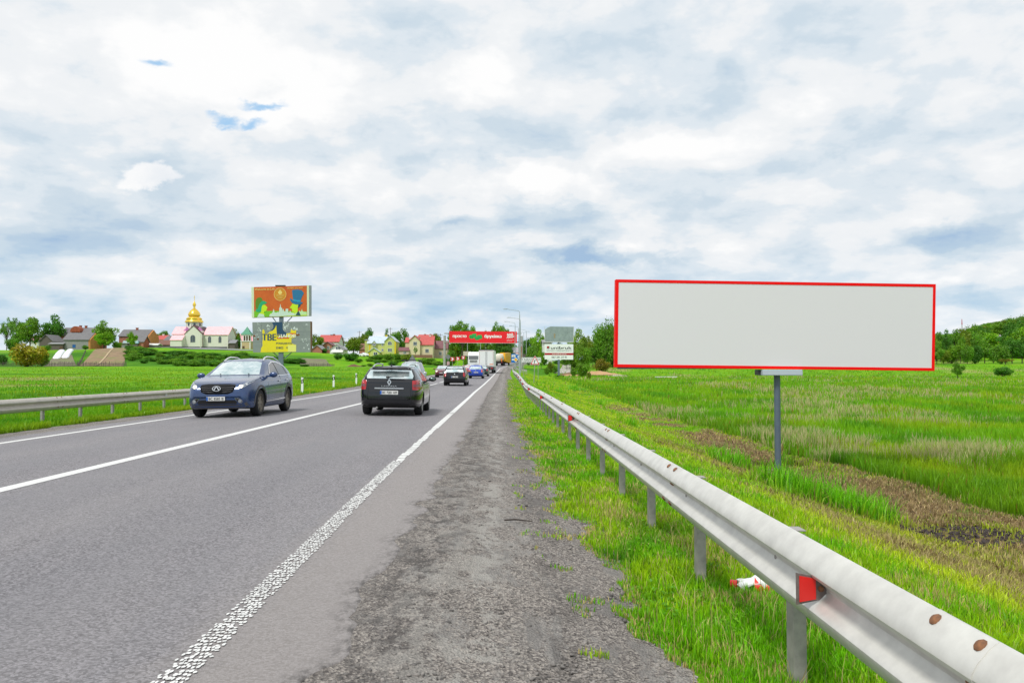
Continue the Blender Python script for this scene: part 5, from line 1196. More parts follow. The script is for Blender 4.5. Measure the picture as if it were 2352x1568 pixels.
for x_ in (.35,): MB().tube((x_,2.25,.25), (x_,2.40,.25), .03).build('exhaust', RIMM, lag)

# generic rear- and front-view cars farther on
def sp_hatch(L=4.57, W=1.77, Ht=1.47, hood=.95, wr=.32, est=True, slope=.28):
    r0 = L-.10
    top = [(0,.58),(.06,.70),(.3,.82),(hood,.93),(1.15,.98),(1.9,Ht-.12),(2.3,Ht-.02),(2.8,Ht)]
    top += [(L-.9,Ht-.02),(L-slope-.10,Ht-.07),(L-slope,Ht-.13),(L-.12,.98),(L-.05,.90),(L,.72)] if est else [(L-1.75,Ht-.04),(L-.95,1.03),(L-.2,.98),(L-.05,.88),(L,.68)]
    return dict(L=L, W=W, wr=wr, wheels=(.85, L-.95), tum=.28, top=top, belt=[(0,.54),(.3,.74),(1.0,.88),(3,.95),(L-.2,.97),(L-.05,.86),(L,.62)], bot=[(0,.40),(.08,.26),(.5,.20),(L-.6,.20),(L-.1,.28),(L,.38)], plan=[(0,.66),(.1,.80),(.4,.93),(.9,.99),(L-.8,1.0),(L-.3,.96),(L-.08,.91),(L,.84)])
def rear_car(label, sp, X0, Yr, pm, head, txt, tailm, vert=True, rails=False, name='estate_car'):
    L, W = sp['L'], sp['W']; root, dec = rear_estate(name, label, sp, X0, Yr, pm, '', head); w = W/2; Ht = max(b for a, b in sp['top'])
    dec([(-w*.76,1.00),(w*.76,1.00),(w*.63,Ht-.10),(-w*.63,Ht-.10)], 'R', GLB, 'rear_window', step=.1)
    for s_ in (1, -1):
        q = [(w*.72,1.0),(w*.92,.98),(w*.97,.72),(w*.78,.66),(w*.70,.74)]; dec(q if s_ > 0 else mirx(q), 'R', tailm, 'tail_light', off=.008, step=.08)
        ax = 'S+' if s_ > 0 else 'S-'; dec([(1.6,1.0),(2.0,Ht-.14),(2.6,Ht-.06),(L-1.0,Ht-.08),(L-.55,Ht-.16),(L-.45,1.03),(3.0,1.0)], ax, GLASSD, 'side_window', step=.12); dec([(2.58,1.0),(2.66,1.0),(2.66,Ht-.05),(2.58,Ht-.05)], ax, pm, 'pillar', off=.008)
    dec([(-w*.85,.50),(w*.85,.50),(w*.85,.52),(-w*.85,.52)], 'R', UND, 'bumper_gap', step=.12)
    plate(root, txt, L/2+.005, .66, 'R', 0); mirror(root, w+.05, -L/2+1.65, 1.0, pm, 1); mirror(root, -w-.05, -L/2+1.65, 1.0, pm, -1)
    MB().ell((0, L/2+.0, .86), (.05,.02,.05), 10, 6).build('badge', CHR, root, True); MB().tube((.02,L/2-.06,1.0), (-.34,L/2-.07,1.03), .012).build('rear_wiper', TRIM, root)
    MB().path([(0,L/2-.55,Ht),(0,L/2-.35,Ht+.26)], .007, 5).build('aerial', TRIM, root)
    if rails: roof_rails(root, [(-.5,Ht-.01),(-.3,Ht+.05),(1.2,Ht+.05),(L/2-.55,Ht-.03)], w*.66, TRIM)
    return root, dec
def front_car(label, sp, X0, Yf, pm, head, lit=True, txt=None, name='oncoming_car', glass=GLB):
    L, W = sp['L'], sp['W']; yc = Yf+L/2; root, dec, body = make_car(name, label, sp, (X0, yc, ground_z(X0, yc)), head, pm, 'vehicles on the road'); w = W/2; Ht = max(b for a, b in sp['top'])
    dec([(-w*.76,1.01),(w*.76,1.01),(w*.62,Ht-.09),(-w*.62,Ht-.09)], 'F', glass, 'windscreen', step=.1)
    for s_ in (1, -1):
        q = [(w*.50,.76),(w*.62,.79),(w*.86,.79),(w*.86,.66),(w*.55,.64)]; h_ = dec(q if s_ > 0 else mirx(q), 'F', HLG, 'headlight', off=.008, step=.08)
        if lit: q = [(w*.68+.08*math.cos(a), .715+.06*math.sin(a)) for a in np.arange(8)*math.pi/4]; dec(q if s_ > 0 else mirx(q), 'F', LAMPW, 'bulb', off=.016, parent=h_, step=.1)
        ax = 'S+' if s_ > 0 else 'S-'; dec([(1.6,1.0),(2.0,Ht-.14),(2.6,Ht-.06),(L-1.3,Ht-.10),(L-.9,1.03),(3.0,1.0)], ax, GLASSD, 'side_window', step=.12)
    dec([(-w*.46,.76),(w*.46,.76),(w*.46,.66),(-w*.46,.66)], 'F', TRIM, 'grille', off=.006, step=.1); dec([(-w*.6,.42),(w*.6,.42),(w*.6,.32),(-w*.6,.32)], 'F', TRIM, 'lower_grille', off=.006, step=.1)
    plate(root, txt or 'BC 4127', -L/2-.005, .52, 'F'); mirror(root, w+.05, -L/2+1.5, 1.0, pm, 1); mirror(root, -w-.05, -L/2+1.5, 1.0, pm, -1)
    return root, dec
sk, dec = rear_car('small black estate car with tall red tail lights in the middle distance', sp_hatch(4.57,1.80,1.50), -3.32, 62.0, BLACK, R(-.8), 'BC 1189 HI', TAIL, rails=True)
fb, dec = rear_car('bright blue hatchback with orange-red tail lights behind the white lorry', sp_hatch(3.97,1.70,1.50,slope=.22), X_(1093.5,91), 91.0, paint('bright_blue_paint', (.008,.055,.42), None, .1), R(-1.2), 'BC 3765 BM', TAILO, name='hatchback')
dc, dec = rear_car('dark green car mostly hidden on the right of the blue hatchback', sp_hatch(4.4,1.74,1.46), X_(1107.5,108), 108, paint('dark_green_paint', (.02,.05,.045), None, .2), R(-1.5), 'BC 2210', TAIL, name='hatchback')
mr, dec = front_car('maroon car with its right headlight glowing, coming towards the camera on the left', sp_hatch(4.3,1.70,1.44,est=False), X_(1014.5,98), 98, paint('maroon_paint', (.13,.015,.022), None, .2), R(-1.2), txt='BC 6093')
orc, dec = front_car('red-orange car coming round the bend between the black estate and the blue hatchback', sp_hatch(4.2,1.66,1.42,est=False), X_(1069,124), 124, paint('orange_red_paint', (.55,.07,.03), None, .1), R(-2), True)
lc, dec = front_car('pale silver car in front of the oncoming white lorry cab', sp_hatch(4.3,1.72,1.46,est=False), X_(1079,146), 146, paint('pale_silver_paint', (.55,.60,.62), None, .4), R(-3), False)
sv, dec = front_car('silver car with black roof bars passing behind the black estate', sp_hatch(4.6,1.84,1.84), X_(936,56), 56, paint('silver_paint', (.56,.58,.60), None, .5), R(-.6), False, name='oncoming_car')
roof_rails(sv, [(-.4,1.84),(-.2,1.90),(1.2,1.90),(1.6,1.84)], .60, TRIM, .03); MB().box(-.62,.62,-.25,-.15,1.90,1.93).build('roof_bar', TRIM, sv); MB().box(-.62,.62,.85,.95,1.90,1.93).build('roof_bar', TRIM, sv)
yh = 268; xh = X_(834, yh)
pk, dec = front_car('white parked car beside the yellow house', sp_hatch(4.1,1.66,1.42,est=False), xh, yh, paint('white_car_paint', (.80,.80,.80), None, 0), R(40), False, name='parked_car')
pk['group'] = 'parked cars'; pk.location.z = Hs(xh, yh)

# lorries
LWH = mat('lorry_white', (.74,.76,.76), .45); LGR = mat('lorry_seal_grey', (.33,.34,.35), .5); LRD = mat('reflective_edge', (.42,.10,.07), .5); LTQ = mat('lorry_turquoise', (.05,.38,.42), .4); YLO = mat('tanker_yellow', (.85,.42,.01), .4); CRT = mat('tank_cream', (.66,.63,.52), .5)
def lwheel(root, x, y, r=.5, w=.30): o = MB().lathe([(r*.5,-w/2),(r*.9,-w/2),(r,-w/2+.05),(r,w/2-.05),(r*.9,w/2),(r*.5,w/2),(r*.3,w/2-.1),(0,w/2-.1)], 20, axis='X').build('wheel', TYRE, root, True); o.location = (x, y, r); MB().lathe([(0,-.02),(r*.48,-.02),(r*.48,.02),(0,.02)], 14, axis='X').build('rim', RIMD, o)
Yk = 141.0; xk = X_(1117, Yk)
tk = thing('lorry', 'white box lorry seen from behind with closed rear doors and an orange strip', 'lorry', (xk, Yk, ground_z(xk, Yk)), R(-2), 'vehicles on the road')
MB().box(-1.28,1.28,.0,8.6,1.15,3.95).build('box', LWH, tk); MB().box(-1.30,1.30,-.04,8.6,3.955,4.05).build('roof_edge', TRIM, tk)
for s_ in (-1, 1):
    a, b = (-1.18,-.03) if s_ < 0 else (.03,1.18); d_ = MB().box(a, b, -.05, -.003, 1.30, 3.82).build('rear_door', LWH, tk)
    mb = MB(); e_ = a if s_ < 0 else b
    mb.box(a, b, -.058, -.052, 3.78, 3.82); mb.box(a, b, -.058, -.052, 1.30, 1.34); mb.box(min(e_, e_-s_*.04), max(e_, e_-s_*.04), -.058, -.052, 1.345, 3.775); mb.build('reflective_edge', LRD, d_)
    MB().tube((s_*.10,-.09,1.3), (s_*.10,-.09,3.8), .022, None, 6).build('lock_rod', LGR, d_)
    lwheel(tk, s_*1.02, 1.0); lwheel(tk, s_*1.02, 2.3); lwheel(tk, s_*1.05, 9.5)
    MB().box(s_*.88-.20, s_*.88+.20, -.02, .06, .78, .98).build('tail_light', TAIL, tk)
MB().box(.55,1.14,-.062,-.053,1.50,1.62).build('orange_strip', mat('orange_strip', (.80,.20,.01), .5), tk); MB().box(-1.2,1.2,.0,.12,.55,1.12).build('rear_bumper', TRIM, tk); MB().box(-.5,.5,.15,8.5,.7,1.14).build('chassis', UND, tk); MB().box(-1.22,1.22,8.75,10.8,.6,3.2).build('cab', LWH, tk); plate(tk, 'BC 5512', -.02, .80, 'R')
for c in [o for o in tk.children if o.name.startswith('number_plate')]: c.rotation_euler = (0,0,math.pi); c.location = (0,-.02,0)
Yc = 186.0; xc = X_(1087.5, Yc)
ok = thing('lorry', 'white oncoming lorry cab with a dark windscreen left of the white box lorry', 'lorry', (xc, Yc, ground_z(xc, Yc)), R(-5), 'vehicles on the road')
MB().prismx([(0,.45),(0,2.0),(.12,2.95),(.75,3.75),(2.2,3.75),(2.2,.45)], -1.22, 1.22).build('cab', LWH, ok); cb_ = ok.children[-1]
MB().prismx([(-.012,2.02),(.098,2.86),(.112,2.86),(.004,2.02)], -1.08, 1.08).build('windscreen', GLASSD, ok); mb = MB()
for z_ in (1.35,1.5,1.65,1.8): mb.box(-.85,.85,-.03,-.002,z_,z_+.07)
mb.build('grille', TRIM, ok); MB().box(-1.2,1.2,-.10,-.001,.45,1.0).build('bumper', LGR, ok)
for s_ in (-1, 1): MB().box(s_*.92-.18, s_*.92+.18, -.125, -.102, .72, .92).build('headlight', HLG, ok); MB().box(s_*1.42-.12, s_*1.42+.12, .1, .2, 1.9, 2.7).build('wing_mirror', TRIM, ok); lwheel(ok, s_*1.02, 1.3); lwheel(ok, s_*1.02, 5.5)
MB().box(1.225,1.26,.7,2.2,1.2,3.7).build('side_fairing', LTQ, ok); MB().box(-1.25,1.25,2.6,12,1.1,3.6).build('trailer', LWH, ok)
Yo = 219.0; xo = X_(1145, Yo)
oy = thing('tanker_lorry', 'yellow tanker lorry with a cream round tank at the bend', 'lorry', (xo, Yo, ground_z(xo, Yo)), R(-14), 'vehicles on the road')
MB().lathe([(0,-.55),(.7,-.5),(1.05,-.2),(1.15,.2),(1.15,6.0)], 22, (-.12,.3,2.15), axis='Y').build('tank', CRT, oy, True); MB().lathe([(1.0,5.2),(1.35,5.2)], 20, (0,.3,2.2), axis='Y').build('tank_ring', YLO, oy)
MB().prismx([(2.2,1.2),(2.2,3.4),(6.8,3.65),(8.9,3.65),(8.9,.9),(6.6,.9)], .75, 1.30).build('side_panel', YLO, oy); MB().box(-1.2,.74,6.3,8.9,.9,3.6).build('cab', YLO, oy); MB().box(-.35,.5,-.32,-.28,1.5,1.7).build('hazard_mark', mat('hazard_green', (.01,.25,.08), .5), oy) if False else None
MB().box(.72,1.0,-.2,-.1,1.2,2.0).build('warning_board', mat('orange_strip', (.8,.2,.01)), oy)
MB().box(-1.15,1.15,-.1,6.3,.7,1.05).build('chassis', UND, oy)
for s_ in (-1, 1):
    for yy_ in (.8,2.1,7.6): lwheel(oy, s_*1.0, yy_)
    MB().box(s_*.95-.18, s_*.95+.18, -.16, -.102, .85, 1.0).build('tail_light', TAIL, oy)
# ------------------------------------------------------------------ village
def wmat(n, c, v=.12, s=1.5): return mat(n, c, .9, spec=.2, var=v, vscale=s)
def roofmat(n, c, rib=True):
    if n in MATS: return MATS[n]
    m = mat(n, c, .6, .1, .3, var=.12, vscale=1.2, bump=.0); return m
def brickmat(n, c):
    if n in MATS: return MATS[n]
    m, t, p = nodes_of(n); b = t.nodes.new('ShaderNodeTexBrick'); t.links.new(tcoord(t), b.inputs['Vector'])
    b.inputs['Color1'].default_value = (*c, 1); b.inputs['Color2'].default_value = (*[x*.75 for x in c], 1); b.inputs['Mortar'].default_value = (*[min(1, x*.9+.08) for x in c], 1); b.inputs['Scale'].default_value = 2.2
    t.links.new(b.outputs[0], p.inputs['Base Color']); p.inputs['Roughness'].default_value = .9; return m
WIN = mat('window_glass_dark', (.05,.07,.09), .12, 0, .8); FRW = mat('window_frame_white', (.75,.75,.73), .6); DOORM = mat('door_brown', (.10,.055,.03), .7); PLINTH = wmat('plinth_grey', (.16,.155,.17))
def window(root, x, z, w, h, y=0, arch=False, glass=WIN, frame=FRW, bars=1, face=None):
    t_ = .09
    if arch:
        n_ = 9; a = [(x+w/2*math.cos(i*math.pi/n_), z+h/2-w/2+w/2*math.sin(i*math.pi/n_)) for i in range(n_+1)]
        pl = [(x-w/2, z-h/2), (x+w/2, z-h/2)]+a; po = [(x-w/2-t_, z-h/2-t_), (x+w/2+t_, z-h/2-t_)]+[(x+(px_-x)*(1+2*t_/w), z+h/2-w/2+(pz_-(z+h/2-w/2))*(1+2*t_/w)) for px_, pz_ in a]
        mb = MB()
        for i in range(len(pl)): j = (i+1)%len(pl); mb.prism([po[i],po[j],pl[j],pl[i]], y-.07, y-.002)
    else:
        pl = [(x-w/2,z-h/2),(x+w/2,z-h/2),(x+w/2,z+h/2),(x-w/2,z+h/2)]; mb = MB()
        mb.box(x-w/2-t_, x+w/2+t_, y-.07, y-.002, z+h/2, z+h/2+t_); mb.box(x-w/2-t_, x+w/2+t_, y-.09, y-.002, z-h/2-t_, z-h/2); mb.box(x-w/2-t_, x-w/2, y-.07, y-.002, z-h/2, z+h/2); mb.box(x+w/2, x+w/2+t_, y-.07, y-.002, z-h/2, z+h/2)
    for i in range(bars): bx = x-w/2+w*(i+1)/(bars+1); mb.box(bx-.035, bx+.035, y-.06, y-.022, z-h/2, z+h/2-(w*.12 if arch else 0))
    o = mb.build('window', frame, root); MB().prism(pl, y-.02, y-.004).build('pane', glass, o); return o
def volume(root, x0, x1, y0, y1, ze, zr, axis, wm_, rm_, z0=-1.0, over=.35, th=.14, prof=None, wname='wall', rname='roof'):
    """gabled volume: axis 'x' ridge along X (eave to the front), 'y' gable to the front. prof: [(t 0..1, z)] roof line across"""
    P = prof or [(0, ze), (.5, zr), (1, ze)]
    if axis == 'x':
        W_ = y1-y0; wall = [(y0, z0)]+[(y0+t*W_, z) for t, z in P]+[(y1, z0)]; MB().prismx(wall, x0, x1).build(wname, wm_, root)
    else:
        W_ = x1-x0; wall = [(x0, z0)]+[(x0+t*W_, z) for t, z in P]+[(x1, z0)]; MB().prism(wall, y0, y1).build(wname, wm_, root)
    b = y0 if axis == 'x' else x0; L = [(b+t*W_, z) for t, z in P]
    d0 = Vector(L[0])-Vector(L[1]); d0.normalize(); d1 = Vector(L[-1])-Vector(L[-2]); d1.normalize()
    lo = [tuple(Vector(L[0])+d0*over)]+L[1:-1]+[tuple(Vector(L[-1])+d1*over)]
    lo = [(a, z+.012) for a, z in lo]; up = [(a, z+th*1.25) for a, z in lo]; poly = lo+list(reversed(up)); n_ = len(lo)
    mb = MB()
    for i in range(n_-1):
        q = [lo[i], lo[i+1], up[i+1], up[i]]
        if axis == 'x': mb.prismx(q, x0-over, x1+over)
        else: mb.prism(q, y0-over, y1+over)
    return mb.build(rname, rm_, root)
def chimney(roof, x, y, z0, z1, m, w=.35):
    mb = MB().box(x-w, x+w, y-w, y+w, z0, z1); mb.box(x-w-.08, x+w+.08, y-w-.08, y+w+.08, z1, z1+.15); mb.build('chimney', m, roof)
class Bld:
    """pixel-measured building at distance Y: gives local metre coordinates"""
    def __init__(s, name, label, px, pyb, Y, cat='house', group=None):
        s.Y = Y; x = X_(px, Y); z = Z_(pyb, Y, px); s.x = x; s.z = z
        s.o = thing(name, label, cat, (x, Y, z), 0, group)
    def X(s, px): return X_(px, s.Y)-s.x
    def Z(s, py): return Z_(py, s.Y)-s.z
def c1(x, y): return x*.17105, 660.35+y*.17105
def c2(x, y): return 367.5+x*.17105, 631.6+y*.17105
def c3(x, y): return 689.06+x*.17105, 689.06+y*.17105
GRW = wmat('grey_plaster', (.27,.265,.27)); GRR = roofmat('slate_grey_roof', (.17,.165,.17)); GR2 = roofmat('pale_grey_roof', (.26,.26,.27)); ORB = wmat('orange_plaster', (.50,.22,.08)); BRK = brickmat('red_brick', (.34,.085,.035)); WD = wmat('old_wood', (.13,.11,.10), .3, 6); BWIN = mat('blue_window', (.01,.10,.35), .4)
REDR_ = roofmat('red_metal_roof', (.50,.105,.095)); PINK = roofmat('pink_metal_roof', (.80,.36,.40)); BRR = roofmat('brown_metal_roof', (.20,.09,.10)); BR2 = roofmat('brown_tile_roof', (.20,.10,.07)); CREAM = wmat('cream_plaster', (.66,.58,.38), .05); YELP = wmat('yellow_green_plaster', (.54,.57,.19), .06); YELT = wmat('yellow_trim', (.66,.50,.03), .05); WHI = wmat('white_plaster', (.70,.70,.68), .06); SILV = roofmat('silver_metal_roof', (.50,.58,.64)); TAN = wmat('tan_plaster', (.52,.40,.24), .08); DRK = mat('dark_fascia', (.10,.03,.04), .6); BEI = wmat('beige_plaster', (.55,.44,.36), .06)

def simple(name, label, crop, x0, x1, yb, ye, yr, Y, depth, axis, wm_, rm_, wins=(), chim=(), cat='house', over=.35, prof=None, door=None):
    xc = (x0+x1)/2; B = Bld(name, label, *crop(xc, yb), Y, cat); f = lambda x: B.X(crop(x, 0)[0]); g = lambda y: B.Z(crop(0, y)[1])
    if prof: prof = [(t, g(z)) for t, z in prof]
    rf = volume(B.o, f(x0), f(x1), 0, depth, g(ye), g(yr), axis, wm_, rm_, -2.5, over, prof=prof)
    for w_ in wins:
        a = dict(w_[4]) if len(w_) > 4 else {}; window(B.o, f(w_[0]), g(w_[1]), abs(f(w_[0]+w_[2])-f(w_[0])), abs(g(w_[1]+w_[3])-g(w_[1])), **a)
    for cx, ct, cm in chim: chimney(rf, f(cx), depth*.5, min(g(ye), g(yr))-.2, g(ct), cm)
    if door: MB().box(f(door[0]), f(door[1]), -.06, -.002, -.5, g(door[2])).build('door', DOORM, B.o)
    return B, f, g, rf
HG = 'village houses'
# far left: brick house, its barn, sheds
B, f, g, rf = simple('brick_house', 'brick house with a grey roof and a round brick gable behind the grey barn', c1, 795, 1275, 810, 640, 540, 312, 9, 'x', BRK, GRR, chim=((990,510,BRK),(1065,512,BRK)))
nd = 12; MB().prism([(f(925),g(600))]+[(f(995)+ (f(1062)-f(925))/2*math.cos(a), g(600)+(g(522)-g(600))*math.sin(a)) for a in np.linspace(math.pi, 0, nd)]+[(f(1062),g(600))], .2, 3.5).build('round_gable', BRK, B.o)
B, f, g, rf = simple('barn', 'grey plastered barn with a steep grey roof and one small blue window', c1, 845, 1180, 845, 702, 610, 292, 8, 'x', GRW, GRR, cat='barn')
window(B.o, f(988), g(787), .9, .9, glass=BWIN, frame=BWIN, bars=0); MB().prismx([(0,-2),(0,g(702)),(4,g(610)),(8,g(702)),(8,-2)], f(1180)+.005, f(1208)).build('end_wall', ORB, B.o)
simple('shed', 'weathered wooden shed with a grey gable roof left of the grey barn', c1, 520, 700, 765, 722, 638, 300, 8, 'y', WD, GRR, cat='shed')
simple('shed', 'low dark lean-to shed touching the left side of the grey barn', c1, 655, 840, 850, 760, 742, 291, 4, 'x', WD, GR2, cat='shed', door=(795,835,790))
simple('house', 'small house with a pink roof far behind the left trees', c1, 380, 500, 735, 715, 655, 335, 8, 'x', WHI, PINK)
B, f, g, rf = simple('brick_house', 'brick house with a grey roof and orange gable end left of the church', c1, 1590, 1960, 800, 655, 565, 308, 9, 'x', BRK, GRR, chim=((1762,540,BRK),(1925,620,BRK)))
MB().prismx([(0,-2),(0,g(655)),(4.5,g(565)),(9,g(655)),(9,-2)], f(1960)+.005, f(1992)).build('gable_end', ORB, B.o)
simple('shed', 'small annex with a grey slanting roof beside the orange gable end', c1, 1825, 1920, 790, 728, 655, 300, 5, 'x', BRK, GRR, cat='shed')
simple('shed', 'small stone shed under the bright blue and white tarpaulin', c1, 1630, 1705, 820, 752, 745, 299, 4, 'x', GRW, GR2, cat='shed')
B = Bld('tarpaulin', 'blue and white tarpaulin roof beside the stone shed', *c1(1745,758), 299, 'tarpaulin'); fx = lambda x: B.X(c1(x,0)[0]); MB().prism([(fx(1640),B.Z(c1(0,745)[1])),(fx(1850),B.Z(c1(0,752)[1])),(fx(1850),B.Z(c1(0,715)[1])),(fx(1650),B.Z(c1(0,715)[1]))], 0, 3).build('sheet', mat('tarp_blue', (.30,.55,.75), .5, c2=(.7,.75,.8), vscale=.6), B.o); MB().box(fx(1660),fx(1840),.2,2.8,-3,B.Z(c1(0,745)[1])-.01).build('support', WD, B.o)
simple('house', 'low house with a red metal roof just left of the church', c1, 2000, 2200, 740, 700, 642, 345, 9, 'x', WHI, REDR_, chim=((2130,625,WHI),))
simple('house', 'low house with a plain grey roof touching the red-roofed one', c1, 2200, 2290, 740, 710, 650, 340, 9, 'x', WHI, GRR)
simple('barn', 'long low barn with a brown roof left of the church wall', c1, 2010, 2275, 805, 770, 710, 320, 8, 'x', GRW, BR2, cat='barn')
simple('shed', 'tiny shed with a flat white roof in front of the brown-roofed barn', c1, 1980, 2105, 805, 775, 756, 305, 4, 'x', GRW, WHI, cat='shed')

# church
Yc_ = 300; B = Bld('church', 'white church with pink roofs and a golden onion dome', *c2(505,988), Yc_, 'church'); f = lambda x: B.X(c2(x,0)[0]); g = lambda y: B.Z(c2(0,y)[1])
CHW = wmat('church_white', (.68,.67,.60), .04); PKR = roofmat('church_pink_roof', (.86,.50,.53)); GOLD = mat('gold_leaf', (.88,.56,.06), .22, .85, c2=(.95,.68,.12), vscale=1.5); PURP = mat('purple_roof', (.45,.16,.36), .5); ARW = dict(arch=True, bars=1, frame=mat('window_surround_grey', (.36,.36,.35), .8))
def plinth(x0, x1, y0, y1): MB().box(x0, x1, y0, y1, -1.5, g(962)).build('plinth', mat('church_plinth', (.11,.105,.14), .8), B.o)
rf = volume(B.o, f(565), f(888), 1.6, 10.4, g(800), g(690), 'x', CHW, PKR, 0, .3); rf2 = volume(B.o, f(130), f(325), 2.0, 10, g(792), g(690), 'x', CHW, PKR, 0, .3)
volume(B.o, f(325), f(560), 0, 12, g(795), g(685), 'y', CHW, DRK, 0, .15, th=.2, wname='transept_wall', rname='transept_roof')
plinth(f(565), f(890), 1.55, 10.5); plinth(f(322), f(563), -.05, 12.1); plinth(f(128), f(318), 1.95, 10.1)
MB().prismx([(-2.6,0),(-2.6,g(880)),(-.02,g(815)),(-.02,0)], f(170), f(322)).build('porch', CHW, B.o); MB().prismx([(-2.8,g(882)),(-.02,g(812)),(-.02,g(808)),(-2.8,g(876))], f(163), f(330)).build('porch_roof', PKR, B.o); MB().box(f(165), f(325), -2.65, -.03, -1.2, g(962)).build('porch_plinth', MATS['church_plinth'], B.o)
for x_, y_, w_, h_, yy_ in ((435,855,60,92,-.0),(640,865,36,80,1.6),(780,865,34,80,1.6),(157,860,22,75,2.0)): window(B.o, f(x_), g(y_), abs(f(x_+w_)-f(x_)), abs(g(y_+h_)-g(y_)), y=yy_, **ARW)
for x_ in (540, 888): MB().box(f(x_)-.12, f(x_)+.12, 1.45 if x_ > 600 else -.12, 1.58 if x_ > 600 else -.02, 0, g(800)).build('pilaster', CHW, B.o)
MB().box(f(565)-.06, f(565)+.06, -.1, -.01, 0, g(800)).build('drainpipe', DRK, B.o)
cy_ = 6.0; dr = (f(560)-f(340))/2; cxd = X_(c2(450,0)[0], Yc_+cy_)-B.x
MB().lathe([(dr,g(790)),(dr,g(625)),(0,g(625))], 8, (cxd,cy_,0)).build('drum', CHW, B.o)
dw = B.o
for i in range(8):
    a = math.pi*2*(i+.5)/8
    m_ = MB().prism([(-.35,g(680)),(.35,g(680)),(.35,g(645)),(.2,g(638)),(-.2,g(638)),(-.35,g(645))], -.04, .0).build('window', WIN, B.o); m_.location = (cxd+dr*.925*math.sin(a), cy_-dr*.925*math.cos(a), 0); m_.rotation_euler = (0, 0, a)
    o = MB().tube((0,0,g(700)), (0,0,g(625)), .13).build('column', CHW, B.o); a2 = math.pi*2*i/8; o.location = (cxd+dr*math.sin(a2), cy_-dr*math.cos(a2), 0)
r = lambda w: w*.17105*Yc_/F_PX
dome = MB().lathe([(r(122),g(625)),(r(118),g(612)),(r(112),g(600)),(r(100),g(592)),(r(104),g(580)),(r(92),g(562)),(r(72),g(552)),(r(68),g(545)),(r(80),g(530)),(r(80),g(515)),(r(72),g(495)),(r(55),g(470)),(r(35),g(450)),(r(18),g(438)),(r(13),g(430))], 24, (cxd,cy_,0)).build('dome', GOLD, B.o, True)
MB().lathe([(r(14),g(432)),(r(13),g(404)),(r(22),g(400)),(r(23),g(385)),(r(16),g(365)),(r(6),g(345)),(r(2),g(328)),(0,g(325))], 14, (cxd,cy_,0)).build('cupola', GOLD, B.o, True)
zc = g(325); mb = MB().box(cxd-.06, cxd+.06, cy_-.06, cy_+.06, zc-.2, g(262)); mb.box(cxd-.35, cxd+.35, cy_-.04, cy_+.04, g(290), g(287)); mb.box(cxd-.22, cxd+.22, cy_-.04, cy_+.04, g(280), g(277)); mb.build('cross', GOLD, B.o)
for x0_, x1_ in ((320,388),(488,560)):
    xm = X_(c2((x0_+x1_)/2,0)[0], Yc_+1.8)-B.x; MB().lathe([(r(48),g(748)),(0,g(690))], 4, (xm,1.8,0)).build('small_roof', PURP, B.o); MB().box(f(x0_)+.3, f(x1_)-.3, .9, 3, g(800), g(749)).build('small_wall', CHW, B.o)
# bell tower
B = Bld('bell_tower', 'small bell tower with a green pyramid roof and open arches right of the church', *c2(1145,1020), 292, 'bell tower'); f = lambda x: B.X(c2(x,0)[0]); g = lambda y: B.Z(c2(0,y)[1]); w0, w1 = f(1080), f(1212); dd = (w1-w0)
MB().box(w0, w1, 0, dd, -1.5, g(895)).build('base', TAN, B.o); MB().box(w0-.15, w1+.15, -.15, dd+.15, g(895), g(885)).build('ledge', WHI, B.o)
mb = MB()
for i in range(5):
    x_ = w0+(w1-w0)*i/4
    for y_ in (.15, dd-.15): mb.box(x_-.13 if i else x_, x_+.13 if i < 4 else x_+.0, y_-.13, y_+.13, g(884.5), g(815))
mb.build('pillars', WHI, B.o); MB().box(w0-.02, w1+.02, 0, dd, g(815), g(802)).build('lintel', WHI, B.o); MB().box(w0+.6, w1-.6, .6, dd-.6, g(885), g(816)).build('belfry_shade_block', mat('belfry_shadow_brown', (.20,.10,.06), .9), B.o)  # brown block stands in for the shade inside the open belfry
MB().lathe([((w1-w0)*.78,g(800)),((w1-w0)*.45,g(765)),(0,g(690))], 4, ((w0+w1)/2,dd/2,0)).build('roof', roofmat('green_metal_roof', (.09,.27,.17)), B.o); B.o.children[-1].rotation_euler = (0,0,0)
me = B.o.children[-1].data; cc = np.empty(len(me.vertices)*3); me.vertices.foreach_get('co', cc); cc = cc.reshape(-1,3)-[(w0+w1)/2,dd/2,0]; c45 = math.cos(math.pi/4); cc = np.stack([(cc[:,0]-cc[:,1])*c45,(cc[:,0]+cc[:,1])*c45,cc[:,2]],1)+[(w0+w1)/2,dd/2,0]; me.vertices.foreach_set('co', cc.ravel())
MB().box(f(1103), f(1132), -.06, -.002, -1, g(955)).build('door', DOORM, B.o); MB().box(w1-.35, w1, -.05, -.002, -1, g(896)).build('corner_strip', WHI, B.o); MB().box(w0, w0+.35, -.05, -.002, -1, g(896)).build('corner_strip', WHI, B.o)
simple('house', 'pink-roofed house partly hidden behind the bell tower', c2, 1020, 1240, 960, 890, 790, 325, 9, 'x', BRK, PINK)
simple('shed', 'small grey-roofed shed between the church and the bell tower', c2, 925, 1000, 960, 915, 875, 300, 5, 'x', WD, GR2, cat='shed')
simple('low_wall_building', 'low white building seen under the torn billboard', c2, 1660, 1830, 1075, 1045, 1035, 280, 5, 'x', WHI, WHI, cat='shed')
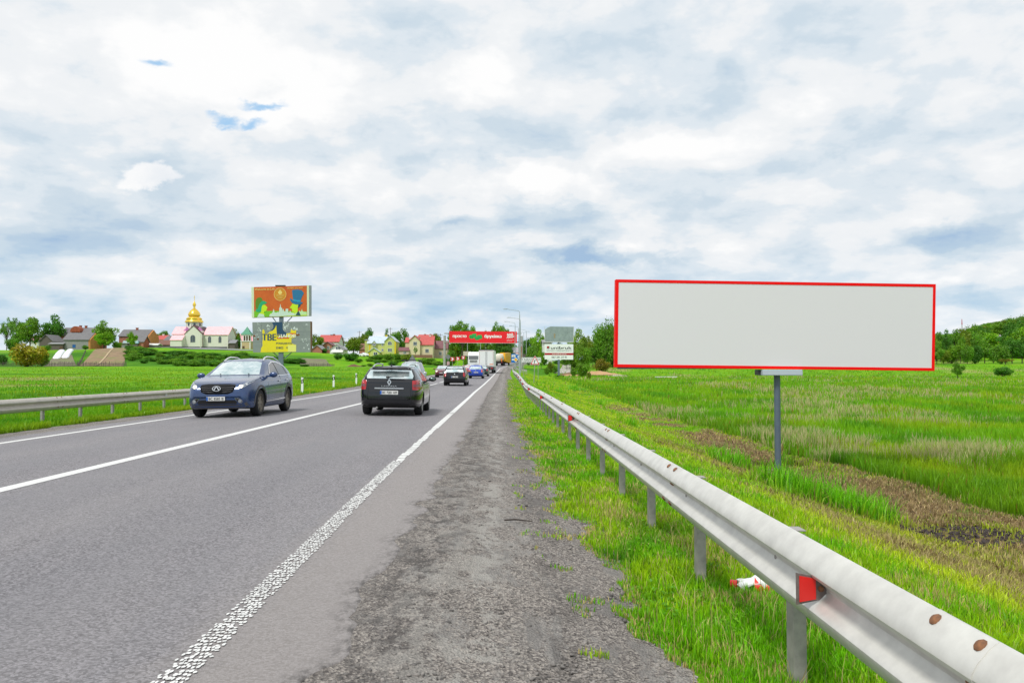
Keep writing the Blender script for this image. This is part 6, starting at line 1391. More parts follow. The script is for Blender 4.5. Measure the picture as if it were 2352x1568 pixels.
# right half of the village
simple('house', 'white-gabled house with a wide red roof right of the torn billboard', c3, 250, 515, 640, 560, 468, 330, 10, 'x', WHI, REDR_, chim=((385,462,GRW),(420,455,BRK)))
simple('house', 'dark brown brick house below the wide red roof', c3, 305, 425, 700, 605, 565, 318, 8, 'y', BRK, BRR, wins=((378,640,26,36),))
simple('shed', 'small red brick shed with a grey gable roof behind the torn billboard edge', c3, 160, 290, 745, 660, 608, 290, 8, 'y', BRK, GR2, cat='shed')
B, f, g, rf = simple('house', 'small pale house with a grey gable and white porch roof', c3, 400, 575, 745, 665, 600, 288, 9, 'y', WHI, GR2, wins=((510,645,60,32,(('bars',2),)),))
MB().prismx([(-2,g(705)),(-.02,g(672)),(-.02,g(668)),(-2,g(698))], f(425), f(585)).build('porch_roof', WHI, B.o)
for x_ in (432, 505, 578): MB().box(f(x_)-.06, f(x_)+.06, -1.9, -1.78, -1.5, g(703)).build('porch_post', WHI, B.o)
B, f, g, rf = simple('yellow_house', 'two-storey yellow-green house with silver roof and bright yellow corners', c3, 910, 1140, 770, 580, 484, 290, 10, 'x', YELP, SILV, wins=((1105,600,18,24),(1105,670,22,30)), chim=((1130,468,YELT),))
volume(B.o, f(1140), f(1290), -1.2, 9, g(555), g(484), 'y', YELP, SILV, -2, .3, wname='wing_wall', rname='wing_roof')
window(B.o, f(1210), g(580), 1.3, 1.15, y=-1.2, arch=True, bars=2); window(B.o, f(1212), g(672), 1.3, 1.0, y=-1.2, bars=2); window(B.o, f(1214), g(510), .3, .4, y=-1.2)
volume(B.o, f(970), f(1025), -.7, 3, g(582), g(552), 'y', YELP, SILV, g(612), .18, wname='dormer_wall', rname='dormer_roof'); window(B.o, f(997), g(595), 1.1, .8, y=-.7, bars=2)
volume(B.o, f(935), f(1085), -3.2, -.02, g(700), g(645), 'y', YELP, SILV, -2, .3, wname='porch_wall', rname='porch_roof'); window(B.o, f(1030), g(722), 1.2, .9, y=-3.2)
volume(B.o, f(858), f(905), 1.5, 9, g(540), g(528), 'x', YELP, GR2, -1, .2, wname='side_wall', rname='side_roof')
for x_, y_, yy_ in ((935,585,-.04),(1283,560,-1.24),(945,705,-3.24)): MB().box(f(x_)-.28, f(x_)+.28, yy_, yy_+.035, -1.5, g(y_)).build('corner_strip', YELT, B.o)
simple('house', 'little brown-roofed outbuilding tucked left of the yellow house', c3, 800, 900, 745, 660, 585, 312, 7, 'x', BRK, BR2)
B, f, g, rf = simple('cream_house', 'cream two-storey house with a steep red roof left of the concrete column', c3, 1615, 1782, 760, 600, 480, 290, 11, 'x', CREAM, REDR_, wins=((1705,680,44,44,(('bars',1),)),), chim=((1728,468,WHI),))
volume(B.o, f(1470), f(1614), -1.0, 9, g(548), g(478), 'y', CREAM, REDR_, -2, .3, wname='gable_wall', rname='gable_roof'); window(B.o, f(1548), g(585), 1.15, 1.15, y=-1.0, bars=1)
volume(B.o, f(1405), f(1468), 2, 9, g(565), g(500), 'x', CREAM, REDR_, -1, .25, wname='side_wall', rname='side_roof'); volume(B.o, f(1335), f(1468), -1.5, 1.9, g(680), g(640), 'x', BEI, BRR, -2, .3, wname='porch_wall', rname='porch_roof'); window(B.o, f(1412), g(706), .9, .65, y=-1.5)
MB().box(f(1472), f(1782), -1.05, -1.01, -1.5, g(735)).build('plinth', wmat('brown_plinth', (.24,.14,.09)), B.o); MB().box(f(1462)-.45, f(1462)+.45, 4, 5, g(560), g(497)).build('chimney', WHI, B.o)
simple('house', 'beige annex with a brown metal roof touching the cream house', c3, 1788, 1975, 765, 650, 548, 297, 8, 'x', BEI, BRR, wins=((1885,716,30,42,(('bars',1),)),))
simple('house', 'house whose red roof shows behind the cream house', c3, 1590, 1815, 560, 500, 463, 345, 9, 'x', WHI, REDR_, chim=((1665,455,BRK),(1740,455,BRK)))
# right of the gantry
def c4(x, y): return 976.2+x*.14648, 677.6+y*.14648
simple('barn', 'old grey-roofed barn behind the signs at the bend', c4, 1285, 1465, 960, 900, 820, 290, 10, 'x', WD, roofmat('lilac_grey_roof', (.40,.37,.40)), cat='barn')
simple('shed', 'dark wooden shed with a steep grey roof right of the tanker lorry', c4, 1440, 1600, 1010, 930, 845, 272, 10, 'y', WD, GRR, cat='shed')
simple('shed', 'long low dark wooden lean-to at the outside of the bend', c4, 1235, 1420, 1015, 985, 960, 275, 6, 'x', WD, GRR, cat='shed')
simple('house', 'white building peeping out left of the bare grey billboard panel', c4, 1855, 1990, 1000, 745, 700, 240, 8, 'x', WHI, GR2)
B = Bld('house', 'small orange brick house with a lilac-grey roof high on the wooded hill', 2291, 787, 380); f, g = B.X, B.Z
volume(B.o, f(2283), f(2311), 0, 6, g(778), g(767.5), 'x', ORB, roofmat('lilac_grey_roof', (.40,.37,.40)), -3, .4); MB().prism([(f(2281),-3),(f(2281),g(779)),(f(2287),g(768)),(f(2296),g(779)),(f(2296),-3)], -.6, -.01).build('gable_wall', ORB, B.o); window(B.o, f(2285), g(779), .6, .9, y=-.6); window(B.o, f(2291.5), g(779), .6, .9, y=-.6)

# power mast and utility poles
x = X_(2211.5, 330); zb_ = Hs(x, 330); zt_ = Z_(732, 330)
pm_ = thing('power_mast', 'tall slim red-tipped power mast rising above the trees on the right', 'power mast', (x, 330, zb_)); h = zt_-zb_
mb = MB(); mb.path([(0,0,0),(0,0,h*.6),(0,0,h)], [.42,.3,.08], 8); mb.build('mast', wmat('mast_grey', (.42,.40,.38)), pm_)
MB().path([(0,0,h*.86),(0,0,h*1.005)], [.2,.1], 8).build('red_tip', mat('mast_red', (.45,.03,.06), .6), pm_)
for zz_, w_ in ((.62,2.2),(.42,2.6)): MB().tube((-w_,0,h*zz_), (w_,0,h*zz_+.3), .06).build('cross_arm', GALV, pm_)
def upole(px, Y, pyt, label):
    x = X_(px, Y); z = Hs(x, Y); h = Z_(pyt, Y)-z; r_ = thing('utility_pole', label, 'utility pole', (x, Y, z), 0, 'utility poles in the village')
    MB().tube((0,0,-.5),(0,0,h),.14,.09,8).build('pole', WD, r_); MB().box(-.9,.9,-.05,.05,h-.6,h-.48).build('cross_arm', WD, r_)
upole(825, 330, 760, 'utility pole against the sky between two trees left of the yellow house'); upole(788, 320, 775, 'short utility pole right of the wide red roof'); upole(1011, 310, 766, 'utility pole just left of the concrete column'); upole(896, 340, 752, 'utility pole in the crown of the slim dark tree')

# garden: plots, white tunnels, picket fences
PLOT = mat('tilled_soil', (.24,.17,.10), .95, c2=(.13,.11,.05), vscale=.8)
def drape(name, quad, Y0, Y1, m, lift=.10, nx=12, ny=14, wob=0.0):
    """patch following the slope; quad = pixel x at near-left, near-right, far-left, far-right"""
    a, b, c, d = quad; Yv = np.linspace(Y0, Y1, ny)[:, None]; t = (Yv-Y0)/(Y1-Y0); k = np.linspace(0, 1, nx)[None, :]
    xl = X_(a, Y0)*(1-t)+X_(c, Y1)*t; xr = X_(b, Y0)*(1-t)+X_(d, Y1)*t; XX = xl*(1-k)+xr*k; YY = Yv+XX*0
    return tag(link(grid_mesh(name, XX, YY, H(XX, YY)+lift, m), name), kind='structure')
def plot_mat(nm, c, c2_):
    m, t, p = nodes_of(nm); v = tcoord(t, 1, .12, 1); a = tmix(t, tnoise(t, v, 1.6, 5, .6), c, c2_); a = tmix(t, tmath(t, 'MULTIPLY', tnoise(t, tcoord(t), .25, 5, .7, .5, .6), .6), a, (.14,.22,.03)); t.links.new(a, p.inputs['Base Color']); p.inputs['Roughness'].default_value = .95; return m
P1 = plot_mat('plot_brown', (.30,.20,.115), (.19,.13,.07)); P2 = plot_mat('plot_grey', (.20,.17,.12), (.13,.13,.06))
drape('garden_plot', (177,283,222,291), 196, 270, P1); drape('garden_plot', (98,178,124,165), 194, 238, P2); drape('garden_plot', (690,765,690,748), 200, 240, P2)
drape('field_path', (216,220,258,262), 197, 268, mat('trodden_path', (.42,.32,.19), .95), .22, 3); drape('gravel_road', (440,640,380,500), 262, 274, mat('grey_gravel_path', (.22,.23,.22), .95), .12)
TUN = mat('white_tunnel_film', (.80,.82,.84), .4, var=.04)
def tunnel(px0, px1, Y0, Y1, label):
    x0, x1 = X_(px0, Y0), X_(px1, Y1); root = thing('garden_tunnel', label, 'garden tunnel', (x0, Y0, Hs(x0, Y0)), 0, 'white garden tunnels'); L_ = []
    n_ = 14; mb = MB(); vs_ = []
    for i in range(n_+1):
        t_ = i/n_; cx = (x1-x0)*t_; y = (Y1-Y0)*t_; z = Hs(x0+cx, Y0+y)-root.location.z; rr = 1.05+.05*(i % 2)-(.5 if i in (0, n_) else 0)
        for k_ in range(9): a = math.pi*k_/8; vs_.append((cx+rr*math.cos(a), y, z+rr*.55*math.sin(a)))
    f_ = [(i*9+k_, i*9+k_+1, (i+1)*9+k_+1, (i+1)*9+k_) for i in range(n_) for k_ in range(8)]+[tuple(range(9)), tuple(reversed(range(n_*9, n_*9+9)))]
    mb.add(vs_, f_); mb.build('film_cover', TUN, root, True)
tunnel(128, 142, 226, 262, 'left of the two white garden tunnels in front of the grey barn'); tunnel(148, 162, 228, 266, 'right of the two white garden tunnels in front of the grey barn')
def picket(px0, px1, Y0, Y1, label, n_=60, h=1.2):
    p0 = Vector((X_(px0, Y0), Y0, 0)); p1 = Vector((X_(px1, Y1), Y1, 0)); root = thing('picket_fence', label, 'fence', (p0.x, p0.y, Hs(p0.x, p0.y))); r_ = np.random.default_rng(int(px0)); mp = MB()
    for i in range(n_): p = p0.lerp(p1, i/(n_-1)); z = Hs(p.x, p.y)-root.location.z; hh = h*r_.uniform(.6, 1.05); w_ = .05; mp.tube((p.x-p0.x, p.y-p0.y, z-.2), (p.x-p0.x+r_.normal(0,.06), p.y-p0.y, z+hh), .055, .04, 5)
    mp.build('pickets', WD, root); mr_ = MB(); q = [p0.lerp(p1, i/12) for i in range(13)]; mr_.path([(p.x-p0.x, p.y-p0.y+.06, Hs(p.x, p.y)-root.location.z+h*.55) for p in q], .04, 5); mr_.build('rail', WD, root)
picket(0, 190, 190, 193, 'ragged wooden picket fence below the yellow-brown shrub', 80); picket(178, 290, 195, 196, 'ragged wooden picket fence along the foot of the brown plots', 60); picket(178, 196, 195, 250, 'picket fence climbing the slope right of the white tunnels', 30); picket(690, 768, 198, 200, 'low wire and stake fence below the mown garden mound', 40, .9)
# boards and piles
x = X_(1530, 150); root = thing('white_board', 'long white board lying flat in the far meadow below the red frame', 'board', (x, 150, Hs(x, 150))); MB().box(-2.0,2.0,-.15,.15,.25,.40).build('plank', WHI, root); MB().box(-1.8,-1.6,-.1,.1,-.3,.25).build('block', GRW, root); MB().box(1.6,1.8,-.1,.1,-.3,.25).build('block', GRW, root)
SND = mat('sand_pile', (.50,.31,.15), .95, c2=(.40,.24,.12), vscale=1.2)
def pile(px, Y, w, h, label, m=SND):
    x = X_(px, Y); n_ = 26; k = np.linspace(-1, 1, n_); XX, YY2 = np.meshgrid(k*w*1.15, k*w*.8); rr = np.hypot(XX/(w), YY2/(w*.7)); ZZ = np.maximum(0, 1-rr)**.8*h*(.6+.8*fbm(XX*1.3+px, YY2*1.3))-.12
    o = link(grid_mesh('sand_heap', XX, YY2, ZZ, m), 'sand_heap'); o.location = (x, Y, Hs(x, Y)); tag(o, label, 'heap')
pile(1308, 178, 3.2, .75, 'low orange sand heap left of the bright green bush'); pile(1372, 182, 5.5, .9, 'wide orange sand heap right of the bright green bush'); pile(1418, 176, 3.4, .5, 'flat grey rubble heap below the left corner of the red frame', mat('rubble', (.36,.33,.24), .95)); pile(814, 190, 2.2, .7, 'small brown soil heap left of the bushes in front of the garden mound', mat('soil', (.14,.07,.04), .95))
drape('gravel_path', (1272,1340,1288,1310), 186, 206, mat('pale_gravel_path', (.40,.38,.34), .95), .10, 6)
drape('gravel_path', (1288,1310,1298,1312), 206, 262, MATS['pale_gravel_path'], .10, 6)
# litter on the verge and a stick
x, y = 1.91, 5.75; LRED = mat('litter_red', (.75,.03,.02), .35)
root = thing('litter', 'crumpled white plastic bottle with a red label lying in the grass', 'litter', (x, y, Hs(x, y)+.05), R(-20)); root.scale = (1.35,1.35,1.35)
mb = MB(); mb.lathe([(0,-.19),(.052,-.185),(.062,-.15),(.050,-.11),(.062,-.06),(.060,.02),(.055,.06),(.063,.09),(.045,.14),(.02,.18),(.018,.205),(0,.205)], 14, axis='X')
o = mb.build('bottle', mat('litter_white', (.80,.80,.80), .3), root, True); r_ = np.random.default_rng(4)
for v in o.data.vertices: v.co.z *= .72; v.co += Vector(r_.normal(0, .011, 3)); v.co.z -= .035*abs(v.co.x)*0+.02*math.sin(v.co.x*30)
mb = MB().lathe([(.064,-.10),(.066,.0)], 14, axis='X'); o = mb.build('label_band', LRED, root, True)
for v in o.data.vertices: v.co.z *= .76
MB().lathe([(.022,-.225),(.022,-.19)], 10, axis='X').build('cap', LRED, root); MB().prism([(.05,-.03),(.22,-.05),(.25,.01),(.12,.04)], -.02, .02).build('torn_film', MATS['litter_white'], root)
x0, y0 = .05, 7.9; root = tag(MB().path([(0,0,0),(.10,-.03,.012),(.26,-.09,.004)], [.008,.009,.005], 6).build('stick', mat('dark_stick', (.05,.04,.035), .9)), 'thin dark stick lying on the right gravel shoulder', 'stick'); root.location = (x0, y0, shoulder_z(x0, y0)+.02)
# dark clods turned up beside the track
mb = MB(); r_ = np.random.default_rng(12)
for k_ in range(420):
    a, d_ = r_.random()*6.28, r_.random()**.5; x, y = 7.5+1.1*d_*math.cos(a), 13.4+1.0*d_*math.sin(a); s_ = r_.uniform(.012, .045); v0 = len(mb.v); mb.ell((x, y, Hs(x, y)+s_*.2), (s_*r_.uniform(.8,1.6), s_, s_*.8), 5, 4); mb.v[v0:] = [(a_+r_.normal(0, s_*.3), b_+r_.normal(0, s_*.3), c_+r_.normal(0, s_*.3)) for a_, b_, c_ in mb.v[v0:]]
tag(mb.build('soil_clods', mat('wet_soil', (.055,.042,.04), .9)), 'dark wet soil clods beside the bare track', 'soil', kind='stuff')
# ------------------------------------------------------------------ trees
LEAF = {}
def leafm(k):
    hue = dict(fresh=(1.15,1.05,.8), mid=(1,1,1), dark=(.55,.72,.9), olive=(1.35,.88,.6), yellow=(2.7,1.05,1.0), brown=(1.9,.72,.8), grey=(1.15,1.05,2.2), lime=(1.5,1.35,.6), blossom=(1.7,1.2,2.0))[k]
    if k not in LEAF: LEAF[k] = leaf_mat('foliage_'+k, .32, gain=1.0, hue=hue)
    return LEAF[k]
BARK = mat('bark', (.13,.10,.075), .95, c2=(.07,.055,.04), vscale=6); BARKP = mat('pale_bark', (.30,.28,.24), .9)
def crown_data(seed, n=3600, shape='round', nclump=26, leaf=.030):
    r = np.random.default_rng(seed); cs = []
    for i in range(nclump):
        while True:
            p = r.uniform(-1, 1, 3)
            if np.linalg.norm(p) < 1: break
        p = p/np.linalg.norm(p)*(r.uniform(.45, .86) if shape != 'bush' else r.uniform(.3, .8))
        if shape == 'round': c = np.array([p[0]*.44, p[1]*.44, .56+p[2]*.40]); rad = r.uniform(.10, .18)
        elif shape == 'tall': c = np.array([p[0]*.24, p[1]*.24, .56+p[2]*.40]); rad = r.uniform(.07, .13)
        elif shape == 'broad': c = np.array([p[0]*.62, p[1]*.55, .60+p[2]*.28*(1-.3*abs(p[0]))]); rad = r.uniform(.10, .17)
        elif shape == 'bush': c = np.array([p[0]*.55, p[1]*.5, .40+p[2]*.42]); rad = r.uniform(.15, .25)
        elif shape == 'sparse': c = np.array([p[0]*.52, p[1]*.5, .66+p[2]*.28]); rad = r.uniform(.05, .10)
        elif shape == 'willow': c = np.array([p[0]*.36, p[1]*.36, .52+p[2]*.44]); rad = r.uniform(.10, .17)
        cs.append((c, rad, r.uniform(.72, 1.25)))
    w = np.array([c[1]**2 for c in cs]); w /= w.sum(); idx = r.choice(len(cs), n, p=w)
    C = np.array([c[0] for c in cs])[idx]; Rr = np.array([c[1] for c in cs])[idx]; T = np.array([c[2] for c in cs])[idx]
    d = r.normal(size=(n, 3)); d /= np.linalg.norm(d, axis=1)[:, None]; q = r.random(n)**.33*1.0; P = C+d*(Rr*q*r.uniform(.85, 1.2, n))[:, None]*np.array([1, 1, .8 if shape != 'willow' else 1.5])
    stray = r.random(n) < .06; P[stray] += r.normal(0, .03, (stray.sum(), 3))
    P[:, 2] = np.where(P[:, 2] < .03, r.uniform(.02, .2, n), P[:, 2])
    a = d*.75+r.normal(size=(n, 3))*.6; a /= np.linalg.norm(a, axis=1)[:, None]; u = np.cross(a, r.normal(size=(n, 3))); u /= np.linalg.norm(u, axis=1)[:, None]; v = np.cross(a, u)
    s = leaf*r.uniform(.6, 1.35, n)[:, None]; 
    V = np.stack([P-u*s*.7, P-v*s, P+u*s*.7, P+v*s], 1).reshape(-1, 3)
    base = A_(.12,.30,.015); tint = base[None]*(T*r.uniform(.75, 1.3, n))[:, None]*np.stack([r.uniform(.85, 1.3, n), np.ones(n), np.ones(n)], 1)
    return V, np.repeat(tint, 4, 0), cs
CR = {}
def crown_mesh(shape, seed, kind):
    k = (shape, seed, kind)
    if k not in CR:
        n, nc, lf = dict(round=(4200, 30, .026), tall=(3800, 34, .020), broad=(5200, 38, .024), bush=(3400, 26, .036), sparse=(2600, 44, .018), willow=(4200, 30, .022))[shape]
        V, T, cs = crown_data(seed, n, shape, nc, lf); me = tri_mesh('crown', V, np.arange(len(V)).reshape(-1, 4), leafm(kind), T); mb = MB(); r = random.Random(seed)
        if shape != 'bush':
            mb.path([(0,0,-.04),(.006,0,.2),(-.004,.004,.45),(0,0,.72)], [.026,.019,.013,.004], 8)
            for c, rad, t_ in cs[:16]:
                z0 = max(.18, c[2]*.55); mb.path([(0,0,z0),(c[0]*.5,c[1]*.5,(z0+c[2])/2+.01),tuple(c)], [.010,.006,.002], 5)
        else:
            for c, rad, t_ in cs[:12]: mb.path([(c[0]*.1,c[1]*.1,-.03),(c[0]*.5,c[1]*.5,c[2]*.5),tuple(c)], [.014,.009,.003], 5)
        CR[k] = (me, mb.mesh('trunk', BARK, True))
    return CR[k]
NT = [0]
def tree(px, pyb, pyt, wpx, Y, shape, kind, label, seed=0, group=None, name=None, x=None, cat=None):
    """crown of pixel width wpx and top pyt at distance Y"""
    x = X_(px, Y) if x is None else x; z = Hs(x, Y); h = Z_(pyt, Y)-z; w = wpx*Y/F_PX
    h = max(h, .6); s_ = dict(round=1.02, tall=.62, broad=1.3, bush=1.25, sparse=1.1, willow=.88)[shape]
    if seed == 0: seed = 1+(NT[0] % 3)
    NT[0] += 1; cm, tm = crown_mesh(shape, seed, kind)
    cat = cat or ('bush' if shape == 'bush' else 'tree'); root = thing(name or ('bush' if shape == 'bush' else 'tree'), label, cat, (x, Y, z), (NT[0]*1.7) % 6.28, group)
    root.scale = (w/s_, w/s_, h)
    for me, nm in ((cm, 'crown'), (tm, 'trunk' if shape != 'bush' else 'stems')): link(me, nm, root)
    return root
T = tree
# left village
T(14,790,726,46,318,'sparse','grey','greyish thin-leaved tree at the far left edge'); T(37,790,727,34,325,'round','grey','tall grey-green tree second from the left edge')
T(68,784,727,62,305,'round','fresh','dense bright green round tree left of the brick house'); T(122,785,725,66,312,'round','dark','large dark green tree left of the brick house')
T(28,800,765,40,300,'bush','mid','low green bush under the far left trees'); T(60,842,776,90,186,'bush','yellow','big yellow-brown shrub above the picket fence',2); T(96,842,792,40,192,'bush','olive','olive shrub on the right side of the yellow-brown shrub'); T(106,812,790,30,270,'bush','mid','green bush left of the white garden tunnels')
T(6,838,810,26,205,'bush','dark','dark bush cut by the left edge of the photo'); T(238,800,738,66,300,'round','fresh','airy bright green tree right of the grey barn'); T(240,800,760,46,285,'round','lime','yellow-green small tree in front of the airy tree right of the barn')
T(195,812,791,20,272,'bush','mid','small green bush at the right corner of the grey barn'); T(267,803,777,26,288,'bush','fresh','pale bush between the airy tree and the stone shed'); T(301,800,760,30,288,'round','lime','small bright tree in front of the orange gable house'); T(283,800,756,16,320,'sparse','mid','wispy tree top above the brick house left of the church')
T(296,830,790,26,262,'bush','dark','dark hedge bush at the top right of the brown plot'); T(312,832,795,30,258,'bush','mid','rounded hedge bush right of the brown plot'); T(328,828,800,30,264,'bush','grey','grey-green hedge bush below the tiny white-roofed shed'); T(290,842,812,20,235,'bush','mid','lower hedge bush beside the brown plot')
T(350,790,759,36,350,'round','olive','distant tree left of the red roof beside the church'); T(375,790,758,34,352,'round','mid','distant tree just left of the church'); T(537,803,756,40,312,'round','olive','rounded tree between the church and the bell tower'); T(548,803,766,20,305,'bush','dark','dark bush at the foot of the rounded tree by the church')
for i, (px, pt, w, k) in enumerate(((385,812,60,'dark'),(430,810,70,'mid'),(480,812,70,'dark'),(530,815,60,'mid'),(575,822,50,'dark'),(405,818,50,'mid'),(455,820,60,'fresh'))): T(px, 840, pt, w, 245-i*2, 'bush', k, 'low bramble bush on the bank below the church', group='bramble bushes on the church bank')
r_ = np.random.default_rng(91)
for i in range(130):
    px = r_.uniform(292, 700); top = float(np.interp(px, [290,340,560,700],[796,812,818,836])); Y = float(np.interp(px,[290,345,390,560,700],[262,255,240,238,215]))-r_.uniform(0, 46)*(px < 640)
    T(px, 840, 850-(Hs(X_(px,Y),Y)+r_.uniform(.9,2.0)-1.3)*F_PX/Y, r_.uniform(24,50), Y, 'bush', ('mid','dark','fresh','mid','dark')[i % 5], 'leafy bush in the overgrown bank below the church', group='overgrown bank below the church')
# centre village
T(727,805,766,36,315,'round','olive','olive tree at the right edge of the torn billboard'); T(812,818,773,44,286,'round','olive','olive-green tree between the pale small house and the yellow house'); T(808,846,805,50,236,'bush','dark','tall dark green bush below the olive tree',2); T(776,846,808,26,240,'bush','dark','narrow dark bush left of the tall dark green bush'); T(824,846,822,26,228,'bush','mid','small bush right of the tall dark green bush'); T(745,818,795,18,292,'bush','dark','thin bush right of the small brick shed')
T(846,790,750,38,345,'round','dark','dark round tree top behind the silver roof'); T(838,795,763,40,330,'broad','olive','olive tree left of the silver roof'); T(889,795,753,20,352,'tall','dark','slim dark poplar behind the yellow house chimney'); T(920,808,751,48,315,'round','mid','tall tree between the yellow house and the cream house'); T(912,815,765,26,310,'tall','dark','narrow dark tree at the right wall of the yellow house')
T(954,818,793,13,270,'sparse','grey','young thin tree in front of the cream house'); 
for i, (px, pt, w, k) in enumerate(((858,815,34,'mid'),(872,812,40,'mid'),(895,806,46,'fresh'),(915,808,46,'mid'),(935,810,40,'olive'),(862,828,40,'dark'),(885,825,40,'mid'),(905,826,40,'dark'))): T(px, 842, pt, w, 250-i*3, 'bush', k, 'hedge bush in the row below the yellow house', group='hedge below the yellow house')
for i, (px, pt, w, k) in enumerate(((962,826,24,'mid'),(974,818,34,'fresh'),(988,820,36,'mid'),(1003,824,28,'fresh'),(1012,830,24,'mid'))): T(px, 844, pt, w, 225-i*3, 'bush', k, 'hedge bush in the row below the cream house', group='hedge below the cream house')
T(850,846,833,20,200,'bush','fresh','small pale bush on the meadow edge left of the black estate'); T(835,846,836,16,198,'bush','mid','tiny bush on the meadow edge below the parked car'); T(700,846,842,30,193,'bush','dark','low dark bush at the foot of the garden mound')
T(1003,820,764,36,330,'round','olive','olive tree behind the left concrete column'); T(990,815,770,22,335,'round','lime','pale tree left of the left concrete column')
for i in range(14):
    px = r_.uniform(838, 1018); T(px, 844, r_.uniform(822, 832), r_.uniform(18, 30), r_.uniform(205, 250), 'bush', ('mid','fresh','dark')[i % 3], 'leafy bush on the roadside bank below the houses', group='roadside bank bushes')
# trees behind the gantry
T(1062,838,731,66,262,'sparse','mid','tall clumpy tree rising above the left half of the red billboard',2); T(1060,838,738,50,266,'round','fresh','inner leafy crown close behind the tall clumpy tree',1); T(1042,838,742,34,275,'tall','mid','shorter poplar left of the tall clumpy poplar'); T(1084,838,752,34,270,'tall','fresh','shorter poplar right of the tall clumpy poplar')
T(1142,838,734,52,285,'sparse','mid','airy tree above the right half of the red billboard',1); T(1148,838,745,50,290,'round','fresh','leafier tree right of the airy tree above the red billboard'); T(1165,838,757,34,292,'round','mid','low round tree above the right end of the red billboard'); T(1118,838,752,30,300,'sparse','grey','bare-branched pale tree above the middle of the red billboard')
for i, (px, pb, pt, w, Y, k, s) in enumerate(((1036,838,798,34,215,'mid','bush'),(1028,838,812,24,210,'dark','bush'),(1052,836,786,36,275,'olive','round'),(1070,836,788,36,290,'olive','round'),(1090,836,785,40,300,'mid','round'),(1112,836,787,40,305,'olive','round'),(1130,836,788,44,300,'fresh','round'),(1150,838,786,52,285,'dark','round'),(1165,838,792,36,280,'dark','round'),(1140,838,806,40,270,'mid','bush'),(1070,836,812,20,225,'lime','bush'),(1085,838,806,30,300,'olive','bush'),(1185,832,806,30,268,'dark','bush'),(1178,835,786,32,310,'mid','round'),(1200,835,790,36,315,'olive','round'),(1105,838,800,40,320,'mid','bush'),(1125,838,800,40,320,'mid','bush'))): T(px, pb, pt, w, Y, s, k, 'roadside tree or bush in the green mass under the red billboard', group='green mass under the red billboard')
for i in range(16): T(1022+i*12, 836, 800+(i*5) % 9, 34, 318+(i*3) % 12, 'bush', ('mid','olive','dark','fresh')[i % 4], 'x', group='green mass under the red billboard')
# right of the gantry
T(1216,835,774,40,262,'round','dark','dark round tree right of the right concrete column'); T(1238,835,757,44,258,'round','lime','bright yellow-green tree left of the bare grey billboard'); T(1225,835,790,40,250,'willow','mid','green tree in front of the dark one right of the concrete column'); T(1206,835,780,30,300,'round','olive','olive tree behind the concrete column'); T(1243,840,795,20,205,'tall','lime','slim pale green young tree left of the white lettered panel'); T(1222,838,806,16,235,'bush','fresh','small bright bush above the town name sign')
T(1265,848,825,24,190,'bush','olive','olive bush left of the billboard pole below the white lettered panel'); T(1275,850,832,16,186,'bush','mid','low bush touching the billboard pole'); T(1256,852,840,20,183,'bush','fresh','low bush left of the two below the white lettered panel'); T(1297,846,822,24,228,'bush','mid','bush behind the gravel path'); T(1262,838,790,40,250,'round','mid','tree hidden behind the white lettered panel'); T(1290,838,785,40,255,'round','dark','dark tree between the two billboard panels')
T(1330,842,756,56,226,'round','blossom','white-blossomed tree right of the bare grey billboard',1); T(1350,842,772,36,236,'round','olive','reddish-olive tree top behind the blossomed tree'); T(1336,846,792,46,204,'willow','fresh','fresh green tree under the blossomed tree'); T(1318,846,812,26,212,'bush','mid','bush at the left foot of the fresh green tree')
T(1392,846,733,62,214,'willow','mid','tall feathery willow at the left edge of the blank billboard',2); T(1374,846,765,40,222,'willow','olive','shorter feathery willow left of the tall one',3); T(1398,846,741,44,219,'round','fresh','full green tree between the two feathery willows'); T(1388,846,758,40,224,'round','mid','lower round tree in front of the full green tree'); T(1420,846,745,60,220,'willow','mid','willow mostly hidden behind the left end of the blank billboard')
T(1382,853,818,46,192,'bush','brown','rounded brownish bare shrub left of the red frame'); T(1336,864,823,40,168,'bush','fresh','bright green bush in front of the sand heaps',2); T(1353,873,849,13,140,'bush','olive','small upright olive bush in the meadow'); T(1318,864,840,22,172,'bush','fresh','smaller bright bush on the left of the sand heap bush'); T(1285,872,862,26,168,'bush','dark','low dark tuft at the foot of the small billboard pole')
# right tree line and wooded hill
T(2199,858,828.5,36,150,'round','mid','lone small round tree standing in the right meadow',2); T(2305,853,833,50,172,'bush','dark','wide dark bush alone in the right meadow',1)
r_ = np.random.default_rng(77)
front = [(2152,836,792,34,'mid'),(2168,837,800,26,'olive'),(2186,838,784,34,'fresh'),(2206,838,780,34,'fresh'),(2222,838,790,30,'mid'),(2240,838,785,40,'dark'),(2262,838,782,42,'mid'),(2282,838,790,36,'fresh'),(2300,840,784,44,'mid'),(2325,840,776,50,'dark'),(2348,840,770,50,'dark'),(2160,836,760,36,'mid'),(2176,836,757,28,'dark'),(2196,836,752,40,'mid'),(2214,836,750,34,'olive'),(2145,836,768,30,'fresh'),(2130,838,775,40,'mid'),(2100,838,772,44,'mid'),(2370,842,765,60,'mid')]
for i, (px, pb, pt, w, k) in enumerate(front): T(px, pb, pt, w*1.15, 236+(i*7) % 26+(14 if pt < 770 else 0), ('round','willow','bush')[i % 3] if pt > 780 else 'round', k, 'broadleaf tree in the tree line at the far edge of the right meadow', group='tree line beyond the right meadow')
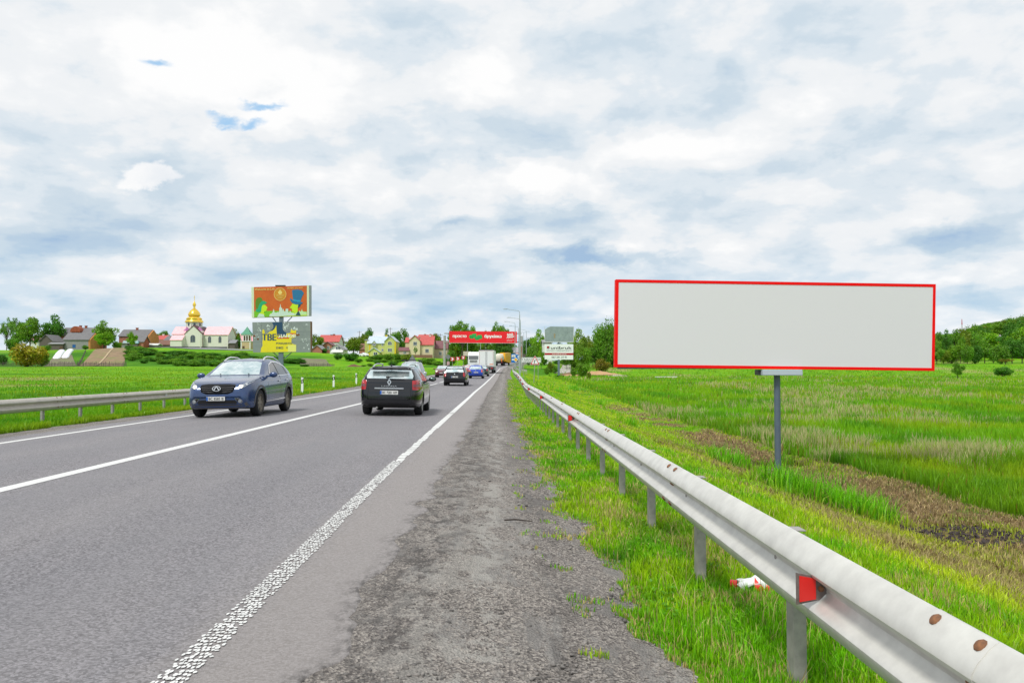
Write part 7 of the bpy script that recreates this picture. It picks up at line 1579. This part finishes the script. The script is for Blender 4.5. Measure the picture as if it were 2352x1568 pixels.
for i, (px, pt, w, k, s2) in enumerate(((1302,806,34,'mid','round'),(1312,790,30,'olive','round'),(1322,822,26,'fresh','bush'),(1346,815,30,'mid','bush'),(1362,795,34,'mid','round'),(1372,808,30,'dark','round'),(1388,790,40,'dark','round'),(1402,770,44,'mid','round'),(1408,800,40,'dark','bush'),(1368,780,26,'olive','round'),(1230,800,30,'mid','round'),(1250,812,24,'dark','bush'),(1214,805,24,'mid','bush'),(1280,825,24,'dark','bush'),(1300,832,18,'mid','bush'))): T(px, 845, pt, w, 206+i*2.2, s2, k, 'tree in the green mass between the small billboard and the blank one', group='green mass left of the blank billboard')
T(2310,842,822,40,232,'sparse','brown','bare grey-brown twiggy bush at the foot of the tree line')
def hill_top(px): return float(np.interp(px, [2140,2200,2240,2262,2290,2310,2335,2400,2600], [775,762,748,742,737,732,728,716,700]))
for i in range(170):
    px = r_.uniform(2120, 2480); Y = r_.uniform(300, 470); x = X_(px, Y); z = Hs(x, Y); top = hill_top(px)
    if 2268 < px < 2322 and Y < 382: continue
    hh = r_.uniform(9, 13); zt_ = min(z+hh, Z_(top+r_.uniform(0, 6), Y)) 
    if zt_-z < 4.5: continue
    wpx = r_.uniform(9, 14)/Y*F_PX; kk_ = ('mid','fresh','dark','lime','mid','olive')[i % 6]
    T(px, 0, 850-(zt_-CAM.z)/Y*F_PX*1.0, wpx, Y, 'round' if i % 4 else 'willow', kk_, 'broadleaf tree in the dense wood on the right hillside', group='wood on the right hillside')
for i in range(26):     # tree line continuing behind the blank billboard
    px = 1440+i*27; T(px, 838, 770+r_.uniform(-8, 14), 50, 240+r_.uniform(0, 25), 'round', ('mid','fresh','dark','olive')[i % 4], 'broadleaf tree in the row behind the blank billboard', group='trees behind the blank billboard')
for i in range(22):     # skyline trees far behind the village
    px = 410+i*33+r_.uniform(-8, 8)
    if 560 < px < 700 or 380 < px < 520: pt = 782
    else: pt = 776+r_.uniform(-4, 8)
    T(px, 800, pt, 40, 380+r_.uniform(0, 30), 'round', ('mid','olive','dark')[i % 3], 'distant tree on the skyline behind the village', group='skyline trees behind the village')

NUMW = 'twenty-first twenty-second twenty-third twenty-fourth twenty-fifth twenty-sixth twenty-seventh twenty-eighth twenty-ninth thirtieth thirty-first thirty-second thirty-third thirty-fourth thirty-fifth thirty-sixth'.split()
ORD = 'first second third fourth fifth sixth seventh eighth ninth tenth eleventh twelfth thirteenth fourteenth fifteenth sixteenth seventeenth eighteenth nineteenth twentieth'.split()+NUMW
def ordinals(group, tmpl):
    os_ = sorted([o for o in bpy.data.objects if o.parent is None and o.get('group') == group], key=lambda o: o.location.x/max(o.location.y, 1))
    for i, o in enumerate(os_):
        if i < len(ORD): o['label'] = tmpl % ORD[i]
ordinals('hedge below the yellow house', '%s hedge bush from the left in the row below the yellow house')
ordinals('hedge below the cream house', '%s hedge bush from the left in the row below the cream house')
ordinals('bramble bushes on the church bank', '%s low bramble bush from the left on the bank below the church')
ordinals('tree line beyond the right meadow', '%s tree from the left in the tree line at the edge of the right meadow')
ordinals('green mass left of the blank billboard', '%s tree from the left in the thicket between the two right-hand billboards')
ordinals('green mass under the red billboard', '%s tree from the left in the green mass under the red billboard')
